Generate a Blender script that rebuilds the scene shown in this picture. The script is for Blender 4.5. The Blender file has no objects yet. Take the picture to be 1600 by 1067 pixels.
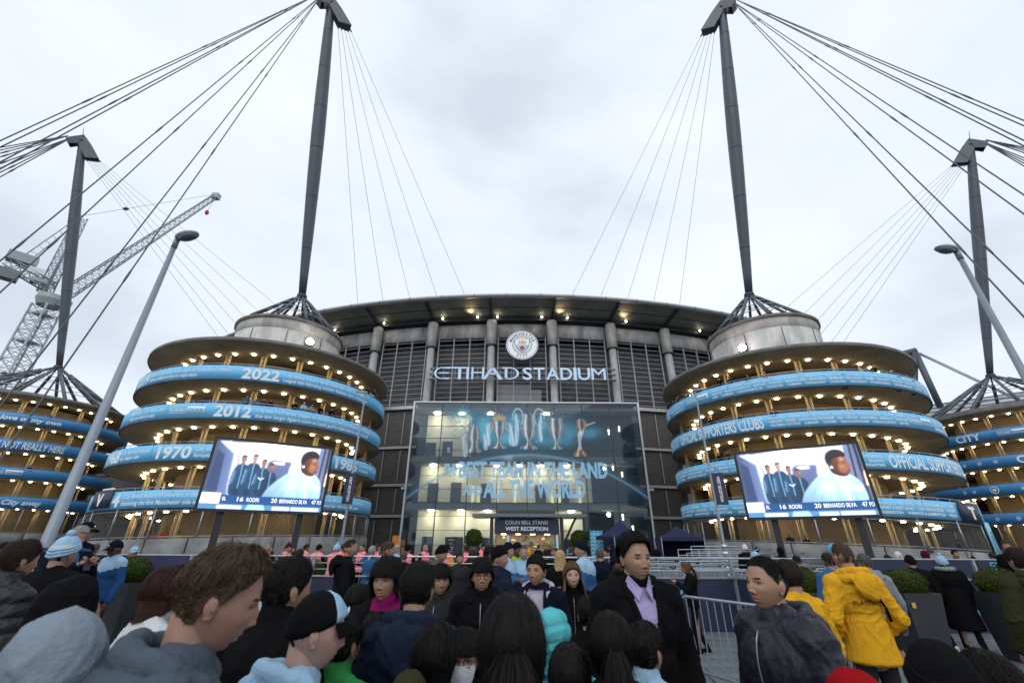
import bpy, math, random
import numpy as np
from mathutils import Vector, Matrix, noise
random.seed(7); np.random.seed(7)
sc = bpy.context.scene
C = sc.collection
R_ = math.radians
# ------------------------------------------------------------ camera
cam = bpy.data.cameras.new('camera'); camo = bpy.data.objects.new('camera', cam); C.objects.link(camo); sc.camera = camo
cam.sensor_width = 36; cam.lens = 36*663/1600; cam.clip_start = .05; cam.clip_end = 3000; cam.dof.use_dof = True; cam.dof.focus_distance = 6.5; cam.dof.aperture_fstop = 2.6
EYE = 1.78
camo.matrix_world = Matrix.Translation((0, 0, EYE)) @ Matrix.Rotation(R_(90+25.5), 4, 'X') @ Matrix.Rotation(R_(.33), 4, 'Z')
# ------------------------------------------------------------ sky (overcast dusk) and sun
w = bpy.data.worlds.new('World'); sc.world = w; w.use_nodes = True
N = w.node_tree.nodes; L = w.node_tree.links; N.clear()
out = N.new('ShaderNodeOutputWorld'); bg = N.new('ShaderNodeBackground'); L.new(bg.outputs[0], out.inputs[0])
sky = N.new('ShaderNodeTexSky'); sky.sky_type = 'NISHITA'; sky.sun_disc = False; sky.sun_elevation = R_(42); sky.sun_rotation = R_(188)
tc = N.new('ShaderNodeTexCoord'); mp = N.new('ShaderNodeMapping'); mp.inputs['Scale'].default_value = (1, 1, 2.2)
L.new(tc.outputs['Generated'], mp.inputs[0])
n1 = N.new('ShaderNodeTexNoise'); n1.inputs['Scale'].default_value = 1.15; n1.inputs['Detail'].default_value = 5; n1.inputs['Roughness'].default_value = .52; n1.inputs['Distortion'].default_value = .25
L.new(mp.outputs[0], n1.inputs['Vector'])
cr = N.new('ShaderNodeValToRGB'); e = cr.color_ramp.elements
e[0].position = .33; e[0].color = (6.0, 6.6, 7.5, 1); e[1].position = .62; e[1].color = (8.7, 9.1, 9.6, 1)
m = cr.color_ramp.elements.new(.46); m.color = (7.5, 8.1, 8.9, 1)
L.new(n1.outputs['Fac'], cr.inputs[0])
mx = N.new('ShaderNodeMix'); mx.data_type = 'RGBA'; mx.inputs[0].default_value = .93
L.new(sky.outputs[0], mx.inputs[6]); L.new(cr.outputs[0], mx.inputs[7]); L.new(mx.outputs[2], bg.inputs[0])
bg.inputs[1].default_value = .098
sun = bpy.data.lights.new('sun', 'SUN'); sun.energy = .95; sun.angle = R_(60); sun.color = (1, .96, .9)
suno = bpy.data.objects.new('sun', sun); C.objects.link(suno); suno.rotation_euler = (R_(48), 0, R_(-8))
sc.view_settings.view_transform = 'Standard'; sc.view_settings.look = 'None'; sc.view_settings.gamma = 1
sc.view_settings.exposure = .30; sc.view_settings.use_curve_mapping = False
sc.cycles.use_denoising = True; sc.cycles.max_bounces = 6; sc.cycles.diffuse_bounces = 3; sc.cycles.glossy_bounces = 3
sc.cycles.transparent_max_bounces = 12; sc.cycles.sample_clamp_indirect = 4; sc.cycles.caustics_reflective = False; sc.cycles.caustics_refractive = False

# ------------------------------------------------------------ materials
MT = {}
def mat(name, col, rough=.7, metal=0, var=.12, scale=4, bump=0, bscale=30, emit=None, estr=1, spec=.5, stretch=None, sheen=0, coord='Object', coat=0):
    if name in MT: return MT[name]
    m = bpy.data.materials.new(name); m.use_nodes = True; nt = m.node_tree; p = nt.nodes['Principled BSDF']
    p.inputs['Roughness'].default_value = rough; p.inputs['Metallic'].default_value = metal
    p.inputs['Specular IOR Level'].default_value = spec
    if coat: p.inputs['Coat Weight'].default_value = coat
    if sheen: p.inputs['Sheen Weight'].default_value = sheen
    c = (col[0], col[1], col[2], 1)
    t = nt.nodes.new('ShaderNodeTexCoord'); mpn = nt.nodes.new('ShaderNodeMapping'); nt.links.new(t.outputs[coord], mpn.inputs[0])
    if stretch: mpn.inputs['Scale'].default_value = stretch
    if var:
        n = nt.nodes.new('ShaderNodeTexNoise'); n.inputs['Scale'].default_value = scale; n.inputs['Detail'].default_value = 6; n.inputs['Roughness'].default_value = .65
        nt.links.new(mpn.outputs[0], n.inputs['Vector'])
        r = nt.nodes.new('ShaderNodeMapRange'); r.inputs[1].default_value = .3; r.inputs[2].default_value = .7; r.inputs[3].default_value = 1-var*1.6; r.inputs[4].default_value = 1+var
        nt.links.new(n.outputs['Fac'], r.inputs[0])
        h = nt.nodes.new('ShaderNodeHueSaturation'); h.inputs['Color'].default_value = c; nt.links.new(r.outputs[0], h.inputs['Value'])
        nt.links.new(h.outputs[0], p.inputs['Base Color'])
    else: p.inputs['Base Color'].default_value = c
    if bump:
        n2 = nt.nodes.new('ShaderNodeTexNoise'); n2.inputs['Scale'].default_value = bscale; n2.inputs['Detail'].default_value = 4
        nt.links.new(mpn.outputs[0], n2.inputs['Vector'])
        b = nt.nodes.new('ShaderNodeBump'); b.inputs['Strength'].default_value = bump; b.inputs['Distance'].default_value = .02
        nt.links.new(n2.outputs['Fac'], b.inputs['Height']); nt.links.new(b.outputs[0], p.inputs['Normal'])
    if emit:
        p.inputs['Emission Color'].default_value = (*emit, 1); p.inputs['Emission Strength'].default_value = estr
    MT[name] = m; return m
def glass_mat(name, tint, rough=.03):
    m = bpy.data.materials.new(name); m.use_nodes = True; nt = m.node_tree; nt.nodes.clear()
    o = nt.nodes.new('ShaderNodeOutputMaterial'); a = nt.nodes.new('ShaderNodeMixShader'); f = nt.nodes.new('ShaderNodeFresnel'); f.inputs[0].default_value = 1.5
    t = nt.nodes.new('ShaderNodeBsdfTransparent'); t.inputs[0].default_value = (*tint, 1); g = nt.nodes.new('ShaderNodeBsdfGlossy'); g.inputs['Roughness'].default_value = rough
    g.inputs['Color'].default_value = (.75, .8, .85, 1)
    nt.links.new(f.outputs[0], a.inputs[0]); nt.links.new(t.outputs[0], a.inputs[1]); nt.links.new(g.outputs[0], a.inputs[2]); nt.links.new(a.outputs[0], o.inputs[0])
    MT[name] = m; return m

# ------------------------------------------------------------ mesh builder
class MB:
    def __init__(s): s.v = []; s.f = []; s.m = []; s.sm = []; s.n = 0
    def add(s, v, f, mi=0, smooth=False):
        v = np.asarray(v, float).reshape(-1, 3); s.v.append(v); k = s.n
        s.f += [tuple(i+k for i in q) for q in f]; s.m += [mi]*len(f); s.sm += [smooth]*len(f); s.n += len(v); return s
    def box(s, c, d, rz=0, mi=0, rot=None):
        x, y, z = [q/2 for q in d]
        v = np.array([(-x,-y,-z),(x,-y,-z),(x,y,-z),(-x,y,-z),(-x,-y,z),(x,-y,z),(x,y,z),(-x,y,z)])
        if rz: cz, sz = math.cos(rz), math.sin(rz); v = v @ np.array([(cz,sz,0),(-sz,cz,0),(0,0,1)])
        if rot is not None: v = v @ np.array(rot).T
        return s.add(v+np.array(c), [(0,3,2,1),(4,5,6,7),(0,1,5,4),(1,2,6,5),(2,3,7,6),(3,0,4,7)], mi)
    def tube(s, p0, p1, r0, r1=None, n=10, mi=0, cap=True, smooth=True):
        r1 = r0 if r1 is None else r1
        p0 = np.array(p0, float); p1 = np.array(p1, float); d = p1-p0; d /= np.linalg.norm(d)+1e-12
        a = np.cross(d, (0,0,1)); 
        if np.linalg.norm(a) < 1e-3: a = np.cross(d, (1,0,0))
        a /= np.linalg.norm(a); b = np.cross(d, a); t = np.arange(n)*2*math.pi/n
        ring = np.cos(t)[:,None]*a+np.sin(t)[:,None]*b
        s.add(np.vstack([p0+ring*r0, p1+ring*r1]), [(i,(i+1)%n,n+(i+1)%n,n+i)[::-1] for i in range(n)], mi, smooth)
        if cap:
            k = s.n-2*n; s.f += [tuple(k+i for i in range(n)), tuple(k+n+i for i in range(n))[::-1]]; s.m += [mi]*2; s.sm += [False]*2
        return s
    def path(s, pts, r, n=8, mi=0):
        pts = [np.array(p, float) for p in pts]
        rr = r if hasattr(r, '__len__') else [r]*len(pts)
        rings = []; 
        for i, p in enumerate(pts):
            d = (pts[min(i+1, len(pts)-1)]-pts[max(i-1, 0)]); d /= np.linalg.norm(d)
            up = np.array((0,0,1.)) if abs(d[2]) < .95 else np.array((1.,0,0))
            a = np.cross(d, up); a /= np.linalg.norm(a); b = np.cross(d, a); t = np.arange(n)*2*math.pi/n
            rings.append(p+(np.cos(t)[:,None]*a+np.sin(t)[:,None]*b)*rr[i])
        m_ = len(pts); f = [(i*n+j, i*n+(j+1)%n, (i+1)*n+(j+1)%n, (i+1)*n+j)[::-1] for i in range(m_-1) for j in range(n)]
        f += [tuple(range(n)), tuple((m_-1)*n+j for j in range(n))[::-1]]
        return s.add(np.vstack(rings), f, mi, True)
    def lathe(s, prof, c=(0,0,0), n=32, a0=0, a1=2*math.pi, mi=0, smooth=True, tilt=0, close=False):
        # angle a: 0 faces -Y, grows towards +X ; prof list of (r,z)
        full = abs(a1-a0-2*math.pi) < 1e-6; k = n if full else n+1; a = a0+(a1-a0)*np.arange(k)/n
        v = np.array([[(c[0]+r*math.sin(q), c[1]-r*math.cos(q), c[2]+z+tilt*math.sin(q)) for (r, z) in prof] for q in a]).reshape(-1, 3); p = len(prof)
        f = []
        for i in range(n):
            j = (i+1) % k
            for q in range(p if close else p-1):
                q2 = (q+1) % p; f.append((i*p+q, i*p+q2, j*p+q2, j*p+q)[::-1])
        s.add(v, f, mi, smooth)
        if close and not full: s.f += [tuple(s.n-k*p+q for q in range(p)), tuple(s.n-p+q for q in range(p))[::-1]]; s.m += [mi]*2; s.sm += [False]*2
        return s
    def ball(s, c, r, n=12, m_=8, mi=0):
        r = (r, r, r) if not hasattr(r, '__len__') else r
        v = [(0,0,-1)]; f = []
        for i in range(1, m_):
            p = math.pi*i/m_-math.pi/2
            for j in range(n): a = 2*math.pi*j/n; v.append((math.cos(p)*math.cos(a), math.cos(p)*math.sin(a), math.sin(p)))
        v.append((0,0,1)); T = len(v)-1
        for j in range(n):
            f.append((0, 1+(j+1)%n, 1+j)); f.append((T, T-n+j, T-n+(j+1)%n))
            for i in range(m_-2): b = 1+i*n; f.append((b+j, b+(j+1)%n, b+n+(j+1)%n, b+n+j))
        return s.add(np.array(v)*np.array(r)+np.array(c), f, mi, True)
    def poly(s, pts, h, mi=0, axis='y', at=0):
        # flat outline pts (x,z) extruded along y from at to at+h
        n = len(pts); v = [(x, at, z) for x, z in pts]+[(x, at+h, z) for x, z in pts]
        area = sum(pts[i][0]*pts[(i+1)%n][1]-pts[(i+1)%n][0]*pts[i][1] for i in range(n))
        f = [tuple(range(n)), tuple(range(2*n-1, n-1, -1))]+[(i, n+i, n+(i+1)%n, (i+1)%n) for i in range(n)]
        if area < 0: f = [q[::-1] for q in f]
        return s.add(v, f, mi)
    def xf(s, M):
        s.v = [(np.c_[v, np.ones(len(v))] @ np.array(M).T)[:, :3] for v in s.v]; return s
    def mesh(s, name, mats):
        me = bpy.data.meshes.new(name); V = np.vstack(s.v)
        me.from_pydata(V.tolist(), [], s.f); 
        for q in (mats if isinstance(mats, (list, tuple)) else [mats]): me.materials.append(q)
        me.polygons.foreach_set('material_index', s.m); me.polygons.foreach_set('use_smooth', s.sm); me.update(); return me
    def build(s, name, mats, parent=None, loc=None, rz=0, label=None):
        return inst(name, s.mesh(name, mats), parent, loc, rz, label)
def inst(name, me, parent=None, loc=None, rz=0, label=None):
    o = bpy.data.objects.new(name, me); C.objects.link(o)
    if parent is not None: o.parent = parent
    if loc is not None: o.location = loc
    if rz: o.rotation_euler = (0, 0, rz)
    if label: o['label'] = label
    return o
def tag(o, label, cat, group=None):
    o['label'] = label; o['category'] = cat
    if group: o['group'] = group
    return o
def thing(name, label, cat, loc=(0,0,0), rz=0, group=None):
    o = bpy.data.objects.new(name, None); C.objects.link(o); o.location = loc; o.rotation_euler = (0,0,rz); o.empty_display_size = .2
    return tag(o, label, cat, group)
def struct(o): o['kind'] = 'structure'; return o
def stuff(o): o['kind'] = 'stuff'; return o
KIDS = {}
def copy_tree(o, parent=None):
    c = o.copy(); C.objects.link(c)
    if parent is not None: c.parent = parent
    for ch in o.children: copy_tree(ch, c)
    return c

# text: arrays normalised to start at x=0, baseline z=0; fitted to width/height when given
def text_arr(body, height=1, width=None, bold=0, shear=0, depth=.02, align='L', res=3):
    cu = bpy.data.curves.new('t', 'FONT'); cu.body = body; cu.size = 1; cu.offset = bold; cu.shear = shear; cu.resolution_u = res; cu.extrude = .01
    o = bpy.data.objects.new('t', cu); TS.collection.objects.link(o); TS.view_layers[0].update()
    me = o.to_mesh(); n = len(me.vertices); v = np.empty(n*3); me.vertices.foreach_get('co', v); v = v.reshape(-1, 3)
    f = [tuple(p.vertices) for p in me.polygons]; o.to_mesh_clear(); bpy.data.objects.remove(o); bpy.data.curves.remove(cu)
    x0, x1 = v[:,0].min(), v[:,0].max(); caps = .69 if any(c.isalnum() for c in body) else 1
    s = height/caps; sx = s if width is None else width/(x1-x0)
    V = np.c_[(v[:,0]-x0)*sx, np.where(v[:,2] > 0, 0, depth), v[:,1]*s]
    if align == 'C': V[:,0] -= V[:,0].max()/2
    return V, f, V[:,0].max()-V[:,0].min()
TS = bpy.data.scenes.new('scratch')
# ------------------------------------------------------------ flat print as per-vertex colour on a fine grid
class Raster:
    def __init__(s, w, h, bg=(0,0,0,0)): s.w, s.h = w, h; s.a = np.zeros((h,w,4)); s.a[:] = bg; s.U, s.V = np.meshgrid((np.arange(w)+.5)/w, (np.arange(h)+.5)/h)
    def blur(s, A, k):
        if k <= 0: return A
        r = int(k*2.5)+1; g = np.exp(-.5*(np.arange(-r,r+1)/k)**2); g /= g.sum(); P = np.pad(A, r, mode='edge')
        P = sum(g[i]*P[:, i:i+A.shape[1]] for i in range(2*r+1)); return sum(g[i]*P[i:i+A.shape[0]] for i in range(2*r+1))
    def mask(s, poly, soft=.6):
        x = np.array([p[0] for p in poly]); y = np.array([p[1] for p in poly]); ins = np.zeros(s.U.shape, bool); j = len(x)-1
        for i in range(len(x)):
            c = ((y[i] > s.V) != (y[j] > s.V)) & (s.U < (x[j]-x[i])*(s.V-y[i])/((y[j]-y[i]) if y[j] != y[i] else 1e-9)+x[i]); ins ^= c; j = i
        return s.blur(ins.astype(float), soft)
    def over(s, m, col, alpha=1):
        c = np.array(col, float); m = (m*alpha)[..., None]
        if c.ndim == 1: c = c[None,None,:]
        s.a[..., :3] = s.a[..., :3]*(1-m)+c[..., :3]*m; s.a[..., 3:] = s.a[..., 3:]*(1-m)+m; return s
    def poly(s, p, col, alpha=1, soft=.6, grad=None):
        m = s.mask(p, soft); c = np.array(col, float)
        if grad is not None:   # (du, dv, strength): shading of the printed picture itself
            c = np.clip(c[None,None]*(1+grad[2]*((s.U-np.mean([q[0] for q in p]))*grad[0]+(s.V-np.mean([q[1] for q in p]))*grad[1]))[...,None], 0, 4)
        return s.over(m, c, alpha)
    def glow(s, u, v, ru, rv, col, alpha=1, pw=1): return s.over(np.exp(-(((s.U-u)/ru)**2+((s.V-v)/rv)**2)**pw), col, alpha)
    def line(s, u0, v0, u1, v1, w, col, alpha=1, soft=.6):
        d = np.array((u1-u0, v1-v0)); n = np.array((-d[1], d[0]))/np.linalg.norm(d)*w/2; return s.poly([(u0+n[0],v0+n[1]),(u1+n[0],v1+n[1]),(u1-n[0],v1-n[1]),(u0-n[0],v0-n[1])], col, alpha, soft)
def fbm(w, h, sx, sy, seed, octv=5):
    rs = np.random.RandomState(seed); U, V = np.meshgrid(np.linspace(0,1,w), np.linspace(0,1,h)); A = np.zeros((h,w)); amp = 1
    for o in range(octv):
        gx, gy = int(sx*2**o)+2, int(sy*2**o)+2; G = rs.rand(gy+1, gx+1); x = U*(gx-1); y = V*(gy-1); i = np.minimum(x.astype(int), gx-1); j = np.minimum(y.astype(int), gy-1); fx_, fy_ = x-i, y-j; fx_ = fx_*fx_*(3-2*fx_); fy_ = fy_*fy_*(3-2*fy_)
        A += amp*((G[j,i]*(1-fx_)+G[j,i+1]*fx_)*(1-fy_)+(G[j+1,i]*(1-fx_)+G[j+1,i+1]*fx_)*fy_); amp *= .55
    A -= A.min(); return A/A.max()
def raster_mesh(name, R, x0, z0, W_, H_, y, m_):
    w, h = R.w, R.h; X, Z = np.meshgrid(x0+W_*np.arange(w+1)/w, z0+H_*np.arange(h+1)/h); V = np.stack([X, np.full_like(X, y), Z], -1).reshape(-1,3)
    i = (np.arange(h)[:,None]*(w+1)+np.arange(w)[None]).ravel(); q = np.stack([i, i+1, i+w+2, i+w+1], 1)
    me = bpy.data.meshes.new(name); me.vertices.add(len(V)); me.vertices.foreach_set('co', V.astype(np.float32).ravel()); me.loops.add(q.size); me.loops.foreach_set('vertex_index', q.astype(np.int32).ravel())
    me.polygons.add(len(q)); me.polygons.foreach_set('loop_start', (np.arange(len(q))*4).astype(np.int32)); me.materials.append(m_); me.update(calc_edges=True)
    P = np.pad(R.a, ((0,1),(0,1),(0,0)), mode='edge'); P = P.reshape(-1,4); at = me.color_attributes.new('print','FLOAT_COLOR','POINT'); at.data.foreach_set('color', P.astype(np.float32).ravel()); return me
def print_mat(name, emit=0, alpha=False, rough=.5):
    m = bpy.data.materials.new(name); m.use_nodes = True; nt = m.node_tree; p = nt.nodes['Principled BSDF']; a = nt.nodes.new('ShaderNodeAttribute'); a.attribute_name = 'print'; p.inputs['Roughness'].default_value = rough
    if emit: p.inputs['Base Color'].default_value = (.01,.01,.01,1); nt.links.new(a.outputs['Color'], p.inputs['Emission Color']); p.inputs['Emission Strength'].default_value = emit
    else: nt.links.new(a.outputs['Color'], p.inputs['Base Color'])
    if alpha: nt.links.new(a.outputs['Alpha'], p.inputs['Alpha'])
    MT[name] = m; return m
def spoly(p, it=2):
    for _ in range(it):
        q = []
        for i in range(len(p)):
            a, b = np.array(p[i]), np.array(p[(i+1)%len(p)]); q += [tuple(a*.75+b*.25), tuple(a*.25+b*.75)]
        p = q
    return p
# ============================================================ materials for the place
conc = mat('concrete', (.20,.205,.205), .85, var=.32, scale=.5, bump=.25, bscale=9)
conc2 = mat('stained_concrete', (.46,.46,.45), .85, var=.38, scale=.55, bump=.2, bscale=6, stretch=(1,1,.35))
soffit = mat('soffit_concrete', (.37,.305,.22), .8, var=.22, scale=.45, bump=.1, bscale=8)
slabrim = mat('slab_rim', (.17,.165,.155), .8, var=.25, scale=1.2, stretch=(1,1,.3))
cream = mat('cream_paint', (.62,.50,.30), .55, var=.06, scale=2)
creamw = mat('cream_wall', (.36,.27,.15), .75, var=.15, scale=.6)
blue = mat('sky_blue_vinyl', (.16,.54,.88), .5, var=.05, scale=.8)
bluedk = mat('dark_blue_trim', (.02,.05,.12), .5, var=.1)
white = mat('white_print', (.74,.84,.90), .6, var=.03)
steel = mat('mast_grey_paint', (.062,.075,.098), .45, var=.16, scale=.5, metal=.0, stretch=(1,1,.2))
steeldk = mat('dark_steel', (.035,.042,.055), .5, var=.1, metal=.2)
cablem = mat('stay_cable_steel', (.07,.075,.09), .5, var=.05)
galv = mat('galvanised_steel', (.33,.37,.42), .4, metal=.55, var=.2, scale=8)
rail_m = mat('rail_steel', (.45,.48,.52), .3, metal=.8, var=.1)
roofm = mat('roof_soffit', (.20,.215,.19), .6, var=.18, scale=.6)
roofedge = mat('roof_edge_metal', (.42,.45,.48), .45, var=.1, scale=.8)
louv = mat('louvre_metal', (.38,.39,.405), .5, var=.1)
darkin = mat('dark_interior', (.018,.02,.024), .6, var=.3, scale=.5)
brick_m = mat('dark_cladding', (.078,.073,.070), .7, var=.3, scale=1.5, bump=.3, bscale=40, stretch=(1,1,6))
fin_m = mat('pale_fin', (.42,.42,.42), .5, var=.08)
navy = mat('navy_vinyl', (.012,.018,.055), .5, var=.15, scale=1)
navyfab = mat('navy_fabric', (.010,.014,.06), .8, var=.2, scale=2, bump=.3, bscale=4)
black = mat('black_metal', (.012,.013,.016), .5, var=.1)
lampm = mat('lamp_lens', (1,.9,.7), .5, var=0, emit=(1,.80,.48), estr=17)
signblue = mat('letter_face', (.50,.68,.88), .4, var=.03, emit=(.45,.66,.95), estr=.10)
signside = mat('letter_side', (.01,.03,.16), .4, var=0)
glassm = glass_mat('tinted_glass', (.80,.87,.92))
mull = mat('mullion', (.03,.037,.045), .4, metal=.3, var=.1)
frame_w = mat('pale_frame', (.5,.54,.58), .4, metal=.3, var=.05)

# ============================================================ ground
def ground_mat():
    m = mat('plaza_asphalt', (.105,.125,.14), .62, var=.22, scale=.5, bump=.35, bscale=60); nt = m.node_tree; return m
gm = ground_mat()
def sheet(name, x0, y0, x1, y1, z, m, label=None, n=1):
    b = MB(); 
    b.add([(x0,y0,z),(x1,y0,z),(x1,y1,z),(x0,y1,z)], [(0,1,2,3)]); o = b.build(name, m); return struct(o)
sheet('ground', -900, -300, 900, 1500, -.004, mat('far_ground', (.10,.11,.11), .9, var=.2, scale=.05))
sheet('plaza_paving', -70, -12, 70, 52, 0, gm)
# paved strip of setts with recessed joints in front of the hoardings
slabm = mat('paving_slab', (.13,.15,.165), .6, var=.25, scale=3, bump=.3, bscale=50)
pave = struct(MB().box((0,0,0),(.01,.01,.002)).build('kerb_strip', slabm, loc=(0,10.75,.012)))
bm_ = MB().box((0,0,0),(.88,.40,.02)).mesh('paving_slab', slabm)
for i in range(40):
    inst('paving_slab', bm_, pave, (-18+i*.9+.01*(i%3), 0, random.uniform(-.002,.002)))
# sett paving as real joints where the barrier stands
sm_ = MB().box((0,0,0),(.19,.58,.012)).mesh('paving_stone', gm)
pst = struct(MB().box((0,0,0),(.01,.01,.002)).build('sett_paving', slabm, loc=(0,0,.002)))
for i in range(16):
    for j in range(11):
        inst('paving_stone', sm_, pst, (1.6+i*.2, 3.9+j*.6, .003+random.uniform(-.0015,.0015)))

# ============================================================ ramp towers
def bent_text(body, R, a_deg, z, height, width=None, tilt=0, bold=.02, shear=0, depth=.02, align='L', slope=0):
    V, f, wd = text_arr(body, height, width, bold, shear, depth, align)
    a = R_(a_deg)+V[:,0]/R; r = R+depth-V[:,1]   # V[:,1]==0 is the front face
    return np.c_[r*np.sin(a), -r*np.cos(a), z+V[:,2]+tilt*np.sin(a)], f, math.degrees(wd/R)
def ramp_tower(name, label, loc, levels, slabz, tilt, basez, drum=True, apex=27.1, texts=(), conr=10.2, colshift=0, group=None, rear=180):
    T = thing(name, label, 'ramp tower', loc, 0, group)
    RO = 10.6; PI2 = 2*math.pi
    # roof slab
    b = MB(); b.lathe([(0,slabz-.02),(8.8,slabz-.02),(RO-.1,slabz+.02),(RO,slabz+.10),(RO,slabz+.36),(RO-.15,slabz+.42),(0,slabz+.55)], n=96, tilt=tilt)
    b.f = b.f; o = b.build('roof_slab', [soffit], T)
    b = MB(); b.lathe([(RO+.004,slabz+.06),(RO+.05,slabz+.09),(RO+.05,slabz+.36),(RO+.004,slabz+.40)], n=96, tilt=tilt, close=True); b.build('slab_rim', slabrim, T)
    if drum:
        b = MB(); b.lathe([(5.05,slabz+.4),(5.05,20.45),(5.0,20.47),(5.0,20.52),(5.06,20.54),(5.1,21.5)], n=72, smooth=True); b.build('drum_wall', conc2, T)
        b = MB(); b.lathe([(5.12,21.45),(5.28,21.5),(5.28,21.78),(5.1,21.84),(0,21.8)], n=72); b.build('drum_cap', slabrim, T)
        for a in (-48,-12,25,62,110,160,210,255):
            q = R_(a); MB().box((5.08*math.sin(q), -5.08*math.cos(q), 18.6),(.05,.03,3.6), rz=q).build('drum_joint', black, T)
        cr0, cz = 5.1, 21.85
    else:
        cr0, cz = conr, slabz+.42
        b = MB(); b.lathe([(RO-.1,slabz+.42),(RO-.1,slabz+.75),(8.6,slabz+1.15),(8.3,slabz+.5)], n=72); b.build('roof_kerb', slabrim, T)
    nl = 12 if drum else 14
    for i in range(nl):
        q = 2*math.pi*(i+.35)/nl
        p0 = np.array((cr0*math.sin(q), -cr0*math.cos(q), cz)); p1 = np.array((.25*math.sin(q), -.25*math.cos(q), apex-.25))
        b = MB(); b.tube(p0, p0+(p1-p0)*.86, .15 if drum else .2, n=8); b.tube(p0+(p1-p0)*.85, p1, .08, .12, n=6)
        b.build('cone_strut', steel, T)
    for k in (.25,.45,.62,.77):
        r = cr0*(1-k)+.2*k; z = cz+(apex-cz)*k-.02; n = 28
        MB().path([(r*math.sin(PI2*i/n), -r*math.cos(PI2*i/n), z) for i in range(n+1)], .045, 5).build('cone_ring', galv, T)
    MB().lathe([(.1,apex-.6),(.55,apex-.35),(.5,apex+.0),(.1,apex+.1)], n=16).build('cone_cap', steeldk, T)
    # core
    MB().lathe([(5.9,0),(5.9,slabz)], n=64).build('core_wall', creamw, T)
    b = MB(); b.lathe([(9.3,0),(9.5,0),(9.5,slabz),(9.3,slabz)], n=30, a0=R_(rear-72), a1=R_(rear+72), close=True); b.build('rear_wall', soffit, T)
    lens = MB().ball((0,0,0),(.165,.165,.065),12,5).mesh('lamp_lens', lampm)
    soff = [slabz]+[z-1.12 for z in levels]
    floors = [z-1.08 for z in levels]+[0.3]
    for k, z in enumerate(levels):
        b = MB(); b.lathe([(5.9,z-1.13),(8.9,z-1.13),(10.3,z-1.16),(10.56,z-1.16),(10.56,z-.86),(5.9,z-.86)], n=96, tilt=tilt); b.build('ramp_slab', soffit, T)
        b = MB(); b.lathe([(RO-.05,z-1.17),(RO+.035,z-1.17),(RO+.035,z-1.13),(RO-.05,z-1.13)], n=96, tilt=tilt, close=True); b.build('soffit_trim', bluedk, T)
        b = MB(); b.lathe([(RO-.05,z-1.13),(RO+.03,z-1.13),(RO+.03,z-.02),(RO-.0,z),(RO-.05,z-.0)], n=128, tilt=tilt, close=True); b.build('parapet_band', blue, T)
        b = MB()
        for i in range(26):
            q = PI2*i/26+.07; b.box(((RO+.0315)*math.sin(q), -(RO+.0315)*math.cos(q), z-.57+tilt*math.sin(q)),(.022,.006,1.06), rz=q)
        stuff(b.build('band_joint', mat('joint_blue',(.05,.22,.40),.6,var=0), T))
        n = 96; pts = [((RO-.12)*math.sin(PI2*i/n), -(RO-.12)*math.cos(PI2*i/n), z+.2+tilt*math.sin(PI2*i/n)) for i in range(n+1)]
        MB().path(pts, .028, 6).build('handrail', rail_m, T)
        b = MB()
        for i in range(60):
            q = PI2*i/60; b.tube(((RO-.12)*math.sin(q), -(RO-.12)*math.cos(q), z-.1+tilt*math.sin(q)), ((RO-.12)*math.sin(q), -(RO-.12)*math.cos(q), z+.2+tilt*math.sin(q)), .015, n=5)
        stuff(b.build('handrail_post', rail_m, T))
    for k in range(len(soff)):
        zc = soff[k]; zf = floors[k]
        a = -125.4+colshift
        while a <= 128:
            q = R_(a); r = 8.1; inst('ceiling_light', lens, T, (r*math.sin(q), -r*math.cos(q), zc+tilt*math.sin(q)-.09)); a += 10.6
        if k == len(soff)-1:
            for a, r in ((-62,6.9),(-52,6.9),(58,6.9)):
                q = R_(a); inst('ceiling_light', lens, T, (r*math.sin(q), -r*math.cos(q), zc+tilt*math.sin(q)-.09))
        cm = MB(); cm.tube((-.14,0,zf),(-.14,0,zc+.05),.105,n=12); cm2 = cm.mesh('column', cream)
        for j in range(-6,7):
            q = R_(-3.5+j*21.2+colshift)
            for s in (-.13,.13):
                o = inst('column', cm2, T, ((7.7)*math.sin(q)+(s+.14)*math.cos(q), -(7.7)*math.cos(q)+(s+.14)*math.sin(q), tilt*math.sin(q)))
    # base wall, grille
    z0 = levels[-1]-1.16
    for i in range(26):
        a0 = i*PI2/26+.004; a1 = (i+1)*PI2/26-.004
        if math.cos((a0+a1)/2) < -.55: continue
        b = MB(); b.lathe([(RO-.25,0),(RO+.06,0),(RO+.06,basez),(RO-.25,basez)], n=5, a0=a0, a1=a1, tilt=0, close=True)
        v = b.v[0]; top = v[:,2] > .5; v[top,2] += -tilt*.0+tilt*1.1*v[top,0]/RO; b.build('base_panel', conc, T)
    b = MB()
    for i in range(440):
        q = PI2*i/440
        if math.cos(q) < -.4: continue
        x, y = (RO-.08)*math.sin(q), -(RO-.08)*math.cos(q); b.tube((x,y,basez+tilt*1.1*math.sin(q)-.02),(x,y,z0+tilt*math.sin(q)),.017,n=4,cap=False)
    stuff(b.build('grille_bar', mat('grille_paint',(.09,.09,.085),.6,var=.1), T))
    b = MB()
    for zz in (basez+.12, z0-.15):
        n = 90; b.path([((RO-.06)*math.sin(PI2*i/n), -(RO-.06)*math.cos(PI2*i/n), zz+tilt*math.sin(PI2*i/n)) for i in range(n+1)], .03, 5)
    stuff(b.build('grille_rail', galv, T))
    for i in range(15):
        q = R_(-112+i*16); x, y = (RO-.02)*math.sin(q), -(RO-.02)*math.cos(q); MB().tube((x,y,basez-.1),(x,y,z0+.1),.05,n=8).build('grille_post', galv, T)
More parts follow.
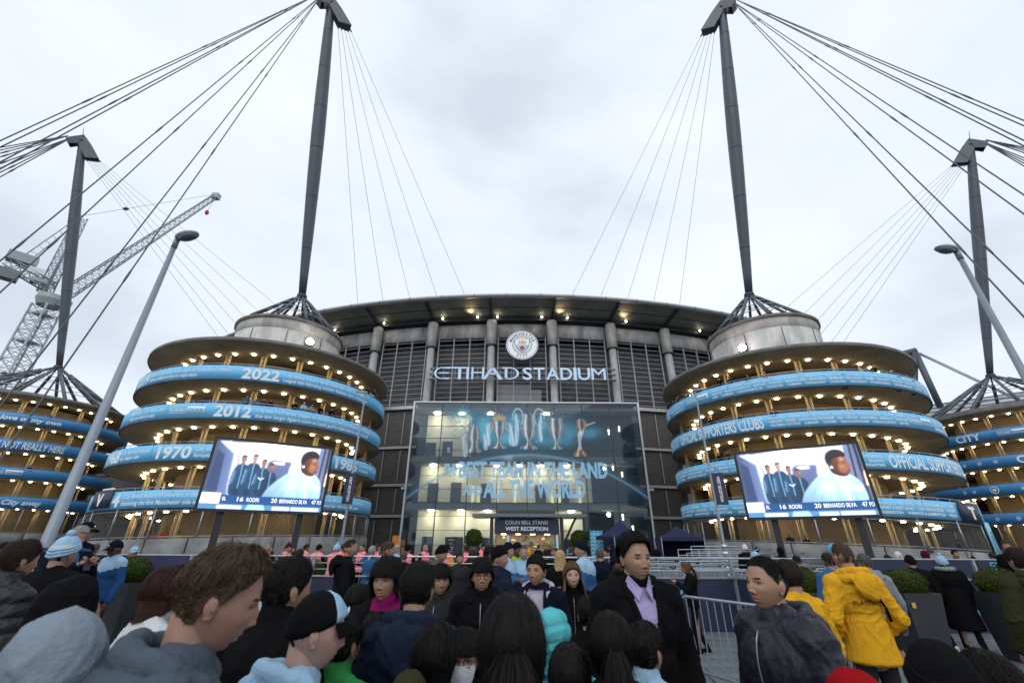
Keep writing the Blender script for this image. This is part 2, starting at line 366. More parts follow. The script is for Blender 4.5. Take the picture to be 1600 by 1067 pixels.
    for (body, lev, a, dz, h, wdeg, bold, shear, mm) in texts:
        zb = levels[lev]-1.13+dz; Rr = RO+.035
        V, f, wd = bent_text(body, Rr, a, zb, h, None if wdeg is None else R_(wdeg)*Rr, tilt, bold, shear, .012)
        o = MB().add(V, f).build('lettering', mm, T)
        if '·' in body: stuff(o)
    return T
def logo_box(lev, a, wdeg, T, levels, tilt):
    # outlined ETIHAD box with filled STADIUM box
    RO = 10.635; zb = levels[lev]-1.13+.36; h = .5; a0 = R_(a); w = R_(wdeg); mid = a0+w*.5
    b = MB()
    for (s, e, z0, z1) in ((a0,mid,0,.03),(a0,mid,h-.03,h),(a0,a0+.004,.03,h-.03)):
        b.lathe([(RO,zb+z0),(RO+.012,zb+z0),(RO+.012,zb+z1),(RO,zb+z1)], n=8, a0=s, a1=e, tilt=tilt, close=True)
    b.lathe([(RO,zb),(RO+.012,zb),(RO+.012,zb+h),(RO,zb+h)], n=8, a0=mid+.001, a1=a0+w, tilt=tilt, close=True)
    b.build('logo_box', white, T)
    V, f, _ = bent_text('ETIHAD', RO, a+wdeg*.05, zb+.14, .22, w*.41*RO, tilt, .02, .25); MB().add(V, f).build('lettering', white, T)
    V, f, _ = bent_text('STADIUM', RO+.02, a+wdeg*.53, zb+.14, .22, w*.43*RO, tilt, .02); MB().add(V, f).build('lettering', blue, T)
W = white; BB = .035
LV = [14.2,11.15,8.1,5.0]
tx = [('2019',0,-39,.16,.8,10.5,.03,0,W),
 ("Guardiola's side became the first men's side to win all four domestic",0,-27.5,.62,.26,38.5,.012,.18,W),("trophies available to them in a single season",0,-27.5,.22,.26,25.5,.012,.18,W),
 ('2022',0,15.3,.16,.8,14.2,.035,0,W),
 ("City defeat Aston Villa to secure the club's sixth Premier",0,31,.64,.27,42.5,.012,0,W),("League title following another dramatic flurry of late goals",0,31,.2,.27,43.5,.012,0,W),
 ("Manchester City move into",1,-31,.62,.26,20,.012,.18,W),("their new home in east",1,-31,.22,.26,16,.012,.18,W),
 ('2012',1,9.3,.16,.8,13.4,.035,0,W),
 ("City win the Premier League for the first time with the historic 93:20 moment",1,24.2,.64,.27,57,.012,0,W),("that saw Sergio Agüero score an iconic goal in added time to secure the title",1,24.2,.2,.27,56,.012,0,W),
 ('1968',2,-39.5,.14,.8,12.5,.035,0,W),("City win their second",2,-26,.64,.25,15.5,.012,.12,W),("top league title",2,-26,.24,.25,11,.012,.12,W),
 ('1970',2,-7.2,.16,.8,13,.03,0,W),("City win their first",2,7.2,.66,.27,13,.012,0,W),("European trophy",2,7.2,.22,.27,11.5,.012,0,W),
 ('1986',2,60.8,.16,.78,14,.03,0,W),("City in the Second",2,76.5,.66,.22,14,.012,0,W),("to London",2,76.5,.26,.22,9,.012,0,W),
 ('1904',3,-30.5,.16,.8,14,.03,0,W),("City defeat Bolton Wanderers in the FA Cup final",3,-15.2,.66,.28,38,.012,.15,W),("becoming the first Manchester side to win a major",3,-15.2,.2,.28,38,.012,.15,W),
 ("The club move to Maine Road and it becomes",3,48,.64,.25,37,.012,0,W),("the club's home for the next 80 years",3,48,.22,.25,33,.012,0,W)]
TL = ramp_tower('ramp_tower', 'round concrete ramp tower with 2022, 2012 and 1970 printed on its sky blue bands', (-23.8,41.2,0), LV, 16.28, .28, 1.95, texts=tx, rear=176)
logo_box(1, -8.3, 14, TL, LV, .28)
LV2 = [13.68,10.65,7.62,4.6]
def clubs(words_, lev, a0, a1, dz, h=.17):
    s = '  ·  '.join(words_); return (s, lev, a0, dz, h, a1-a0, .016, 0, W)
c1 = ['AARHUS BLUES','ABU DHABI','ABERDEEN CITIZENS','ASHLEY & TYLDESLEY','ARIZONA CITY BLUES','ATLANTA CITIZENS','AUSTRALIA','AUSTIN']
c2 = ['BEESTON',"BENDEL'S IN MARY O'S",'BOLTON','BOSTON','BRANTWOOD','BRADWELL','BRISBANE','BROOKLYN','BURMA','BUDAPEST']
c3 = ['BURY','CANBERRA','CHELTENHAM BLUES','CHORLTON','CHESHIRE','CONNAUGHT','COVENTRY','CINCINNATI','CITIZENS GHANA']
d1 = ['FALLOWFIELD','FINLAND','FLIXTON','FRANCE','FRESNO CITIZENS','FROZEN SKY BLUES','GALWAY','GERMANY']
d2 = ['GIBRALTAR','GILFORD','GLOUCESTER & CHELTENHAM','GOA','GORTON','GRAND RAPIDS','GREENLAND','GREATER ELM']
d3 = ['GUATEMALA CITYZENS','GUERNSEY','GULFORD','HALE & ALTRINCHAM','HALIFAX & DISTRICT','HATTON']
e1 = ['KENT','KERALA','KOREA','LANCASTER','LAGOS','LONDON','LYMM']; e2 = ['MALTA','MAURITIUS','MELBOURNE','MIAMI','MONCTON']; e3 = ['NAGPUR','NEPAL','NEWTON HEATH','NEW YORK CITY']
f1 = ['OLDHAM','OSLO','PENNINE','PERU','POYNTON']; f2 = ['PRAGUE','PRESTWICH','READING','ROCHDALE']; f3 = ['SALE','SALFORD','SINGAPORE','SWINTON']
g1 = ['CITY SKY BLUES','SOUTHPORT & WEST LANCS','SUNDERLAND & MILL HILL','SURIN']; g2 = ['SQUADRE','SOUTHPORT & WEST LANES','STALYBRIDGE BLUES','SYDNEY']; g3 = ['VANCOUVER','WARRINGTON','WARWICK & LEAMINGTON','WIGAN']
tx = []
for row, dz in ((c1,.74),(c2,.46),(c3,.18)): tx += [clubs(row[:2],0,-101,-78,dz), clubs(row,0,-59,10.5,dz), clubs(row[2:5],0,12,36,dz)]
for row, dz in ((d1,.74),(d2,.46),(d3,.18)): tx += [clubs(row[:1],1,-103,-89,dz), clubs(row,1,-38.2,11.5,dz), clubs(row[3:5],1,27,45,dz)]
tx += [('OFFICIAL SUPPORTERS CLUBS',1,-86,.14,.82,45.5,.02,0,W), ('OFFICIAL SUPPORTERS CLUBS',2,-2.4,.14,.82,48,.02,0,W)]
for r1, r2, dz in ((e1,f1,.74),(e2,f2,.46),(e3,f3,.18)): tx += [clubs(r1,2,-103,-54,dz), clubs(r2[:3],2,-24,-4.3,dz)]
for r1, r2, dz in ((f1,g1,.74),(f2,g2,.46),(f3,g3,.18)): tx += [clubs(r1+r1[:1],3,-102,-54,dz), clubs(r2,3,-20,17,dz)]
TR = ramp_tower('ramp_tower', 'round concrete ramp tower with OFFICIAL SUPPORTERS CLUBS printed on its sky blue bands', (26.4,40.4,0), LV2, 15.72, -.42, 1.62, texts=tx, colshift=7, rear=-176)
logo_box(0, -74.8, 13.3, TR, LV2, -.42); logo_box(1, 12.2, 13.2, TR, LV2, -.42)
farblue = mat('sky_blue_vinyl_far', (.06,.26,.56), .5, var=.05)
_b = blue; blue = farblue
tx = [('love of my own',0,35,.3,.5,28,.03,.2,W), ("WE'RE NOT REALLY HERE",1,31,.18,.72,39.5,.015,.1,W), ('my City away',3,46,.3,.5,25,.03,.2,W)]
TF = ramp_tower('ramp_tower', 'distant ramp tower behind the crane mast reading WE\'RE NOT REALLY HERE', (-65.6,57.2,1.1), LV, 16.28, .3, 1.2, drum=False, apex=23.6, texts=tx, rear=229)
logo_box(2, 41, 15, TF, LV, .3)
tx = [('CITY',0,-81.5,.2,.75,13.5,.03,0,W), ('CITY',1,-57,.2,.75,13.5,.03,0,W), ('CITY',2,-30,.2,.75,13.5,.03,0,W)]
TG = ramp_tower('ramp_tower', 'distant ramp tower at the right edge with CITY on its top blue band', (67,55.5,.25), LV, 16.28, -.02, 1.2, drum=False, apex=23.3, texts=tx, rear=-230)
logo_box(0, -59.5, 12, TG, LV, -.02)
# round badges and small emblems on the right hand far tower
for lev, a, r in ((1,-83,.2),(1,-74.5,.22),(1,-66.5,.2),(2,-90,.2),(2,-84,.2),(2,-73,.42),(2,-60,.2),(3,-78,.2),(3,-68,.2)):
    q = R_(a); zc_ = LV[lev]-.56
    b = MB(); n = 18; b.lathe([(r*.78,-.006),(r,-.006),(r,.006),(r*.78,.006)], n=n, close=True); b.lathe([(0,.006),(r*.45,.006)], n=n)
    M = Matrix.Translation((10.66*math.sin(q), -10.66*math.cos(q), zc_)) @ Matrix.Rotation(q, 4, 'Z') @ Matrix.Rotation(R_(90), 4, 'X')
    b.xf(M).build('printed_badge', white, TG)
blue = _b
# stair block plates V and T, hung on the bands
def block_sign(ch, R, a0, a1, cx, cy, z, tilt, lab):
    T = thing('block_sign', lab, 'sign', (cx,cy,0)); zz = z
    b = MB(); b.lathe([(R,zz-1.05),(R+.06,zz-1.05),(R+.06,zz+.12),(R,zz+.12)], n=8, a0=R_(a0), a1=R_(a1), tilt=tilt, close=True); b.build('plate', navy, T)
    V, f, _ = bent_text(ch, R+.07, (a0+a1)/2-2.1, zz-.85, .72, R_(4.4)*R, tilt, .05, 0); MB().add(V, f).build('lettering', mat('sign_white',(.8,.82,.84),.5,var=0), T)
    b = MB(); b.lathe([(R,zz+.12),(R+.07,zz+.12),(R+.07,zz+.24),(R,zz+.24)], n=8, a0=R_(a0+(a1-a0)*.45), a1=R_(a1), tilt=tilt, close=True); b.build('top_strip', mat('sign_white',(.8,.82,.84)), T)
    return T
block_sign('V', 10.72, -34.5, -20.5, -23.8, 41.2, 5.02, .28, 'navy block plate with white letter V at left end of the lowest blue band')
block_sign('T', 10.72, 18.5, 33, 26.4, 40.4, 4.5, -.42, 'navy block plate with white letter T at right end of the lowest blue band')
# blue poster on the grille of the right tower
b = MB(); b.lathe([(10.72,1.2),(10.78,1.2),(10.78,3.3),(10.72,3.3)], n=8, a0=R_(33), a1=R_(42), close=True)
PS = thing('poster', 'light blue poster with round emblem on the grille of the right tower', 'poster', (26.4,40.4,0)); b.build('sheet', mat('poster_blue',(.2,.55,.75),.5,var=.05), PS)
q = R_(37); M = Matrix.Translation((10.8*math.sin(q), -10.8*math.cos(q), 2.35)) @ Matrix.Rotation(q, 4, 'Z') @ Matrix.Rotation(R_(90), 4, 'X')
b = MB(); b.lathe([(.32,0),(.42,0)], n=20); b.lathe([(0,0),(.2,0)], n=12); b.xf(M).build('printed_badge', mat('print_navy',(.05,.2,.4),var=0), PS)
for (cx, cy, a, zz, z2, lab) in ((-23.8,41.2,48.2,19.60,17.3,'bright white floodlight on the drum of the left tower'),(26.4,40.4,-52.2,18.96,16.8,'bright pinkish floodlight on the drum of the right tower')):
    q = R_(a); F = thing('floodlight', lab, 'floodlight', (cx+5.3*math.sin(q), cy-5.3*math.cos(q), zz), q)
    MB().box((0,.07,0),(.75,.16,.7)).build('housing', black, F)
    MB().ball((0,-.03,0),(.36,.08,.33),16,8).build('lens', mat('flood_lens'+str(a),(1,1,1),var=0,emit=(1,.93,.8) if a > 0 else (1,.72,.7),estr=60), F)
    l_ = bpy.data.lights.new('floodlight_beam','POINT'); l_.energy = 60; l_.color = (1,.93,.8) if a > 0 else (1,.75,.72); l_.shadow_soft_size = .3; lo = bpy.data.objects.new('floodlight_beam', l_); C.objects.link(lo); lo.parent = F; lo.location = (0,-.6,0)
    MB().path([(-.3,.05,0),(-.36,.1,-.35),(-.36,.22,-.45)], .025, 5).build('bracket', black, F)

# ============================================================ masts and stays
def mast(label, base, top, H, heads, anchors, inner, sgn, thick):
    T = thing('mast', label, 'mast', base)
    B = np.array(base, float); P = np.array(top, float)-B
    prof = [(0,.42),(.06,.50),(.2,.66),(.38,.80),(.52,.86),(.66,.82),(.82,.70),(.93,.58),(1,.48)]
    MB().path([P*t for t, r in prof], [r*thick*.9 for t, r in prof], 28).build('mast_tube', steel, T)
    for t in (.14,.30,.46,.60,.74,.88):
        r = np.interp(t, [a[0] for a in prof], [a[1] for a in prof])*thick*.9; MB().tube(P*(t-.0012), P*(t+.0012), r+.012, n=28).build('weld_ring', steeldk, T)
    hub = MB(); u = P/np.linalg.norm(P); hub.tube(P*.985, P*1.0+u*.6, .5*thick, .12*thick, 16); hub.tube(P+u*.5, P+u*2.1, .05, .03, 6); hub.build('mast_tip', steeldk, T)
    # head plates: long plate towards the stadium, short plate outwards
    def plate(name, d, pts, wdt):
        d = np.array(d, float); d /= np.linalg.norm(d); side = np.cross(d, (0,0,1)); side /= np.linalg.norm(side)
        for s in (-1,1):
            b = MB(); q = [P+d*x+np.array((0,0,z))+side*s*wdt*(.45+.55*x/pts[2][0]) for x, z in pts]; n = len(q)
            b.add(q+[p+side*.12*s for p in q], [tuple(range(n)), tuple(range(2*n-1,n-1,-1))]+[(i,n+i,n+(i+1)%n,(i+1)%n) for i in range(n)]); b.build(name, steel, T)
        b = MB(); xs = pts[1:4]
        c = [P+d*xs[0][0]+np.array((0,0,xs[0][1])), P+d*xs[1][0]+np.array((0,0,xs[1][1])), P+d*xs[2][0]+np.array((0,0,xs[2][1]))]
        v = []
        for p, (x, z) in zip(c, xs):
            ww = wdt*(.45+.55*x/pts[2][0]); v += [p-side*ww, p+side*ww]
        b.add([*v], [(0,1,3,2),(2,3,5,4)]); b.build(name, steeldk, T)
    plate('head_plate', heads[0][0], heads[0][1], heads[0][2]); plate('head_plate', heads[1][0], heads[1][1], heads[1][2])
    for (a, dr, r) in anchors:
        p0 = P+np.array(dr); p1 = np.array(a, float)-B; d = p1-p0; ln = np.linalg.norm(d)
        b = MB(); b.tube(p0, p1, r, n=8, cap=False); c = b.build('stay_cable', cablem, T)
        k = 8.0+(hash_(a) % 3)*.4
        s = k
        while s < ln:
            q = p0+d/ln*s; b = MB(); b.path([q-d/ln*.55, q-d/ln*.2, q+d/ln*.2, q+d/ln*.55], [r, r*1.55, r*1.55, r], 8); b.build('coupler', steel, c); s += 13.5
    for (a, dr) in inner:
        p0 = P+np.array(dr); p1 = np.array(a, float)-B
        b = MB(); b.tube(p0, p1, .024, n=5, cap=False); b.build('roof_cable', cablem, T)
        d = (p1-p0)/np.linalg.norm(p1-p0); MB().tube(p0-d*.8, p0+d*.6, .09, n=6).build('cable_socket', steeldk, T)
    return T
def hash_(a): return int(abs(a[0])*7)
fx = lambda x: (-x[0]+2.6, x[1], x[2])
anL = [(-38.0,12.46,0),(-36.9,12.56,0),(-33.8,12.45,0),(-32.7,12.46,0),(-28.16,15.16,0),(-26.7,15.7,0),(-24.0,18.0,0),(-22.5,18.4,0)]
anR = [(38.4,11.1,0),(37.3,11.2,0),(34.2,11.3,0),(33.1,11.3,0),(29.4,12.7,0),(28.1,13.1,0),(25.9,15.1,0),(24.5,15.5,0)]
def offs(s): return [(-1.15*s,-1.0,-.55-.0*i) if i < 4 else (-.75*s,-1.1,-.9-.12*i) for i in range(8)]
finI = [(0,.7),(1.35,-.75),(3.0,-2.9),(1.5,-3.6),(0,-1.5)]
finO = [(0,.6),(.75,-.35),(1.5,-1.35),(.9,-2.1),(0,-1.4)]
def heads(s): return [((1*s,.75,0), finI, .42), ((-1*s,-.65,0), finO, .55)]
def sock(s, i): t = i/4; return (s*(1.15+1.15*t), .95+.75*t, -3.45+.6*t)
inL = [(-22.2,53.0,32.6),(-18.37,52.1,32.8),(-14.4,51.3,32.8),(-10.5,50.8,32.9),(-6.6,50.3,32.9)]
inR = [(23.9,52.7,32.4),(19.9,51.85,32.4),(16.1,51.2,32.6),(12.25,50.6,32.8),(8.3,50.25,32.9)]
mast('tall grey cigar-shaped mast standing on the cone of the left tower', (-23.8,41.2,27.0), (-24.0,31.1,66), 66, heads(1), [(a, o, .040) for a, o in zip(anL, offs(1))], [(a, sock(1,i)) for i, a in enumerate(inL)], 1, 1.0)
mast('tall grey cigar-shaped mast standing on the cone of the right tower', (26.4,40.4,25.7+1.2), (27.4,31.4,66), 66, heads(-1), [(a, o, .040) for a, o in zip(anR, offs(-1))], [(a, sock(-1,i)) for i, a in enumerate(inR)], -1, 1.0)
fi = 0
fa = [(-110,30,20),(-110,31,17),(-108,32,14),(-106,33,10),(-104,34,6),(-102,35,2),(-100,36,-2),(-98,37,-6)]
fi = [(-30,80,33),(-33,76,32.5),(-36,72,32),(-39,69,31.5),(-42,66,31),(-45,64,30.5)]
fi = [(-29.5,61,30.0),(-32,60,28),(-34.5,59,27),(-36.5,58,26.5),(-38.5,57,26),(-40.5,57,26)][::-1]
mast('distant grey mast at the left edge in front of the tower crane', (-65.6,57.2,24.7), (-70.8,48.8,61.5), 61, heads(1), [(a, o, .07) for a, o in zip(fa, offs(1))], [(a, sock(1,i*.8)) for i, a in enumerate(fi)], 1, .92)
mast('distant grey mast at the right edge behind the right street lamp', (67,55.5,23.5), (72.15,46.8,59.3), 59, heads(-1), [((-a[0],a[1],a[2]), o, .07) for a, o in zip(fa, offs(-1))], [((-a[0]+4,a[1],a[2]-2), sock(-1,i*.8)) for i, a in enumerate(fi)], -1, .92)

# ============================================================ stadium wall, roof
SX, SY, SR = 1.4, 144., 90.
ST = thing('stadium', 'curved stadium stand with louvred bays, round columns and an overhanging metal roof', 'stadium', (SX, SY, 0))
def fp(r, a): q = R_(a); return (r*math.sin(q), -r*math.cos(q))
colang = [-2.73+5.46*k for k in range(-6,8)]
ca = MB(); ca.tube((0,0,0),(0,0,26.85),.50,n=20,cap=False); cA = ca.mesh('column', conc2)
cb = MB(); cb.lathe([(.60,26.8),(.74,26.8),(.74,30.55),(.66,30.7),(0,30.75)],n=24); cb.lathe([(.6,26.72),(.77,26.72),(.77,26.82),(.6,26.82)],n=24,mi=1); cB = cb.mesh('column_head', [conc2, black])
for a in colang:
    x, y = fp(SR+.15, a); inst('column', cA, ST, (x,y,0)); inst('column_head', cB, ST, (x,y,0))
    b = MB(); b.box((0,0,30.95),(.5,.5,.45)); b.tube((-.3,0,31.1),(.3,0,31.1),.2,n=10); b.build('column_bearing', steeldk, ST, (x,y,0))
def arc(prof, m, name, a0=-33, a1=36, n=120, smooth=False, close=True):
    b = MB(); b.lathe(prof, n=n, a0=R_(a0), a1=R_(a1), close=close, smooth=smooth); return b.build(name, m, ST)
for a0, a1 in zip(colang[:-1], colang[1:]):
    q0, q1 = a0+.5, a1-.5
    b = MB(); b.lathe([(SR-.9,28.35),(SR-.25,28.35),(SR-.25,30.42),(SR-.9,30.42)], n=4, a0=R_(q0-.12), a1=R_(q1+.12), close=True); b.build('ring_beam', conc2, ST)
    # dark void and glazing behind the louvres
    b = MB(); b.lathe([(SR-2.2,18.3),(SR-2.2,28.5)], n=3, a0=R_(a0), a1=R_(a1), smooth=False); b.build('dark_screen', mat('louvre_backing',(.060,.062,.066),.6,var=.35,scale=.35,stretch=(1,1,2)), ST)
    X0, X1 = np.array(fp(SR-.45,q0)), np.array(fp(SR-.45,q1)); ln = np.linalg.norm(X1-X0); mid = (X0+X1)/2; ang = math.atan2(X1[1]-X0[1], X1[0]-X0[0])
    key = 'louvre_rail'; 
    rl = bpy.data.meshes.get('lrail') or MB().box((0,0,0),(ln,.06,.055)).mesh('lrail', louv)
    for i in range(14): inst('louvre_rail', rl, ST, (mid[0],mid[1],18.9+i*.705), ang)
    for t in (.02,.335,.665,.98):
        p = X0+(X1-X0)*t; MB().box((0,-.12,23.5),(.13,.16,9.7)).build('louvre_mullion', louv, ST, (p[0],p[1],0), ang)
    # lower wall: three storeys of dark cladding between pale ledges
    for zb, zt in ((.2,4.6),(4.95,8.2),(8.55,12.9),(13.2,18.0)):
        for k in range(3):
            s0 = q0+(q1-q0)*k/3+.02; s1 = q0+(q1-q0)*(k+1)/3-.02
            b = MB(); b.lathe([(SR-.9,zb),(SR-.6,zb),(SR-.6,zt),(SR-.9,zt)], n=1, a0=R_(s0), a1=R_(s1), close=True, smooth=False); b.build('cladding_panel', brick_m, ST)
            if k:
                x, y = fp(SR-.5, s0-.02); MB().box((0,0,(zb+zt)/2),(.07,.12,zt-zb-.5)).build('wall_fin', fin_m, ST, (x,y,0), R_(s0))
arc([(SR-.8,18.1),(SR-.15,18.1),(SR-.15,18.55),(SR-.8,18.55)], conc2, 'ledge')
for z in (4.77,8.37,13.03): arc([(SR-.9,z-.14),(SR-.35,z-.14),(SR-.35,z+.16),(SR-.9,z+.16)], fin_m, 'ledge')
arc([(SR-3,0),(SR-1,0),(SR-1,18.2),(SR-3,18.2)], darkin, 'inner_wall')
arc([(SR-6,18.2),(SR-2.25,18.2),(SR-2.25,31.5),(SR-6,31.5)], darkin, 'inner_wall')
for (w0, w1) in ((-62,-33.1),(36.1,62)):   # lower perimeter wall running on behind the ramp towers
    k = 9
    for i in range(k):
        s0 = w0+(w1-w0)*i/k; s1 = w0+(w1-w0)*(i+1)/k-.06
        for zb, zt in ((0,4.6),(4.95,8.2),(8.55,12.9),(13.2,17.2)):
            b = MB(); b.lathe([(SR+2,zb),(SR+2.3,zb),(SR+2.3,zt),(SR+2,zt)], n=2, a0=R_(s0), a1=R_(s1), close=True, smooth=False); b.build('cladding_panel', brick_m, ST)
    arc([(SR+1.2,0),(SR+1.95,0),(SR+1.95,17.4),(SR+1.2,17.4)], darkin, 'inner_wall', w0, w1, 30)
    arc([(SR-12,20.5),(SR+2.6,17.3),(SR+2.6,17.7),(SR-12,20.9)], roofm, 'low_roof', w0, w1, 30)
# gutter walkway and roof
arc([(SR-.4,30.75),(SR+.5,30.75),(SR+.5,30.95),(SR-.4,30.95)], steeldk, 'gutter_beam')
arc([(SR+.75,31.15),(SR+.8,31.15),(SR+.8,31.2),(SR+.75,31.2)], black, 'walkway_rail')
arc([(SR-3,31.0),(SR-3,31.2),(SR+4.3,32.42),(SR+4.3,32.2),(SR+.2,31.35)], roofm, 'roof_soffit', n=140)
arc([(SR+4.3,32.05),(SR+4.75,32.2),(SR+4.8,32.42),(SR+4.62,32.6),(SR+4.2,32.6),(SR+4.28,32.4)], roofedge, 'roof_edge', n=140, smooth=True)
arc([(SR+4.4,32.5),(SR-14,33.1),(SR-30,34.2)], roofedge, 'roof_sheeting', close=False)
arc([(SR+2.2,31.72),(SR+2.28,31.72),(SR+2.28,31.95),(SR+2.2,31.95)], steeldk, 'roof_purlin', n=140)
for a in colang:
    q = R_(a); b = MB(); b.poly([(-.4,31.0),(4.2,32.0),(4.2,32.3),(-.4,31.4)], .34, at=-.17)
    v = b.v[0]; r = SR+.0+v[:,0]; t = v[:,1]; b.v[0] = np.c_[r*math.sin(q)+t*math.cos(q), -r*math.cos(q)+t*math.sin(q), v[:,2]-.12]; b.build('roof_rib', steeldk, ST)
    n_ = MB().tube((0,0,0),(0,0,.10),.3,n=8)
for a in np.arange(-34,37,2.73):   # seams in the fascia
    x, y = fp(SR+4.78, a); MB().box((0,0,32.32),(.06,.1,.34)).build('fascia_seam', steeldk, ST, (x,y,0), R_(a))
dot = MB().ball((0,0,0),.12,8,5).mesh('eave_lamp', mat('eave_lamp',(1,.9,.7),var=0,emit=(1,.85,.6),estr=26))
for a in (-19.6,-18.2,-12.9,-7.2,-2.2,4.1,9.6,17.3,-4.0,1.8): x, y = fp(SR+.9,a); inst('eave_lamp', dot, ST, (x,y,31.05))
for a in (-4.6,3.4,9.3):   # lamps that light patches of the roof soffit
    l = bpy.data.lights.new('soffit_uplight','SPOT'); l.energy = 160; l.color = (1,.72,.42); l.spot_size = R_(95); l.spot_blend = 1; l.shadow_soft_size = .15
    o = bpy.data.objects.new('soffit_uplight', l); C.objects.link(o); x, y = fp(SR+1.2,a); o.parent = ST; o.location = (x,y,30.9); o.rotation_euler = (R_(180+38),0,0)
# plant boxes behind the louvres of the middle bay
for (x, z, sx_, sz_) in ((.3,19.4,4.6,3.0),(3.3,19.0,1.5,2.4)): MB().box((x-SX,-(SR-1.4),z+.6),(sx_,.5,sz_)).build('plant_box', mat('grey_box',(.28,.29,.31),.6,var=.1), ST)

for (x0, y0, x1, y1, lab) in ((-30,60,-84,83,'dark clad link wall between the two left ramp towers'),(33,60,86,80,'dark clad link wall between the two right ramp towers')):
    ln = math.hypot(x1-x0, y1-y0); LW = thing('link_wall', lab, 'wall', (x0,y0,0), math.atan2(y1-y0, x1-x0)); s_ = 1 if x1 > x0 else -1
    for i in range(14):
        for zb, zt in ((0,3.9),(4.2,7.9),(8.2,11.9),(12.2,14.6)): MB().box((ln*(i+.5)/14,0,(zb+zt)/2),(ln/14-.08,.3,zt-zb)).build('cladding_panel', brick_m, LW)
    MB().box((ln/2,.35*s_,7.2),(ln,.3,14.4)).build('backing_wall', darkin, LW); MB().box((ln/2,.1*s_,14.75),(ln,.7,.25)).build('coping', fin_m, LW)
# ============================================================ stadium name sign and club badge
SG = thing('name_sign', 'large pale blue ETIHAD STADIUM letters on steel rails across the columns', 'sign', (1.45,52.55,0))
for z in (21.45,22.2,22.95): MB().box((0,.12,z),(24.4,.06,.06)).build('sign_rail', louv, SG)
for x in np.arange(-12,12.3,1.5): MB().box((x,.13,22.2),(.05,.05,1.6)).build('sign_upright', louv, SG)
for x in (-12.1,12.1):
    for z in (21.45,22.2,22.95): MB().box((x,.5,z),(.6,.8,.09)).build('sign_bracket', louv, SG)
def put_letter(strokes, x, w, bold=None):
    # strokes: list of polygons in unit box (0..1, 0..1)
    b = MB()
    for p in strokes:
        q = [(x+u*w, 21.32+v*1.72) for u, v in p]; b.poly(q, .16, 0, at=0)
        q = [((u-x)*1.0+x, v) for u, v in q]
    b2 = MB()
    for p in strokes: b2.poly([(x+u*w-.03*(1 if u<.5 else -1)*-1+ (.0), 21.32+v*1.72-.05) for u, v in p], .10, 0, at=.07)
    o = b.build('letter', signblue, SG); b2.build('letter_side', signside, o)
def crescent(cx, cy, rx, ry, th, a0, a1, n=14, pen=.35):
    o = []; i_ = []
    for k in range(n+1):
        a = R_(a0+(a1-a0)*k/n); t = th*(1-pen*abs(math.sin(a)))
        o.append((cx+rx*math.cos(a), cy+ry*math.sin(a))); i_.append((cx+(rx-t)*math.cos(a), cy+(ry-t*.8)*math.sin(a)))
    return o+i_[::-1]
# wide display letters E T I H A D, then S T A D I U M
X = -11.75
put_letter([crescent(.55,.5,.55,.5,.14,75,285), [(.3,.46),(.92,.46),(.97,.56),(.3,.56)], [(.5,.87),(1.0,.87),(1.1,1),(.5,1)], [(.5,0),(.95,0),(1.0,.12),(.5,.12)]], X, 2.1); X += 2.2
put_letter([[(0,.88),(1.05,.88),(1.12,1),(0,1)], [(.52,0),(.72,0),(.72,.9),(.52,.9)]], X, 1.9); X += 1.75+.25
put_letter([[(.2,0),(.75,0),(.75,1),(.2,1)]], X, .55); X += .75
put_letter([[(0,0),(.14,0),(.14,1),(0,1)], [(.8,0),(.95,0),(.95,1),(.8,1)], [(.1,.5),(.84,.5),(.84,.6),(.1,.6)]], X, 1.75); X += 1.6
put_letter([[(-.05,0),(.13,0),(.60,1),(.46,1)], [(.88,0),(1.12,0),(.60,1),(.44,1)], [(.25,.40),(.85,.40),(.80,.50),(.30,.50)]], X, 2.3); X += 2.55
put_letter([crescent(.35,.5,.65,.5,.15,-90,90), [(-.02,.88),(.36,.88),(.36,1),(-.02,1)], [(.12,0),(.36,0),(.36,.12),(.12,.12)], [(.12,0),(.28,0),(.28,.94),(.12,.94)]], X, 2.15); X += 2.65
for ch, w_ in (('S',1.25),('T',1.5),('A',1.75),('D',1.55),('I',.42),('U',1.6),('M',1.9)):
    V, f, wd = text_arr(ch, 1.66, w_, {'I':.02,'M':0}.get(ch,.012), 0, .14); V = V+np.array((X,0,21.34)); o = MB().add(V,f).build('letter', signblue, SG)
    V2 = V+np.array((.05,.07,-.05)); MB().add(V2,f).build('letter_side', signside, o); X += w_+.17
BG = thing('club_badge', 'round white club badge with MANCHESTER CITY, shield, ship and red rose', 'badge', (1.38,52.5,26.22))
def disc(r0, r1, d, m, name='badge_ring', n=48, z=0):
    b = MB(); b.lathe([(r0,0),(r1,0),(r1,d),(r0,d)] if r0 else [(0,0),(r1,0),(r1,d),(0,d)], n=n, smooth=False, close=bool(r0)); M = Matrix.Translation((0,z,0)) @ Matrix.Rotation(R_(90),4,'X'); b.xf(M); return b.build(name, m, BG)
bnavy = mat('badge_navy',(.012,.03,.13),.4,var=0); bwhite = mat('badge_white',(.75,.77,.78),.4,var=.03,emit=(.8,.85,.9),estr=.12); bsky = mat('badge_sky',(.35,.6,.8),.4,var=0); bred = mat('badge_red',(.6,.02,.04),.4,var=0); bgold = mat('badge_gold',(.55,.36,.08),.4,var=0)
disc(0,2.27,.22,bnavy,'badge_back'); disc(2.07,2.15,.01,bwhite,z=-.22); disc(0,2.0,.03,bwhite,'badge_face',z=-.22); 
disc(1.28,1.33,.01,bnavy,z=-.25); disc(1.18,1.22,.01,bnavy,z=-.25)
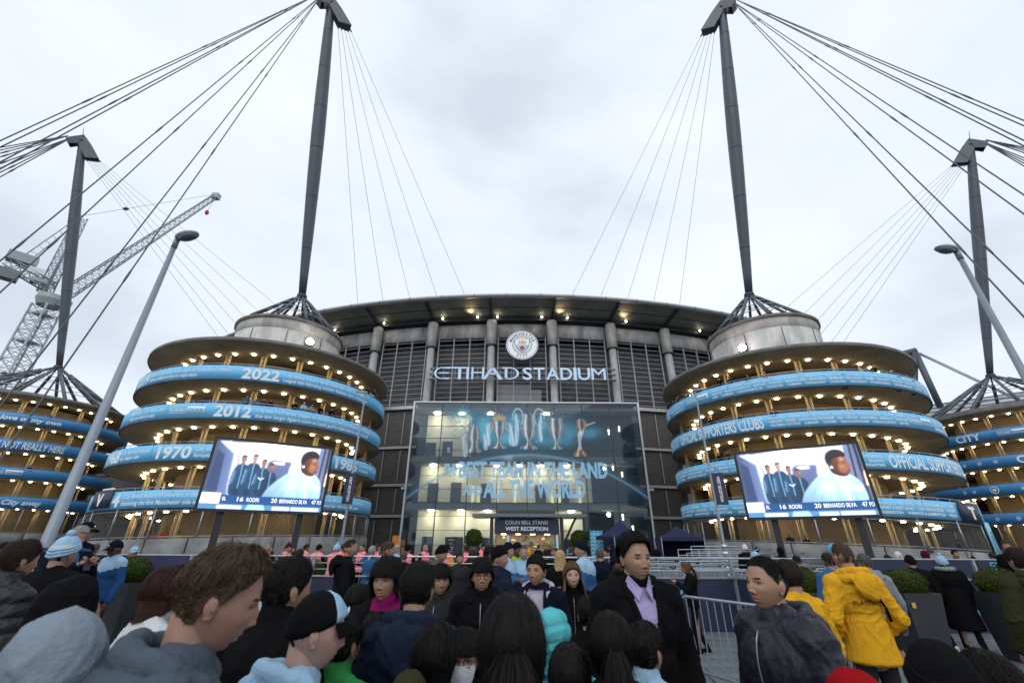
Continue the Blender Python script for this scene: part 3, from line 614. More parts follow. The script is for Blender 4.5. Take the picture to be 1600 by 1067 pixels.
sh = [(-1.0,.98),(-.6,.90),(0,.98),(.6,.90),(1.0,.98),(1.02,.1),(.85,-.45),(.5,-.85),(0,-1.12),(-.5,-.85),(-.85,-.45),(-1.02,.1)]
MB().poly(sh,.03,at=-.285).build('shield_edge', bnavy, BG); MB().poly([(x*.93,z*.93) for x,z in sh],.02,at=-.30).build('shield_face', bwhite, BG)
MB().poly([(x*.93,min(z*.93,-.02)) for x,z in sh[5:]],.012,at=-.313).build('shield_base', bsky, BG)
for k in range(3): pass
pet = []
for k in range(10): a = R_(90+36*k); r = .36 if k % 2 == 0 else .30; pet.append((r*math.cos(a), -.5+r*math.sin(a)))
MB().poly(pet,.012,at=-.33).build('rose', bred, BG); MB().poly([(.13*math.cos(R_(72*k+54)), -.5+.13*math.sin(R_(72*k+54))) for k in range(5)],.01,at=-.342).build('rose_centre', mat('rose_dark',(.35,.0,.02),var=0), BG)
b = MB(); b.poly([(-.6,.30),(-.45,.12),(.42,.12),(.6,.36),(.4,.28),(-.4,.25)],.012,at=-.315)
for x,hh in ((-.33,.25),(0,.38),(.33,.25)):
    b.poly([(x-.02,.25),(x+.02,.25),(x+.02,.3+hh),(x-.02,.3+hh)],.01,at=-.316); b.poly([(x-.13,.33),(x+.14,.33),(x+.10,.28+hh),(x-.08,.28+hh)],.01,at=-.33)
b.build('ship', bgold, BG)
for word, up in (('MANCHESTER', True), ('CITY', False)):
    n = len(word)
    for i, ch in enumerate(word):
        a = (i-(n-1)/2)*(-15.2 if up else 13.5); V, f, wd = text_arr(ch, .37, None, .02, 0, .02, 'C')
        M = Matrix.Rotation(R_(-a) if up else R_(-a), 4, 'Y') ; rr = 1.46 if up else -1.83
        V = V+np.array((0,0,rr)); V = V @ np.array(Matrix.Rotation(R_(-a),3,'Y')).T; V[:,1] -= .272; MB().add(V,f).build('badge_letter', bnavy, BG)

# ============================================================ glazed entrance building
RX0, RX1, RY, RD = -11.70, 15.23, 50.0, 3.9
CW = (RX1-RX0)/8; RH = 1.415; ZT = 17.23
EB = thing('entrance_building', 'glazed entrance block with large printed cups and slogan on its glass front', 'building', (0,RY,0))
cols_gone = {(3,11),(4,11),(3,10),(4,10)}
pane = MB().box((0,0,0),(CW-.07,.03,RH-.07)).mesh('pane', glassm)
zrow = lambda r: ZT-RH*r
for c in range(8):
    for r in range(12):
        if (c,r) in {(3,11),(4,11),(3,10),(4,10)}: continue
        inst('pane', pane, EB, (RX0+CW*(c+.5), 0, zrow(r)-RH/2))
for c in range(9):
    w_ = .10
    if c == 4: MB().box((RX0+CW*c,0,zrow(5)),(w_,.12,RH*10)).build('mullion', mull, EB)
    else: MB().box((RX0+CW*c,0,ZT/2+.1),(w_,.12,ZT-.2)).build('mullion', mull, EB)
for r in range(13): MB().box(((RX0+RX1)/2,.01,zrow(r) if r < 12 else .12),(RX1-RX0,.09,.055)).build('transom', mull, EB)
for x in (RX0-.12,RX1+.12): MB().box((x,.05,ZT/2+.05),(.22,.3,ZT+.1)).build('corner_frame', frame_w, EB)
MB().box(((RX0+RX1)/2,.05,ZT+.14),(RX1-RX0+.5,.34,.16)).build('head_frame', frame_w, EB)
MB().box(((RX0+RX1)/2,RD/2,ZT+.05),(RX1-RX0,RD,.1)).build('roof', mull, EB)
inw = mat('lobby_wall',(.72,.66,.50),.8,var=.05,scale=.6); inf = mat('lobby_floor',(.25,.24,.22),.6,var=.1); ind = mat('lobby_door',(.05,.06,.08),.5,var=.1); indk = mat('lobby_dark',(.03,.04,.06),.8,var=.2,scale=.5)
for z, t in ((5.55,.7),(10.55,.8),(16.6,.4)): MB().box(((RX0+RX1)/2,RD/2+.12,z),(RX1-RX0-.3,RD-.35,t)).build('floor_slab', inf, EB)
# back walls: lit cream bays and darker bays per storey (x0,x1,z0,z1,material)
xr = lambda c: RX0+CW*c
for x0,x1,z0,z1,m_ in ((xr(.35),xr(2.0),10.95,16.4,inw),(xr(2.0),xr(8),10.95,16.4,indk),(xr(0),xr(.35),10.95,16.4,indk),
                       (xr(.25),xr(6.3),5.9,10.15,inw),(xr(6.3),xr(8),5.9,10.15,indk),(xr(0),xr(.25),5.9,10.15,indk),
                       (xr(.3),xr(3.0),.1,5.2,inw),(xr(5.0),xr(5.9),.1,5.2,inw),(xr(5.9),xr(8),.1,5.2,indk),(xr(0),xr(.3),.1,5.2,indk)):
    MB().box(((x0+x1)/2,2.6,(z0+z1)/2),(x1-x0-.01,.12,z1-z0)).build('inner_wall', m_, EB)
for x, z0, h_ in ((xr(.55),10.97,2.0),(xr(1.15),10.97,2.2),(xr(.75),5.92,2.3),(xr(1.55),5.92,2.4),(xr(2.6),5.92,2.3),(xr(4.5),5.92,2.2),(xr(5.3),5.92,2.2),(xr(.7),.1,2.4),(xr(1.7),.1,2.4),(xr(2.7),.1,2.3),(xr(5.4),.1,2.2)):
    MB().box((x,2.5,z0+h_/2),(1.25,.07,h_)).build('inner_door', ind, EB)
for x, z in ((xr(1.2),12.1),(xr(1.0),7.9)): MB().box((x,2.47,z),(.35,.03,.6)).build('notice', white, EB)
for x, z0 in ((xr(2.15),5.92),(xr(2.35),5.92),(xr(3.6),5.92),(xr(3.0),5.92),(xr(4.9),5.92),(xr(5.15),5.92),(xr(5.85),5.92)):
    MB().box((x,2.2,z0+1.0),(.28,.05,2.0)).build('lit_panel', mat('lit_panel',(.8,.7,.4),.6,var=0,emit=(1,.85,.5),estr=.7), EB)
lob = MB().ball((0,0,0),(.38,.38,.07),14,5).mesh('lobby_lamp', mat('lobby_lens',(1,.95,.8),var=0,emit=(1,.86,.62),estr=75))
for c, z in ((.75,16.3),(1.65,16.3),(2.7,16.3),(4.75,16.3),(.75,10.05),(1.65,10.05),(2.95,10.05),(3.75,10.05),(4.5,10.05),(5.4,10.05),(.8,5.12),(1.8,5.12),(2.7,5.12),(5.5,5.12)):
    inst('lobby_lamp', lob, EB, (xr(c),1.4,z))
pend = MB(); pend.tube((0,0,-.3),(0,0,.3),.09,n=8); pend = pend.mesh('pendant_lamp', mat('pendant',(1,.9,.7),var=0,emit=(1,.8,.5),estr=7))
for x, z in ((13.2,14.6),(12.0,10.0),(13.0,9.2),(12.6,4.6),(13.6,3.4),(11.9,14.2)): inst('pendant_lamp', pend, EB, (x,1.6,z))
glb = MB().ball((0,0,0),.22,12,8).mesh('globe_lamp', mat('globe',(1,.95,.8),var=0,emit=(1,.92,.7),estr=14))
for x, z in ((10.9,9.8),(10.9,4.8),(-11.4,5.75)): inst('globe_lamp', glb, EB, (x,1.0,z))
# printed film on the glass: glow, planet and cups as one flat print
def half(name, col, a):
    m = bpy.data.materials.new(name); m.use_nodes = True; p = m.node_tree.nodes['Principled BSDF']; p.inputs['Base Color'].default_value = (*col,1); p.inputs['Alpha'].default_value = a; p.inputs['Roughness'].default_value = .5; return m
prn_blue = half('print_sky', (.36,.68,.95), .72)
def paint_film():
    fx0, fz0, FW, FH = RX0+.05, 5.95, RX1-RX0-.1, ZT-5.95-.08; w, h = 500, 208; R = Raster(w, h, (.03,.08,.15,.04)); X_ = fx0+R.U*FW; Z_ = fz0+R.V*FH
    n1_ = fbm(w,h,7,4,5); n2_ = fbm(w,h,16,8,9); n3_ = fbm(w,h,60,30,4)
    U = lambda x, z: ((x-fx0)/FW, (z-fz0)/FH); PU = lambda pts: [U(x,z) for x, z in pts]
    def put(m, col, alpha): R.over(np.clip(m,0,1), col, alpha)
    g = np.exp(-(((X_-.6)/7.6)**2+((Z_-14.0)/2.3)**2)); put(g*(.6+.8*n1_), (.06,.34,.54), .85)
    for (cx, cz, rx, rz, a) in ((-6.0,15.9,1.7,.9,.8),(-3.2,14.2,.9,1.7,.7),(3.4,14.3,1.1,1.3,.7),(9.3,13.7,1.6,.8,.55),(.6,15.2,1.2,1.3,.55),(-1.2,13.0,2.4,.8,.6),(6.9,13.6,1.0,1.4,.5),(4.5,12.7,2.2,.6,.5)):
        put(np.exp(-(((X_-cx)/rx)**2+((Z_-cz)/rz)**2))*(.45+.9*n2_), (.12,.55,.75), a)
    rs = np.random.RandomState(6)
    for k in range(60): cx, cz, r = rs.uniform(-11,12), rs.uniform(12.5,17), rs.uniform(.03,.12); put(np.exp(-(((X_-cx)**2+(Z_-cz)**2)/r**2)), (.6,.85,.95), rs.uniform(.2,.7))
    d = np.sqrt((X_-1.9)**2+((Z_+9.6)*1.02)**2); rad = 21.1
    put(1/(1+np.exp((d-rad)/.10))*np.clip((d-12)/7,0,1), (.04,.10,.15), .22); put(np.exp(-((d-rad)/.16)**2), (.35,.68,.90), .50); put(np.exp(-np.clip(d-rad,0,9)/.7)*(d > rad), (.10,.38,.60), .40)
    cap = 1/(1+np.exp((d-rad)/.08))*np.exp(-((X_-2)/5.4)**2)*np.clip((Z_-9.9)/1.0,0,1); put(cap, np.stack([.10+.30*n3_*n2_, .17+.32*n3_*n2_, .20+.32*n3_*n2_],-1), .80)
    put(cap*np.clip(n2_*1.8-.85,0,1), (.62,.68,.70), .7)
    def metal(cx, z0, prof, tint, dark=.10):
        zz = np.array([q[1] for q in prof])+z0; ww = np.array([q[0] for q in prof]); W_ = np.interp(Z_, zz, ww); ins = (Z_ >= zz[0]) & (Z_ <= zz[-1]) & (np.abs(X_-cx) < W_); m = R.blur(ins.astype(float), .55); t = (X_-cx)/(W_+1e-6)
        sh = .22+.75*np.exp(-((t+.38)/.16)**2)+.30*np.exp(-((t-.55)/.12)**2)+.16*np.cos(t*17+Z_*5)*n3_+.22*(n3_-.5)-.25*np.exp(-((t-.12)/.2)**2); sh = np.clip(sh, dark, 1.1)
        eng = 1-.25*(np.abs(np.sin(Z_*9)) < .18); R.over(m, np.stack([sh*eng*c for c in tint],-1), .84)
    def handle(cx, cz, rx, rz, a0, a1, th, col):
        A = np.degrees(np.arctan2((Z_-cz)/rz, (X_-cx)/rx)) ; A = np.where(A < a0, A+360, A); q = np.sqrt(((X_-cx)/rx)**2+((Z_-cz)/rz)**2); m = (np.abs(q-1) < th/min(rx,rz)/2) & (A < a1); R.over(R.blur(m.astype(float), .5), col, .85)
    def ribbon(pts, al=.72):
        m = R.mask(spoly(PU(pts),2), .7); st_ = .55+.45*np.sin(X_*15+Z_*2.2+3*n2_); R.over(m, np.stack([.38+.45*st_, .62+.33*st_, .86+.2*st_],-1), al)
    S_ = (.95,1.0,1.05); G_ = (1.2,.75,.30)
    metal(2.05,11.75,[(.95,0),(1.0,.12),(.95,.3),(.40,.5),(.24,.85),(.32,1.15),(.75,1.55),(1.0,2.2),(1.06,2.9),(.98,3.4),(.80,3.7),(.84,4.1),(.98,4.22)], S_); handle(.78,15.55,.62,1.05,-50,190,.16,(.50,.56,.60)); handle(3.32,15.55,.62,1.05,-10,235,.16,(.50,.56,.60))
    ribbon([(.35,16.0),(.62,16.1),(.95,14.2),(.80,12.2),(.35,12.0),(.45,14.0)]); ribbon([(3.75,15.9),(3.45,16.1),(3.15,14.2),(3.3,12.5),(3.75,12.7),(3.6,14.2)])
    metal(-1.45,11.8,[(.95,0),(.98,.22),(.55,.32),(.42,.55),(.24,.8),(.22,1.15),(.5,1.5),(.72,1.95),(.80,2.6),(.92,3.15),(1.02,3.3)], S_)
    ribbon([(-2.55,14.9),(-2.95,14.6),(-3.0,13.0),(-3.1,12.0),(-2.35,12.1),(-2.5,13.6)]); ribbon([(-.35,14.9),(.0,14.6),(.35,13.0),(.55,12.0),(-.3,12.2),(-.25,13.6)])
    for sgn in (-1,1): handle(-1.45+sgn*1.15,14.4,.42,.42,-179,180,.10,(.75,.50,.25))
    R.poly(PU([(-2.2,15.15),(-.7,15.15),(-.62,15.9),(-.9,15.5),(-1.1,16.1),(-1.3,15.55),(-1.5,16.2),(-1.7,15.55),(-1.9,16.0),(-2.05,15.5),(-2.3,15.85)]), (.62,.40,.16), .85, .6)
    metal(-4.35,11.35,[(.95,0),(.98,.35),(.6,.5),(.55,1.2),(.78,1.7),(.72,2.5),(.45,2.8),(.35,3.25)], (.85,.92,.98)); ribbon([(-5.45,13.4),(-5.9,13.2),(-5.7,11.6),(-5.5,10.7),(-4.95,10.9),(-5.2,12.2)],.6); ribbon([(-3.3,13.6),(-3.0,13.4),(-2.9,12.4),(-2.6,11.6),(-3.3,11.6),(-3.3,12.8)],.6)
    metal(5.3,11.75,[(.62,0),(.68,.2),(.35,.35),(.22,.6),(.25,1.0),(.6,1.4),(.85,2.0),(1.0,2.9),(.92,3.5),(.95,3.75)], S_)
    metal(8.0,10.95,[(.85,0),(.80,.35),(.55,.6),(.50,.75)], G_); R.over(R.mask(spoly(PU([(7.65,11.6),(8.3,11.7),(8.15,12.6),(8.4,13.4),(8.75,14.2),(8.15,14.3),(7.75,13.2),(7.9,12.4)]),2),.6), np.stack([.35+.5*n3_]*3,-1), .85); metal(8.35,14.0,[(.2,0),(.62,.3),(.72,.75),(.6,1.2),(.15,1.45)], (.85,.60,.40)); R.line(*U(8.9,14.6),*U(10.0,15.0),.012,(.7,.75,.78),.7)
    return raster_mesh('printed_film', R, fx0, fz0, FW, FH, -.075, print_mat('printed_film', alpha=True))
inst('printed_film', paint_film(), EB)
def slogan(word, x0, z, h_, w_):
    V, f, wd = text_arr(word, h_, w_, .04, 0, .004); MB().add(V+np.array((x0,-.11,z)), f).build('slogan_word', prn_blue, EB)
slogan('THE',-7.7,8.75,1.25,1.5); slogan('BEST TEAM IN THE LAND',-5.95,8.6,1.62,16.9)
slogan('AND',-5.35,6.7,1.0,2.1); slogan('ALL THE WORLD',-3.1,6.5,1.75,11.4)
# canopy, reception sign, doors
MB().box((1.9,-2.0,4.30),(11.6,3.6,.10)).build('canopy', mat('canopy_grey',(.10,.12,.14),.3,var=.1,metal=.3), EB)
MB().box((1.9,-3.72,4.42),(11.6,.08,.30)).build('canopy_edge', mat('canopy_edge',(.13,.15,.18),.3,var=.1,metal=.3), EB)
SB = thing('reception_sign', 'navy fascia board reading COLIN BELL STAND WEST RECEPTION over the doors', 'sign', (1.6,47.0,0))
MB().box((0,.2,3.42),(6.55,.4,1.4)).build('board', navy, SB)
for s_, z, bo in (('COLIN BELL STAND',3.62,.0),('WEST RECEPTION',3.03,.018)):
    V, f, wd = text_arr(s_, .34, 4.3 if bo else 4.35, bo, 0, .015, 'C'); MB().add(V+np.array((0,-.02,z)), f).build('lettering', mat('sign_text',(.62,.68,.74),.5,var=0,emit=(.7,.75,.8),estr=.1), SB)
for x in (-1.95,5.15): MB().box((x,-3.0,2.15),(.34,.34,4.3)).build('canopy_post', mull, EB)
MB().tube((5.5,-3.0,2.2),(6.6,-3.2,4.25),.12,n=8).build('canopy_strut', mull, EB)
warm = mat('reception_glow',(.6,.42,.2),.7,var=.3,scale=3)
MB().box((1.6,2.55,1.4),(6.6,.1,2.75)).build('reception_wall', warm, EB); MB().box((1.6,1.3,2.85),(6.6,2.4,.1)).build('reception_ceiling', cream, EB)
for k in range(26):
    MB().box((random.uniform(-1.5,4.7),2.42,random.uniform(.9,2.6)),(random.uniform(.15,.6),.06,random.uniform(.05,.25))).build('shelf_item', random.choice([MT['lit_panel'],MT['lobby_door'],blue,mat('amber_item',(.8,.4,.05),var=0,emit=(1,.5,.1),estr=.8),white]), EB)
for x in (-.8,.8,2.4,4.0): MB().box((x,1.3,2.76),(.5,.5,.05)).build('reception_lamp', mat('reception_lamp',(1,.9,.7),var=0,emit=(1,.74,.4),estr=14), EB)
for x in (-1.6,0,1.6,3.2,4.8): MB().box((x,-.02,1.35),(.07,.08,2.7)).build('door_frame', frame_w, EB)
dg = MB().box((0,0,0),(1.5,.02,2.6)).mesh('door_pane', glassm)
for x in (-.8,.8,2.4,4.0): inst('door_pane', dg, EB, (x,.0,1.33))
for x, z, a in ((-12.0,7.3,'l'),(15.6,7.3,'r')): MB().box((x,-.4,z),(.35,.55,.2)).build('spot_lamp', frame_w, EB)
OD = thing('service_door', 'orange lit service doorway beside the left corner of the glazed block', 'door', (-13.0,54.2,0)); MB().box((0,.2,1.3),(1.5,.1,2.6)).build('door_leaf', mat('orange_door',(.8,.25,.03),.5,var=.1,emit=(1,.35,.05),estr=.15), OD)
for x in (-.8,.8): MB().box((x,.15,1.35),(.1,.2,2.7)).build('door_frame', mull, OD)
MB().box((0,.12,1.5),(1.5,.05,.08)).build('door_rail', mull, OD)
# ============================================================ big video screens
def em(name, col, s):
    return mat('screen_'+name, tuple(c*.2 for c in col), .5, var=0, emit=col, estr=s)
def ell(cx, cz, rx, rz, n=18, a0=0, a1=360): return [(cx+rx*math.cos(R_(a0+(a1-a0)*k/n)), cz+rz*math.sin(R_(a0+(a1-a0)*k/n))) for k in range(n if a1-a0 == 360 else n+1)]
def smooth_poly(p, it=2):
    for _ in range(it):
        q = []
        for i in range(len(p)):
            a, b = np.array(p[i]), np.array(p[(i+1)%len(p)]); q += [tuple(a*.75+b*.25), tuple(a*.25+b*.75)]
        p = q
    return p
def paint_screen():
    R = Raster(330, 200, (.02,.04,.09,1)); n = fbm(330,200,6,4,3)
    E_ = lambda cx, cy, rx, ry: [(cx+rx*math.cos(a), cy+ry*math.sin(a)) for a in np.linspace(0,2*math.pi,22,endpoint=False)]
    R.poly([(0,.1),(.2,.14),(.165,.80),(0,.98)], (.10,.15,.30), soft=1.2, grad=(6,0,.9)); R.poly([(.02,.15),(.11,.15),(.09,.78),(.02,.86)], (.035,.06,.15), soft=1.5)
    R.poly([(.02,.98),(.16,.80),(.175,.3),(.19,.2),(.23,.2),(.21,.86),(.12,.99)], (.55,.62,.85), soft=1.5)
    R.poly([(.19,.15),(.97,.15),(.97,1),(.10,.97),(.19,.76)], (.62,.70,.90), soft=1.5, grad=(0,1.2,.7))
    R.poly([(.14,.97),(.2,.72),(.62,.70),(.88,.78),(.88,.98)], (.86,.90,1.0), soft=2.5); R.glow(.47,.93,.16,.10,(1.9,1.9,2.0),1); R.glow(.62,.86,.12,.05,(1.5,1.55,1.7),.8)
    for (u0,v0,u1,v1,w_) in ((.10,.955,.42,.925,.022),(.12,.90,.33,.86,.02),(.60,.875,.84,.845,.028),(.55,.80,.72,.79,.018)): R.line(u0,v0,u1,v1,w_,(1.7,1.75,1.9),1,1.0)
    R.line(.22,.83,.66,.80,.012,(.20,.24,.38),.8,1.2); R.line(.20,.80,.26,.2,.012,(.30,.18,.30),.9,1.2); R.poly([(.245,.2),(.30,.2),(.28,.76),(.26,.78)], (.72,.66,.80), soft=1.5)
    R.poly([(.42,.2),(.66,.2),(.66,.74),(.50,.76),(.46,.72)], (.10,.13,.26), soft=1.6, grad=(0,2,.5)); R.poly([(.50,.69),(.60,.69),(.60,.73),(.50,.73)], (1.2,1.2,1.3), soft=1.2)
    R.poly([(.86,.1),(1,.1),(1,1),(.9,1)], (.16,.20,.36), soft=1.2, grad=(-8,0,.5)); R.line(.915,.1,.945,1,.016,(.02,.03,.06),1,.9); R.line(.975,.1,.985,1,.022,(.02,.03,.05),1,.9); R.poly([(.985,.40),(1,.40),(1,.62),(.99,.58)], (1.2,.7,.5), soft=.8)
    for (cx,top,w_,sk,h) in ((.50,.63,.052,(.30,.14,.10),.052),(.255,.72,.058,(.34,.17,.12),.058),(.345,.745,.062,(.52,.30,.24),.06),(.428,.68,.058,(.36,.17,.11),.058)):
        body = spoly([(cx-w_*1.0,.18),(cx-w_*1.25,.34),(cx-w_*1.15,top-.17),(cx-w_*.75,top-.075),(cx,top-.05),(cx+w_*.75,top-.075),(cx+w_*1.15,top-.17),(cx+w_*1.25,.34),(cx+w_*.9,.18)],3)
        R.poly(body, (.014,.055,.12), soft=1.0, grad=(-9,1.5,.6)); R.poly(spoly([(cx-w_*.95,top-.2),(cx-w_*.6,top-.13),(cx-w_*.7,.35),(cx-w_*1.05,.38)],2), (.05,.16,.30), .8, 1.2)
        R.line(cx,top-.07,cx+.003,.3,.006,(.30,.55,.80),.8,.7); R.line(cx-w_*.9,top-.16,cx-w_*1.05,.36,.005,(.35,.6,.85),.7,.7)
        R.line(cx-w_*.3,.30,cx-w_*.05,.18,.02,(.01,.03,.07),.8,1.5); R.poly([(cx-.014,top-.075),(cx+.014,top-.075),(cx+.012,top-.02),(cx-.012,top-.02)], tuple(c*.7 for c in sk), soft=.7)
        R.poly(spoly(E_(cx,top+.015,.022,h*.85),1), sk, soft=.8, grad=(22,3,.6)); R.poly(spoly([(cx-.023,top+.02),(cx-.020,top+.065),(cx,top+.078),(cx+.020,top+.065),(cx+.023,top+.03),(cx+.010,top+.045),(cx-.012,top+.045)],2), (.035,.025,.02), soft=.7)
        R.line(cx-.012,top+.018,cx+.014,top+.018,.007,(.05,.02,.015),.7,.7); R.line(cx-.006,top-.012,cx+.008,top-.012,.005,(.15,.05,.04),.7,.6)
    R.line(.405,.475,.428,.44,.01,(.9,1,1.1),1,.7); R.line(.452,.475,.428,.44,.01,(.9,1,1.1),1,.7)
    R.poly(spoly([(.45,.10),(.49,.30),(.56,.44),(.64,.56),(.72,.64),(.86,.60),(.93,.52),(.965,.40),(.975,.10)],3), (.38,.62,.82), soft=1.2, grad=(1.5,1.8,.5))
    R.poly(spoly([(.64,.53),(.66,.74),(.72,.88),(.79,.92),(.75,.75),(.74,.60)],3), (.75,.86,1.0), soft=1.6, grad=(5,0,.4))
    for pth in (((.52,.16),(.60,.38),(.68,.52)),((.60,.12),(.65,.30),(.72,.46)),((.88,.14),(.89,.34),(.93,.46)),((.78,.12),(.76,.3),(.78,.48)),((.70,.14),(.69,.26),(.74,.38))):
        for (a, b) in zip(pth[:-1], pth[1:]): R.line(*a,*b,.016,(.20,.40,.60),.55,2.2)
    R.glow(.70,.40,.06,.12,(.80,.98,1.1),.7); R.glow(.83,.42,.05,.10,(.85,1.0,1.1),.6); R.line(.84,.14,.815,.50,.018,(.95,1.05,1.1),.8,1.4); R.poly(spoly([(.755,.60),(.80,.545),(.88,.535),(.89,.58),(.82,.60)],2), (.85,.95,1.0), soft=1.1)
    R.poly(E_(.915,.37,.030,.045), (1.0,1.1,1.15), soft=1.2); 
    R.poly(spoly([(.755,.60),(.745,.74),(.77,.86),(.83,.90),(.885,.87),(.898,.80),(.895,.75),(.918,.69),(.905,.665),(.907,.635),(.898,.60),(.87,.545),(.82,.545)],3), (.17,.058,.032), soft=.9, grad=(7,2,.9))
    R.poly(spoly([(.815,.62),(.83,.76),(.875,.83),(.893,.76),(.91,.69),(.893,.64),(.87,.58)],3), (.36,.15,.085), .75, 2.2); R.glow(.86,.80,.02,.03,(.75,.42,.30),.6); R.glow(.852,.69,.018,.025,(.55,.27,.18),.6)
    R.line(.855,.752,.885,.755,.010,(.03,.012,.01),.9,.8); R.line(.858,.728,.88,.728,.010,(.04,.015,.012),.9,.8); R.line(.872,.618,.899,.622,.011,(.10,.03,.025),.9,.8); R.line(.80,.57,.88,.555,.03,(.06,.02,.012),.6,2)
    R.poly(spoly([(.738,.73),(.735,.85),(.77,.93),(.83,.955),(.88,.93),(.903,.87),(.895,.82),(.86,.835),(.80,.82),(.775,.76),(.755,.72)],3), (.022,.016,.018), soft=1.0); R.poly(E_(.772,.69,.014,.024), (.16,.06,.035), soft=.7); R.poly(E_(.771,.685,.010,.018), (1.3,1.3,1.4), soft=.7)
    R.poly([(0,.085),(1,.085),(1,.20),(0,.20)], (.012,.075,.24), soft=.4); R.poly([(0,.075),(.150,.075),(.150,.225),(0,.225)], (.95,1.0,1.1), soft=.5); R.poly(E_(.07,.15,.028,.05), (.55,.72,.90), soft=1); R.poly(E_(.07,.15,.012,.022), (.8,.75,.5), soft=1)
    R.poly([(0,0),(1,0),(1,.075),(0,.075)], (.08,.24,.45), soft=.5); 
    for (a, b) in ((.14,.33),(.58,.72),(.74,.98)): R.poly([(a,.012),(b,.012),(b,.055),(a,.055)], (.95,1,1.1), soft=1.2)
    R.poly([(.36,0),(.52,0),(.50,.075),(.38,.075)], (.42,.68,.90), soft=1.2)
    R.a[...,:3] = np.stack([R.blur(R.a[...,c], .75) for c in range(3)], -1); bl = np.stack([R.blur(np.clip(R.a[...,c]-.8,0,2), 7) for c in range(3)], -1); R.a[...,:3] += .35*bl; R.a[...,:3] *= (.90+.20*n)[...,None]; rows = (np.arange(200) % 2)[:,None,None]; R.a[...,:3] *= 1-.05*rows; return R
SCR = paint_screen(); SCRM = print_mat('screen_picture', 1.35); SCRW = mat('screen_caption', (.2,.2,.2), .5, var=0, emit=(.95,1,1.1), estr=1)
def screen(loc, rz, Wd, Hd, zb, poles, label):
    T = thing('video_screen', label, 'screen', loc, rz)
    MB().box((0,.22,zb+Hd/2),(Wd+.26,.36,Hd+.26)).build('housing', black, T)
    MB().box((0,.55,zb+Hd/2),(Wd-.6,.3,Hd-.6)).build('rear_box', black, T)
    inst('picture', raster_mesh('picture', SCR, -Wd/2, zb, Wd, Hd, .02, SCRM), T)
    k = [0]
    def txt(s_, u, v, h_, w_):
        V, f, wd = text_arr(s_, h_*Hd, w_*Wd, .02, 0, .001); MB().add(V+np.array(((u-.5)*Wd, .012, zb+v*Hd)), f).build('caption', SCRW, T)
    txt('RODRI',.355,.115,.055,.10); txt('16',.28,.115,.06,.05); txt('20',.555,.115,.06,.05); txt('BERNARDO SILVA',.625,.115,.055,.24); txt('47',.905,.115,.06,.04); txt('FO',.957,.115,.055,.035); txt('EL',.165,.12,.05,.03)
    for px in poles:
        b = MB(); b.box((px,.42,(zb+.4)/2),(.30,.26,zb+.4)); b.build('support_post', black, T)
    MB().box((0,.5,zb+.3),(Wd*.8,.16,.16)).build('cross_beam', black, T)
    return T
def place(az, D): q = R_(az); return (D*math.sin(q), D*math.cos(q), 0)
azm = -28.63; D = 26.1*math.cos(R_(6.0)); x, y, _ = place(azm, D)
screen((x,y,0), R_(-azm), 5.42, 3.26, 3.24, (-1.73,1.80), 'video screen on two black posts in front of the left ramp tower')
azm = 33.2; D = 27.5*math.cos(R_(5.75)); x, y, _ = place(azm, D)
screen((x,y,0), R_(-azm), 5.47, 3.30, 3.12, (-1.62,1.92), 'video screen on two black posts in front of the right ramp tower')

# ============================================================ street lamps and banner poles
lampgrey = mat('lamp_post_paint', (.22,.26,.31), .45, var=.12, scale=3, metal=.2, stretch=(1,1,.3))
def street_lamp(label, az, D, h, headdir, r0, r1):
    x, y, _ = place(az, D); T = thing('street_lamp', label, 'street lamp', (x,y,0), 0, 'street lamps')
    MB().path([(0,0,0),(0,0,.35),(0,0,1.5),(0,0,1.52),(0,0,h)], [r0*1.2,r0*1.2,r0*1.2,r0,r1], 16).build('post', lampgrey, T)
    MB().tube((0,0,1.62),(0,0,1.70),r0*1.12,n=16).build('collar', black, T)
    d = Vector((*headdir,0)).normalized(); ang = math.atan2(d.y, d.x)
    b = MB(); n = 20
    for s_ in range(1): b.ball((.26,0,.04),(.30,.13,.07),20,10)
    o = b.build('lamp_head', mat('lamp_head_grey',(.30,.33,.35),.4,var=.1), T, (0,0,h), ang)
    MB().ball((.30,0,.0),(.22,.10,.07),16,8).build('lamp_glass', mat('lamp_glass',(.12,.14,.15),.1,var=0), T, (0,0,h), ang)
    MB().tube((0,0,h-.2),(0,0,h+.06),r1*1.2,n=12).build('spigot', lampgrey, T)
    return T
street_lamp('grey street lamp with oval head, left of the 2022 ramp tower', -44.6, 9.6, 7.25, (1,-.35), .078, .042)
street_lamp('grey street lamp with oval head near the right edge', 52.3, 12.3, 7.6, (-1,-.2), .080, .045)
for az, lab, sx in ((-19.82,'thin pole with navy WEST RECEPTION banner beside the left screen',-.05),(24.4,'thin pole with navy WEST RECEPTION banner beside the right screen',.34)):
    x, y, _ = place(az, 28); T = thing('banner_pole', lab, 'pole', (x,y,0), R_(-az), 'banner poles')
    MB().path([(0,0,0),(0,0,1.3),(0,0,10.6)],[.11,.085,.045],12).build('pole', lampgrey, T)
    MB().box((-.25 if az < 0 else .35,0,10.62),(.75,.16,.09)).build('lamp_head', MT['lamp_head_grey'], T)
    MB().box((sx,-.1,4.68),(.6,.04,1.72)).build('banner', navy, T)
    V, f, wd = text_arr('WEST RECEPTION', .15, 1.36, .02, 0, .01); V = V-np.array((wd/2,0,.07)); V = np.c_[V[:,2], V[:,1], -V[:,0]]; MB().add(V+np.array((sx,-.135,4.66)), f).build('lettering', MT['sign_white'], T)
    for z in (3.85,5.52): MB().tube((0,-.1,z),(sx*1.6,-.1,z),.02,n=6).build('banner_arm', black, T)
    if az > 0:
        for k in range(5): MB().tube((0,0,.3+k*.35),(0,0,.42+k*.35),.115,n=12).build('sticker_band', white, T)

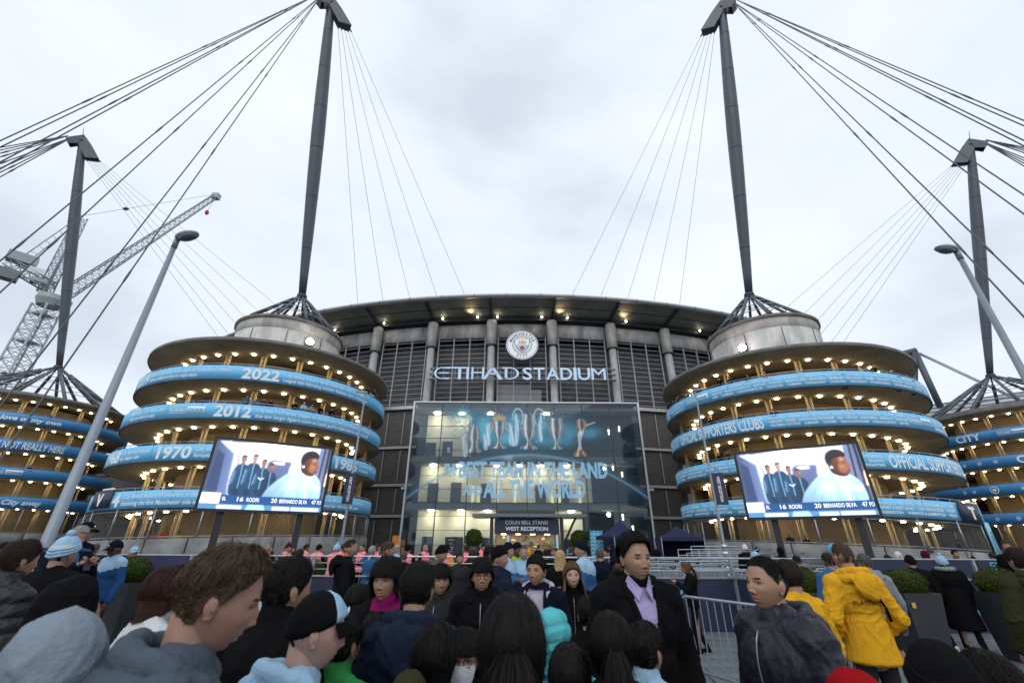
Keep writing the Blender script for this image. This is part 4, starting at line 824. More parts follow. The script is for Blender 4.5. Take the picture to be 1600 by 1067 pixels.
# ============================================================ tower crane far behind
cg = mat('crane_grey', (.30,.34,.37), .5, var=.1, scale=.3)
def lattice(b, p0, p1, w0, w1, nb, r=.13, rd=.07, tri=False, up=(0,0,1)):
    p0, p1 = np.array(p0,float), np.array(p1,float); d = (p1-p0)/np.linalg.norm(p1-p0); a = np.cross(d, up)
    if np.linalg.norm(a) < .1: a = np.cross(d, (1,0,0))
    a /= np.linalg.norm(a); c = np.cross(a, d)
    cs = [(-1,-1),(1,-1),(1,1),(-1,1)] if not tri else [(-1,-1),(1,-1),(0,1)]
    def pt(t, k): w_ = (w0+(w1-w0)*t)/2; return p0+(p1-p0)*t+a*cs[k][0]*w_+c*cs[k][1]*w_
    K = len(cs)
    for k in range(K): b.tube(pt(0,k), pt(1,k), r, n=6)
    for i in range(nb):
        for k in range(K):
            k2 = (k+1)%K; t0, t1 = i/nb, (i+1)/nb
            b.tube(pt(t0,k), pt(t1,k2), rd, n=4, cap=False); b.tube(pt(t0,k), pt(t0,k2), rd, n=4, cap=False)
            if not tri: b.tube(pt(t0,k2), pt(t1,k), rd, n=4, cap=False)
K0 = np.array((-141.0,112.0,0))
CR = thing('tower_crane', 'pale grey luffing tower crane behind the left masts', 'crane', tuple(K0))
b = MB(); lattice(b, (0,0,0), (0,0,66), 4.6, 4.6, 22, .30, .10); stuff(b.build('crane_tower', cg, CR))
for z in (44,54,63): MB().box((0,0,z),(3.6,3.6,.15)).build('crane_landing', cg, CR)
MB().lathe([(0,66),(2.6,66),(3.4,68.0),(3.2,69.5),(0,69.5)], n=20, smooth=False).build('slewing_ring', cg, CR)
jd_ = np.array((18.5,20.0,0)); jd_ /= np.linalg.norm(jd_); L0 = lambda x, z: tuple(jd_*x+np.array((0,0,z)))
b = MB(); lattice(b, L0(2.5,72), (18.6,19.9,129.5), 3.0, 1.6, 26, .16, .07, up=(0,0,1)); stuff(b.build('jib', cg, CR))
b = MB(); lattice(b, L0(-2,70), L0(-3,99), 2.4, 2.0, 12, .2, .08); stuff(b.build('a_frame', cg, CR))
b = MB(); b.tube(L0(-10.5,77), L0(-3.5,99), .16, n=6); b.tube(L0(-8.5,77), L0(-3.2,97), .14, n=6)
for t in np.linspace(.1,.9,8): b.tube(tuple(np.array(L0(-10.5,77))*(1-t)+np.array(L0(-3.5,99))*t), tuple(np.array(L0(-8.5,77))*(1-t)+np.array(L0(-3.2,97))*t), .07, n=4)
b.build('back_stay', cg, CR)
MB().box(L0(-4,73),(4,3,1.2),rz=math.atan2(jd_[1],jd_[0])).build('counter_deck', cg, CR)
b = MB(); lattice(b, L0(-1,72), L0(-12,76), 3, 2.6, 5, .22, .1); stuff(b.build('counter_jib', cg, CR))
MB().box(L0(-9.5,78.3),(6.2,3.4,2.8),rz=math.atan2(jd_[1],jd_[0])).build('winch_house', cg, CR)
MB().box(L0(-10.5,72.3),(4.4,3.2,3.0),rz=math.atan2(jd_[1],jd_[0])).build('counterweight', mat('crane_dark',(.16,.18,.20),.6), CR)
MB().box(tuple(np.array(L0(3.6,67.4))+np.array((.8,-1.5,0))),(3.2,2.0,2.3),rz=math.atan2(jd_[1],jd_[0])).build('cab', mat('crane_dark',(.16,.18,.20)), CR)
MB().box(tuple(np.array(L0(-4,75.6))+np.array((0,-2.2,0))),(3.6,.15,1.9),rz=math.atan2(jd_[1],jd_[0])).build('nameplate', mat('plate_white',(.7,.7,.7)), CR)
b = MB(); b.tube(L0(-3,99.5),(18.6,19.9,131),.06,n=4); b.build('luffing_rope', steeldk, CR)
MB().ball(tuple(np.array(L0(-3,99.5))*.72+np.array((18.6,19.9,131))*.28),(1.1,.6,.6),8,6).build('rope_block', steeldk, CR)
MB().box((18.9,20.2,130),(2.6,2.0,2.4)).build('jib_head', cg, CR)
b = MB(); b.tube((18.9,20.2,129),(18.4,19.6,122),.05,n=4); b.build('hoist_rope', steeldk, CR); MB().ball((18.4,19.6,121),(.7,.7,1.2),8,6).build('hook_block', mat('hook_red',(.45,.02,.02),.5), CR)

# ============================================================ roof truss and roof of the north stand, seen past the right tower
TRS = thing('roof_truss', 'dark angular steel frame standing on the roof behind the right tower', 'truss', (90.5,87,0))
b = MB(); b.tube((0,0,41),(-3.2,2,29),.65,n=8); b.build('truss_leg', steel, TRS); b = MB(); b.tube((.2,0,41),(-.6,-1,28),.6,n=8); b.build('truss_leg', steel, TRS)
MB().path([(.6,0,41.6),(-1.5,1,41.2),(-5.2,3,37.6)],[.7,.8,.5],8).build('truss_head', steel, TRS)
for dx in (0,.6): MB().tube((.5+dx,0,41),(8.5+dx,-8,27),.18,n=6).build('truss_tie', galv, TRS)
NS = thing('north_stand', 'grey ribbed sloping roof seen between the right hand ramp towers', 'building', (93,86,0), R_(-42))
ribm = mat('ribbed_roof',(.38,.42,.46),.5,var=.08)
b = MB(); b.poly([(-5,24.5),(12,24.5),(12,29.6),(-3,31.2)],8,at=0); 
MB().box((4,6,12),(26,10,24)).build('stand_wall', brick_m, NS)
b = MB(); b.add([(-9,-2,24.2),(17,-2,24.2),(17,6,30.5),(-9,6,30.5),(-9,-2,23.8),(17,-2,23.8),(17,6,30.1),(-9,6,30.1)],[(0,1,2,3),(7,6,5,4),(0,4,5,1),(1,5,6,2),(2,6,7,3),(3,7,4,0)]); b.build('roof_sheet', ribm, NS)
for k in range(7): 
    t = k/6; MB().box((4,-2+8*t-.05,24.28+6.3*t),(26,.28,.14)).build('roof_rib', mat('rib_dark',(.2,.22,.25)), NS)

# ============================================================ hoardings, rails, planters
HD = thing('hoarding', 'navy fabric hoarding with pale blue club emblems around the plaza', 'hoarding', (0,11.25,0))
hx = [(-22,-19.2),(-19.1,-16.3),(-16.2,-13.4),(-13.3,-10.5),(-10.4,-7.6),(-7.5,-4.7),(-4.6,-3.9),(-3.3,-.55),(-.45,2.3),(2.4,5.15),(5.25,8.0),(8.1,10.9),(11,13.8),(13.9,16.7),(16.8,19.6)]
for i, (a, b_) in enumerate(hx): MB().box(((a+b_)/2,0,.56),(b_-a,.05,1.02)).build('lower_panel', navy, HD)
uppr = hx[:5]+hx[11:]
for i, (a, b_) in enumerate(uppr): MB().box(((a+b_)/2,.05,1.30),(b_-a-.06,.04,.36)).build('upper_panel', mat('navy_banner',(.018,.022,.085),.5,var=.25,scale=2) if a < -6 else navy, HD)
MB().box((-1.2,-.01,1.095),(42,.09,.03)).build('panel_rail', rail_m, HD)
for a, b_ in hx: MB().box((a-.05,.05,.75),(.06,.06,1.5)).build('panel_post', galv, HD)
MB().tube((-22,.05,1.50),(19.6,.05,1.50),.022,n=8).build('top_rail', rail_m, HD)
MB().tube((-7.6,.05,1.36),(8,.05,1.36),.014,n=6).build('mid_rail', rail_m, HD); MB().tube((-7.6,.05,1.23),(8,.05,1.23),.014,n=6).build('mid_rail', rail_m, HD)
HB = thing('hoarding', 'low navy hoarding with a round emblem behind the leftmost pink vests', 'hoarding', (0,17.7,0))
for i in range(5): MB().box((-17+2.6*i,0,.62),(2.54,.05,1.16)).build('lower_panel', navy, HB); MB().box((-18.3+2.6*i,.03,.62),(.06,.08,1.24)).build('panel_post', galv, HB)
MB().box((-11.8,0,1.22),(13.0,.06,.03)).build('panel_rail', rail_m, HB)
b = MB(); b.lathe([(.42,0),(.46,0),(.46,.006),(.42,.006)], n=36, close=True); b.lathe([(.26,0),(.29,0),(.29,.006),(.26,.006)], n=30, close=True); b.xf(Matrix.Translation((-9.0,-.03,.66)) @ Matrix.Rotation(R_(90),4,'X')); b.build('round_emblem', mat('emblem_blue',(.10,.36,.62),.5,var=.05), HB)
def cat_logo(cx, z, s, parent, y, flip=1):
    # leaping cat outline
    p = [(-1.0,.42),(-.86,.62),(-.74,.60),(-.60,.56),(-.35,.40),(-.05,.22),(.30,.10),(.52,.12),(.66,.30),(.76,.52),(1.0,.72),(.93,.78),(.70,.60),(.58,.40),(.46,.22),(.42,.02),(.46,-.22),(.60,-.52),(.52,-.60),(.40,-.50),(.28,-.24),(.14,-.10),(-.10,-.16),(-.30,-.10),(-.42,.02),(-.72,-.10),(-.86,-.04),(-.78,.04),(-.60,.10),(-.66,.24),(-.84,.28),(-.98,.32)]
    MB().poly([(cx+x*s*flip, z+y_*s) for x, y_ in p], .006, at=y).build('cat_emblem', mat('emblem_blue',(.10,.36,.62),.5,var=.05), parent)
cat_logo(3.65,.66,.42,HD,-.034); cat_logo(-13.2,.8,.38,HB,-.03); cat_logo(-9.0,1.3,.15,HD,.02); cat_logo(9.7,.6,.4,HD,-.034)
V, f, wd = text_arr('ETIHAD', .15, .95, .01, .0, .006); MB().add(V+np.array((11.3,.015,1.30)), f).build('lettering', MT['emblem_blue'], HD); V, f, wd = text_arr('AIRWAYS', .09, .6, .0, .0, .006); MB().add(V+np.array((11.65,.015,1.17)), f).build('lettering', MT['emblem_blue'], HD)
def ring_emblem(cx, z, r, word=True):
    b = MB(); M = Matrix.Translation((cx,-.034,z)) @ Matrix.Rotation(R_(90),4,'X')
    b.lathe([(r*.94,0),(r,0),(r,.006),(r*.94,.006)], n=40, close=True); b.lathe([(r*.62,0),(r*.66,0),(r*.66,.006),(r*.62,.006)], n=32, close=True); b.xf(M)
    b.poly([(cx-.34*r,z-.3*r),(cx+.34*r,z-.3*r),(cx+.40*r,z-.22*r),(cx-.40*r,z-.22*r)],.006,at=-.04)
    for dx in (-.22,0,.22): b.poly([(cx+dx*r-.09*r,z-.15*r),(cx+dx*r+.09*r,z-.15*r),(cx+dx*r+.07*r,z+.3*r),(cx+dx*r-.05*r,z+.3*r)],.006,at=-.04)
    b.build('round_emblem', MT['emblem_blue'], HD)
    for i, ch in enumerate('MANCHESTER'):
        a = (i-4.5)*15.5; V, f, wd = text_arr(ch, .16*r, None, .02, 0, .006, 'C'); V = V+np.array((0,0,.71*r)); V = V @ np.array(Matrix.Rotation(R_(a),3,'Y')).T; MB().add(V+np.array((cx,-.036,z)), f).build('lettering', MT['emblem_blue'], HD)
ring_emblem(-3.05,.62,.44); ring_emblem(-9.1,.6,.42); ring_emblem(6.3,.6,.42); ring_emblem(-1.0,.6,.40)
ar = []
ringb = MB(); 
b = MB(); b.lathe([(.36,0),(.42,0),(.42,.006),(.36,.006)], n=30, a0=R_(20), a1=R_(200), close=True); b.xf(Matrix.Translation((10.2,-.034,.62)) @ Matrix.Rotation(R_(90),4,'X')); b.build('arc_emblem', MT['emblem_blue'], HD)
# planters with clipped bushes
potm = mat('planter_black', (.022,.025,.03), .55, var=.2, scale=3)
leafm = [mat('box_leaf_a',(.040,.062,.010),.7,var=.35,scale=20,spec=.12), mat('box_leaf_b',(.062,.085,.014),.7,var=.35,scale=20,spec=.12), mat('box_leaf_c',(.02,.032,.006),.7,var=.3,scale=20,spec=.1)]
def bush(label, loc, rx, rz, seed, n=5200, leaf=.013, grp='clipped round bushes'):
    rs = np.random.RandomState(seed); T = thing('clipped_bush', label, 'bush', loc, rs.rand()*6, grp)
    d = rs.normal(size=(n,3)); d /= np.linalg.norm(d,axis=1)[:,None]
    lump = 1+.035*np.sin(d[:,0]*5+seed)+.03*np.sin(d[:,1]*7+1)+.03*np.sin(d[:,2]*6+2*seed)
    rr = (1-.22*rs.rand(n)**2.2)*lump; P = d*rr[:,None]*np.array((rx,rx*.95,rz)); P[:,2] += rz
    nm = d+rs.normal(size=(n,3))*.55; nm /= np.linalg.norm(nm,axis=1)[:,None]; a = np.cross(nm, rs.normal(size=(n,3))); a /= np.linalg.norm(a,axis=1)[:,None]; c = np.cross(nm,a)
    s_ = leaf*(.7+.7*rs.rand(n))[:,None]*(rx/.35)
    V = np.stack([P-a*s_, P+c*s_*.55, P+a*s_, P-c*s_*.55],1).reshape(-1,3); F = np.arange(4*n).reshape(n,4)
    b = MB(); b.add(V, [tuple(q) for q in F.tolist()]); b.m = rs.choice(3, n, p=[.45,.35,.2]).tolist(); stuff(b.build('foliage', leafm, T))
    MB().ball((0,0,rz),(rx*.86,rx*.82,rz*.86),18,12).build('inner_twigs', leafm[2], T); MB().tube((0,0,-.2),(0,0,.3),.03,n=6).build('stem', mat('bark',(.05,.035,.02)), T)
    return T
def planter(label, x, y, h, wt, wb, br, bz, blabel, seed, rz=0):
    T = thing('planter', label, 'planter', (x,y,0), rz, 'tapered black planters')
    t, q = wt/2, wb/2; ti = t-.04
    v = [(-q,-q,0),(q,-q,0),(q,q,0),(-q,q,0),(-t,-t,h),(t,-t,h),(t,t,h),(-t,t,h),(-ti,-ti,h),(ti,-ti,h),(ti,ti,h),(-ti,ti,h),(-ti,-ti,h-.08),(ti,-ti,h-.08),(ti,ti,h-.08),(-ti,ti,h-.08)]
    f = [(3,2,1,0),(0,1,5,4),(1,2,6,5),(2,3,7,6),(3,0,4,7),(4,5,9,8),(5,6,10,9),(6,7,11,10),(7,4,8,11),(8,9,13,12),(9,10,14,13),(10,11,15,14),(11,8,12,15)]
    MB().add(v,f).build('pot', potm, T); MB().box((0,0,h-.07),(2*ti-.004,2*ti-.004,.03)).build('soil', mat('soil',(.02,.015,.01),.95,var=.3,scale=30), T)
    bush(blabel, (x,y,h-.12), br, bz, seed); return T
planter('black tapered planter on the left, beside the man in the blue training jacket', -7.0, 8.9, 1.12, .62, .40, .34, .27, 'clipped round bush in the planter left of the brown-haired man', 3)
planter('black tapered planter behind the crowd barrier of stewards, partly hidden by black-haired heads', -4.95, 12.1, 1.0, .55, .36, .27, .27, 'small clipped round bush near the pink-vested stewards', 4)
planter('black tapered planter left of the man in the yellow jacket', 5.35, 8.9, 1.04, .62, .42, .33, .25, 'clipped round bush just left of the yellow jacket', 5)
planter('black tapered planter right of the yellow jacket, with a small yellow sticker', 7.20, 8.9, 1.04, .66, .46, .35, .25, 'clipped round bush just right of the yellow jacket', 6)
planter('black tapered planter nearest the right edge', 8.95, 8.9, 1.04, .66, .46, .36, .26, 'clipped round bush nearest the right edge', 7)
st_ = [o for o in bpy.data.objects if o.name.startswith('planter')][3]; MB().box((-.22,-.328,.86),(.06,.008,.08)).build('sticker', mat('sticker_yellow',(.5,.4,.08)), st_)
st_ = [o for o in bpy.data.objects if o.name.startswith('planter')][2]
for dx in (.10,.2): b = MB(); b.lathe([(0,0),(.04,0)], n=14); b.xf(Matrix.Translation((dx,-.335,.9)) @ Matrix.Rotation(R_(90),4,'X')); b.build('sticker', white, st_)
for i, (x, y) in enumerate(((-3.6,45.2),(6.6,45.2))):
    lab = 'large round bush in a tall pot left of the reception doors' if i == 0 else 'large round bush in a tall pot right of the reception doors'
    T = thing('planter', 'tall dark pot %s of the reception doors' % ('left' if i == 0 else 'right'), 'planter', (x,y,0), 0, 'door planters')
    MB().lathe([(0,0),(.45,0),(.7,1.55),(.6,1.58),(.55,1.5),(0,1.5)], n=20).build('pot', potm, T); bush(lab, (x,y,1.4), .85, .85, 11+i, 2600, .03, 'bushes by the doors')
# crowd barriers
def barrier_mesh(L=2.2, h=1.1, n=18, r=.019):
    b = MB(); c = .12
    b.path([(0,0,.04),(0,0,h-c),(c*.3,0,h-c*.3),(c,0,h),(L-c,0,h),(L-c*.3,0,h-c*.3),(L,0,h-c),(L,0,.04)], r, 8)
    return b
def barrier(label, x, y, rz, L=2.2, n=17, grp='steel crowd barriers', full=True):
    T = thing('crowd_barrier', label, 'barrier', (x,y,0), rz, grp)
    barrier_mesh(L).build('frame', galv, T); MB().tube((0,0,.22),(L,0,.22),.014,n=6).build('bottom_rail', galv, T)
    bm = MB().tube((0,0,.22),(0,0,1.09),.0075,n=6,cap=False).mesh('bar', galv)
    for i in range(n): inst('bar', bm, T, ((i+1)*L/(n+1),0,0))
    for px in (.25,L-.25): b = MB(); b.path([(px,-.3,.01),(px,-.05,.2),(px,.05,.2),(px,.3,.01)], .016, 6); b.build('foot', galv, T)
    return T
B0 = barrier('galvanised crowd barrier in front of the puma hoarding, between black coat and youth', 2.52, 7.35, math.atan2(-1,.51))
B0['label'] = 'galvanised crowd barrier on the paving between the black-coated man and the youth in the puffer'
# rows of queue rails beyond the hoarding
def copy_b(src, lab, x, y, rz):
    o = copy_tree(src); o.location = (x,y,0); o.rotation_euler = (0,0,rz); o['label'] = lab; return o
bf = barrier('row of steel queue barriers on the plaza before the right tower', 5.4, 15.0, 0, 2.2, 10, 'queue barriers on the plaza')
for k, (x, y, r) in enumerate([(x_, y_, 0) for y_ in (14.2,15.8,17.6,19.6,22,25) for x_ in (3.1,5.4,7.7,10.0)]+[(x_, y_, 0) for y_ in (14.4,18) for x_ in (-8.8,-6.5,-4.2,-1.9,.5)]+[(9+i*2.3,29.2,.12) for i in range(6)]):
    if (x, y) == (5.4,15.0): continue
    copy_b(bf, 'row of steel queue barriers on the plaza before the right tower' if x > 2.5 else 'row of steel barriers where the pink-vested stewards stand', x, y, r)
QB = sorted([o for o in bpy.data.objects if o.get('group') == 'queue barriers on the plaza'], key=lambda o: (round(o.location.y), o.location.x)); rows_ = sorted({round(o.location.y) for o in QB}); ORD = ['nearest','second','third','fourth','fifth','sixth','seventh','eighth','ninth','tenth','farthest']
for o in QB:
    r_ = rows_.index(round(o.location.y)); same = [q for q in QB if round(q.location.y) == round(o.location.y)]; i_ = same.index(o)
    o['label'] = 'steel queue barrier behind the hoarding, %s row, number %s from the left' % (ORD[min(r_,10)], ['one','two','three','four','five','six','seven','eight','nine','ten'][i_])
# access ramp rails near the base wall of the right tower
for k, (x, y, z, L) in enumerate(((11.5,31,1.3,9),(11.5,32.5,1.5,9),(13,34,1.7,8))):
    T = thing('ramp_railing', ['lowest','middle','topmost'][k]+' of three grey tube railings on the access ramp left of the right tower base', 'railing', (x,y,0), .12)
    for h in (.0,-.35,-.7): MB().tube((0,0,z+h),(L,0,z+h+.05),.03,n=6).build('rail', rail_m, T)
    for i in range(7): MB().tube((i*L/6,0,0),(i*L/6,0,z),.03,n=6).build('post', galv, T)
# gazebos
def gazebo(label, x, y, w_, he, ha, rz):
    T = thing('gazebo', label, 'gazebo', (x,y,0), rz); h = w_/2
    v = []; f = []; n = 6
    b = MB()
    c = [(-h,-h),(h,-h),(h,h),(-h,h)]
    for i in range(4):
        (x0,y0),(x1,y1) = c[i], c[(i+1)%4]
        P = [(x0,y0,he),(x1,y1,he)]; rows = []
        for k in range(n+1):
            t = k/n; sag = -.22*math.sin(math.pi*t)*(1-t*.3); z = he+(ha-he)*t+sag
            rows.append([(x0*(1-t),y0*(1-t),z),((x0+x1)/2*(1-t),(y0+y1)/2*(1-t),z-.05*(1-t)),(x1*(1-t),y1*(1-t),z)])
        V = [p for r in rows for p in r]; F = [(k*3+j,k*3+j+1,k*3+j+4,k*3+j+3) for k in range(n) for j in range(2)]
        b.add(V,F,0,True)
        b.add([(x0,y0,he),(x1,y1,he),(x1,y1,he-.28),(x0,y0,he-.28)],[(0,1,2,3)])
    b.build('canopy', navyfab, T)
    for (px,py) in c: MB().tube((px,py,0),(px,py,he),.03,n=6).build('leg', galv, T)
    return T
G1 = gazebo('navy gazebo with pale blue badge lettering right of the reception doors', 9.9, 42, 3.3, 2.45, 3.75, R_(18))
V, f, wd = text_arr('MANCHESTER CITY', .17, 1.9, .02, 0, .01, 'C'); MB().add(V+np.array((.25,-1.69,2.22)), f).build('lettering', white, G1); b = MB(); b.lathe([(.07,0),(.12,0)],n=16); b.xf(Matrix.Translation((-.95,-1.69,2.3)) @ Matrix.Rotation(R_(90),4,'X')); b.build('printed_badge', white, G1)
G2 = gazebo('dark navy gazebo with side walls in front of the right stand wall', 13.6, 38, 3.2, 2.35, 3.2, R_(-8))
for s_ in (-1,1): MB().box((1.58*s_,0,1.15),(.03,3.1,2.3)).build('side_wall', navyfab, G2)
MB().box((0,1.56,1.15),(3.1,.03,2.3)).build('back_wall', navyfab, G2)
PB = thing('patterned_banner', 'sky blue banner with dark chevrons left of the navy gazebo', 'banner', (8.0,43.6,0)); MB().box((0,.05,1.5),(1.15,.04,2.9)).build('sheet', mat('banner_sky',(.16,.5,.72),.6,var=0), PB)
for i in range(9):
    for j in range(3): x_ = -.42+j*.4; z_ = .25+i*.31; MB().poly([(x_-.14,z_),(x_,z_+.12),(x_+.14,z_),(x_+.14,z_+.08),(x_,z_+.2),(x_-.14,z_+.08)],.005,at=.02).build('chevron', navy, PB)
IB = thing('information_board', 'dark information board left of the reception doors', 'sign', (-5.9,46.5,0)); MB().box((0,0,1.2),(1.25,.12,2.4)).build('board', black, IB)
for i, (t_, z) in enumerate((('RECEPTION',2.1),('LEVEL 1',1.75),('EXECUTIVE',1.45),('LOUNGE',1.3),('TICKETS',1.05))): V, f, wd = text_arr(t_, .07, None, 0, 0, .004, 'C'); MB().add(V+np.array((0,-.066,z)), f).build('lettering', white, IB)
for x in (-.25,4.2): # slim gate posts in front of the doors
    T = thing('gate_post', 'slim blue-white gate post before the reception doors, '+('left' if x < 1 else 'right')+' one', 'post', (x,42.5,0)); MB().box((0,0,1.25),(.22,.12,2.5)).build('panel', mat('gate_white',(.45,.6,.75),.4,var=.05), T); MB().box((0,0,.03),(.4,.4,.06)).build('foot', galv, T)
SPK = thing('loudspeaker', 'black loudspeaker on a thin stand left of the glazed block', 'speaker', (-10.9,47.5,0)); MB().box((0,0,2.5),(.45,.4,.8)).build('cabinet', black, SPK); MB().tube((0,0,.0),(0,0,2.1),.03,n=6).build('stand', black, SPK)
# ============================================================ people
def q_(a): return np.array(a, float)
def interp(x, xs, ys): return np.interp(x, xs, ys)
def headgrid(nu, nv, face=1.0, hairpad=False):
    """unit head: origin at head centre (eye level), front -Y, chin at z=-.115, crown .12"""
    ph = np.linspace(0, 2*np.pi, nu, endpoint=False); th_ = (np.linspace(0,1,nv+1)[1:-1])*np.pi
    PH, TH = np.meshgrid(ph, th_); d = np.stack([np.sin(PH)*np.sin(TH), -np.cos(PH)*np.sin(TH), np.cos(TH)], -1)
    P = headsurf(d, face); return np.vstack([P.reshape(-1,3), headsurf(q_([[0,0,1.]]), face), headsurf(q_([[0,0,-1.]]), face)]), nu, nv-1, d
def headsurf(d, face=1.0):
    x, y, z = d[...,0], d[...,1], d[...,2]
    fr = np.clip(-y, 0, 1)
    e = 2.25; k = (np.abs(x)**e+np.abs(y)**e+np.abs(z)**e)**(-1/e)
    X = x*k*.0745; Y = np.where(y < 0, y*k*.094, y*k*.098); Z = np.where(z > 0, z*k*.121, z*k*.117)
    s = np.clip(-Z/.117, 0, 1)
    jaw = 1-.34*s**1.5; X = X*jaw
    Y = np.where(Y > 0, Y*(1-.50*s**1.3), Y*(1-.10*s**2))
    Y = Y-.012*s*(Y > -.2)   # chin forward
    t = np.clip(Z/.12, 0, 1); X = X*(1-.05*t); Y = np.where(Y < 0, Y*(1-.10*t**2), Y)
    if face:
        G = lambda x0, z0, sx, sz, A: A*np.exp(-((np.abs(X)-x0)/sx)**2-((Z-z0)/sz)**2)
        dd = (G(.026,.020,.018,.008,.0045)+G(.031,-.001,.0150,.0100,-.0095)+G(.031,.0075,.013,.003,.0025)+G(.031,-.0095,.012,.003,.0018)+G(.050,.015,.02,.02,.001)+G(0,-.004,.010,.016,.007)+G(0,-.022,.0095,.018,.013)+G(0,-.037,.0105,.0085,.0135)
              +G(.0135,-.041,.006,.0065,.008)+G(.043,-.026,.018,.016,.004)+G(0,-.0625,.018,.0050,.0050)+G(0,-.0770,.015,.0055,.0055)+G(0,-.0695,.021,.0022,-.0035)
              +G(0,-.088,.016,.005,-.003)+G(0,-.104,.017,.011,.006)+G(0,.055,.04,.03,.002)+G(0,-.053,.005,.005,-.002))
        front = np.clip((-Y-.02)/.04, 0, 1); Y = Y-dd*front*face; X = X+np.sign(X)*G(.075,-.02,.02,.03,.002)
    return np.stack([X,Y,Z], -1)
_th = np.linspace(0,np.pi,181); _d = np.stack([np.zeros(181), -np.sin(_th)*.7, np.cos(_th)],-1); _z = headsurf(np.stack([np.sin(_th)*.7071, np.sin(_th)*.7071, np.cos(_th)],-1),0)[:,2]; ZTAB = (_th[::-1].copy(), _z[::-1].copy())
def gridfaces(nu, rows, top, bot):
    f = []
    for i in range(rows-1):
        for j in range(nu): f.append((i*nu+j, (i+1)*nu+j, (i+1)*nu+(j+1)%nu, i*nu+(j+1)%nu))
    for j in range(nu): f.append((top, j, (j+1)%nu)); f.append((bot, (rows-1)*nu+(j+1)%nu, (rows-1)*nu+j))
    return f
def cap_arr(p0, p1, r0, r1=None, n=14, m_=5, sy=1.0):
    """tapered capsule"""
    r1 = r0 if r1 is None else r1; p0, p1 = q_(p0), q_(p1); d = p1-p0; L_ = np.linalg.norm(d); d = d/(L_+1e-9)
    a = np.cross(d, (0,0,1.)); a = np.cross(d,(1.,0,0)) if np.linalg.norm(a) < 1e-2 else a; a /= np.linalg.norm(a); c = np.cross(d,a)
    t = np.arange(n)*2*np.pi/n; ring = np.cos(t)[:,None]*a+np.sin(t)[:,None]*c; V = []
    for k in range(m_): q = -math.pi/2+(k+.35)/(m_-.0)*math.pi/2; V.append(p0+d*r0*math.sin(q)+ring*r0*math.cos(q))
    for k in range(m_): q = (k+.65)/(m_)*math.pi/2; V.append(p1+d*r1*math.sin(q)+ring*r1*math.cos(q))
    R = len(V); V = np.vstack(V+[p0-d*r0, p1+d*r1]); f = [(i*n+j, i*n+(j+1)%n, (i+1)*n+(j+1)%n, (i+1)*n+j)[::-1] for i in range(R-1) for j in range(n)]
    f += [(R*n, j, (j+1)%n) for j in range(n)]+[(R*n+1, (R-1)*n+(j+1)%n, (R-1)*n+j) for j in range(n)]
    return V, f
def ell_arr(c, r, n=18, m_=12, M=None):
    b = MB(); b.ball((0,0,0), r, n, m_); V = b.v[0]
    if M is not None: V = V @ q_(M).T
    return V+q_(c), [tuple(x) for x in b.f]
def join(parts):
    V = []; F = []; k = 0
    for v, f in parts: V.append(v); F += [tuple(i+k for i in q) for q in f]; k += len(v)
    return np.vstack(V), F
# ---- voxel union jobs, evaluated together in the scratch scene
JOBS = {}
def job(key, parts, vox, smooth=6):
    if key in JOBS: return key
    V, F = join(parts); me = bpy.data.meshes.new('j'); me.from_pydata(V.tolist(), [], F); me.update()
    o = bpy.data.objects.new('j', me); TS.collection.objects.link(o)
    m = o.modifiers.new('r','REMESH'); m.mode = 'VOXEL'; m.voxel_size = vox; m.adaptivity = 0
    if smooth: s = o.modifiers.new('s','SMOOTH'); s.iterations = smooth; s.factor = .5
    JOBS[key] = o; return key
def run_jobs():
    TS.view_layers[0].update(); dg = TS.view_layers[0].depsgraph
    for k, o in list(JOBS.items()):
        if isinstance(o, tuple): continue
        me = bpy.data.meshes.new_from_object(o.evaluated_get(dg)); n = len(me.vertices); v = np.empty(n*3); me.vertices.foreach_get('co', v)
        ln = np.empty(len(me.loops), int); me.loops.foreach_get('vertex_index', ln); st = np.empty(len(me.polygons), int); me.polygons.foreach_get('loop_start', st); tt = np.empty(len(me.polygons), int); me.polygons.foreach_get('loop_total', tt)
        JOBS[k] = (v.reshape(-1,3), ln, st, tt); old = o.data; bpy.data.objects.remove(o); bpy.data.meshes.remove(old); bpy.data.meshes.remove(me)
def np_mesh(name, V, ln, st, tt, mats, mi=None, smooth=True):
    me = bpy.data.meshes.new(name); me.vertices.add(len(V)); me.vertices.foreach_set('co', np.asarray(V, np.float32).ravel())
    me.loops.add(len(ln)); me.loops.foreach_set('vertex_index', np.asarray(ln, np.int32)); me.polygons.add(len(st)); me.polygons.foreach_set('loop_start', np.asarray(st, np.int32)); 
    try: me.polygons.foreach_set('loop_total', np.asarray(tt, np.int32))
    except Exception: pass
    for m_ in mats: me.materials.append(m_)
    if mi is not None: me.polygons.foreach_set('material_index', np.asarray(mi, np.int32))
    me.polygons.foreach_set('use_smooth', np.ones(len(st), bool) if smooth else np.zeros(len(st), bool)); me.update(calc_edges=True); me.validate(); return me
def poly_centers(V, ln, st, tt):
    return np.add.reduceat(V[ln], st, axis=0)/tt[:,None]
def normals(V, ln, st, tt):
    N_ = np.zeros_like(V); q = tt == 4; s = st[q]; a, b, c, d = V[ln[s]], V[ln[s+1]], V[ln[s+2]], V[ln[s+3]]; n = np.cross(c-a, d-b)
    for k in range(4): np.add.at(N_, ln[s+k], n)
    return N_/(np.linalg.norm(N_,axis=1)[:,None]+1e-9)
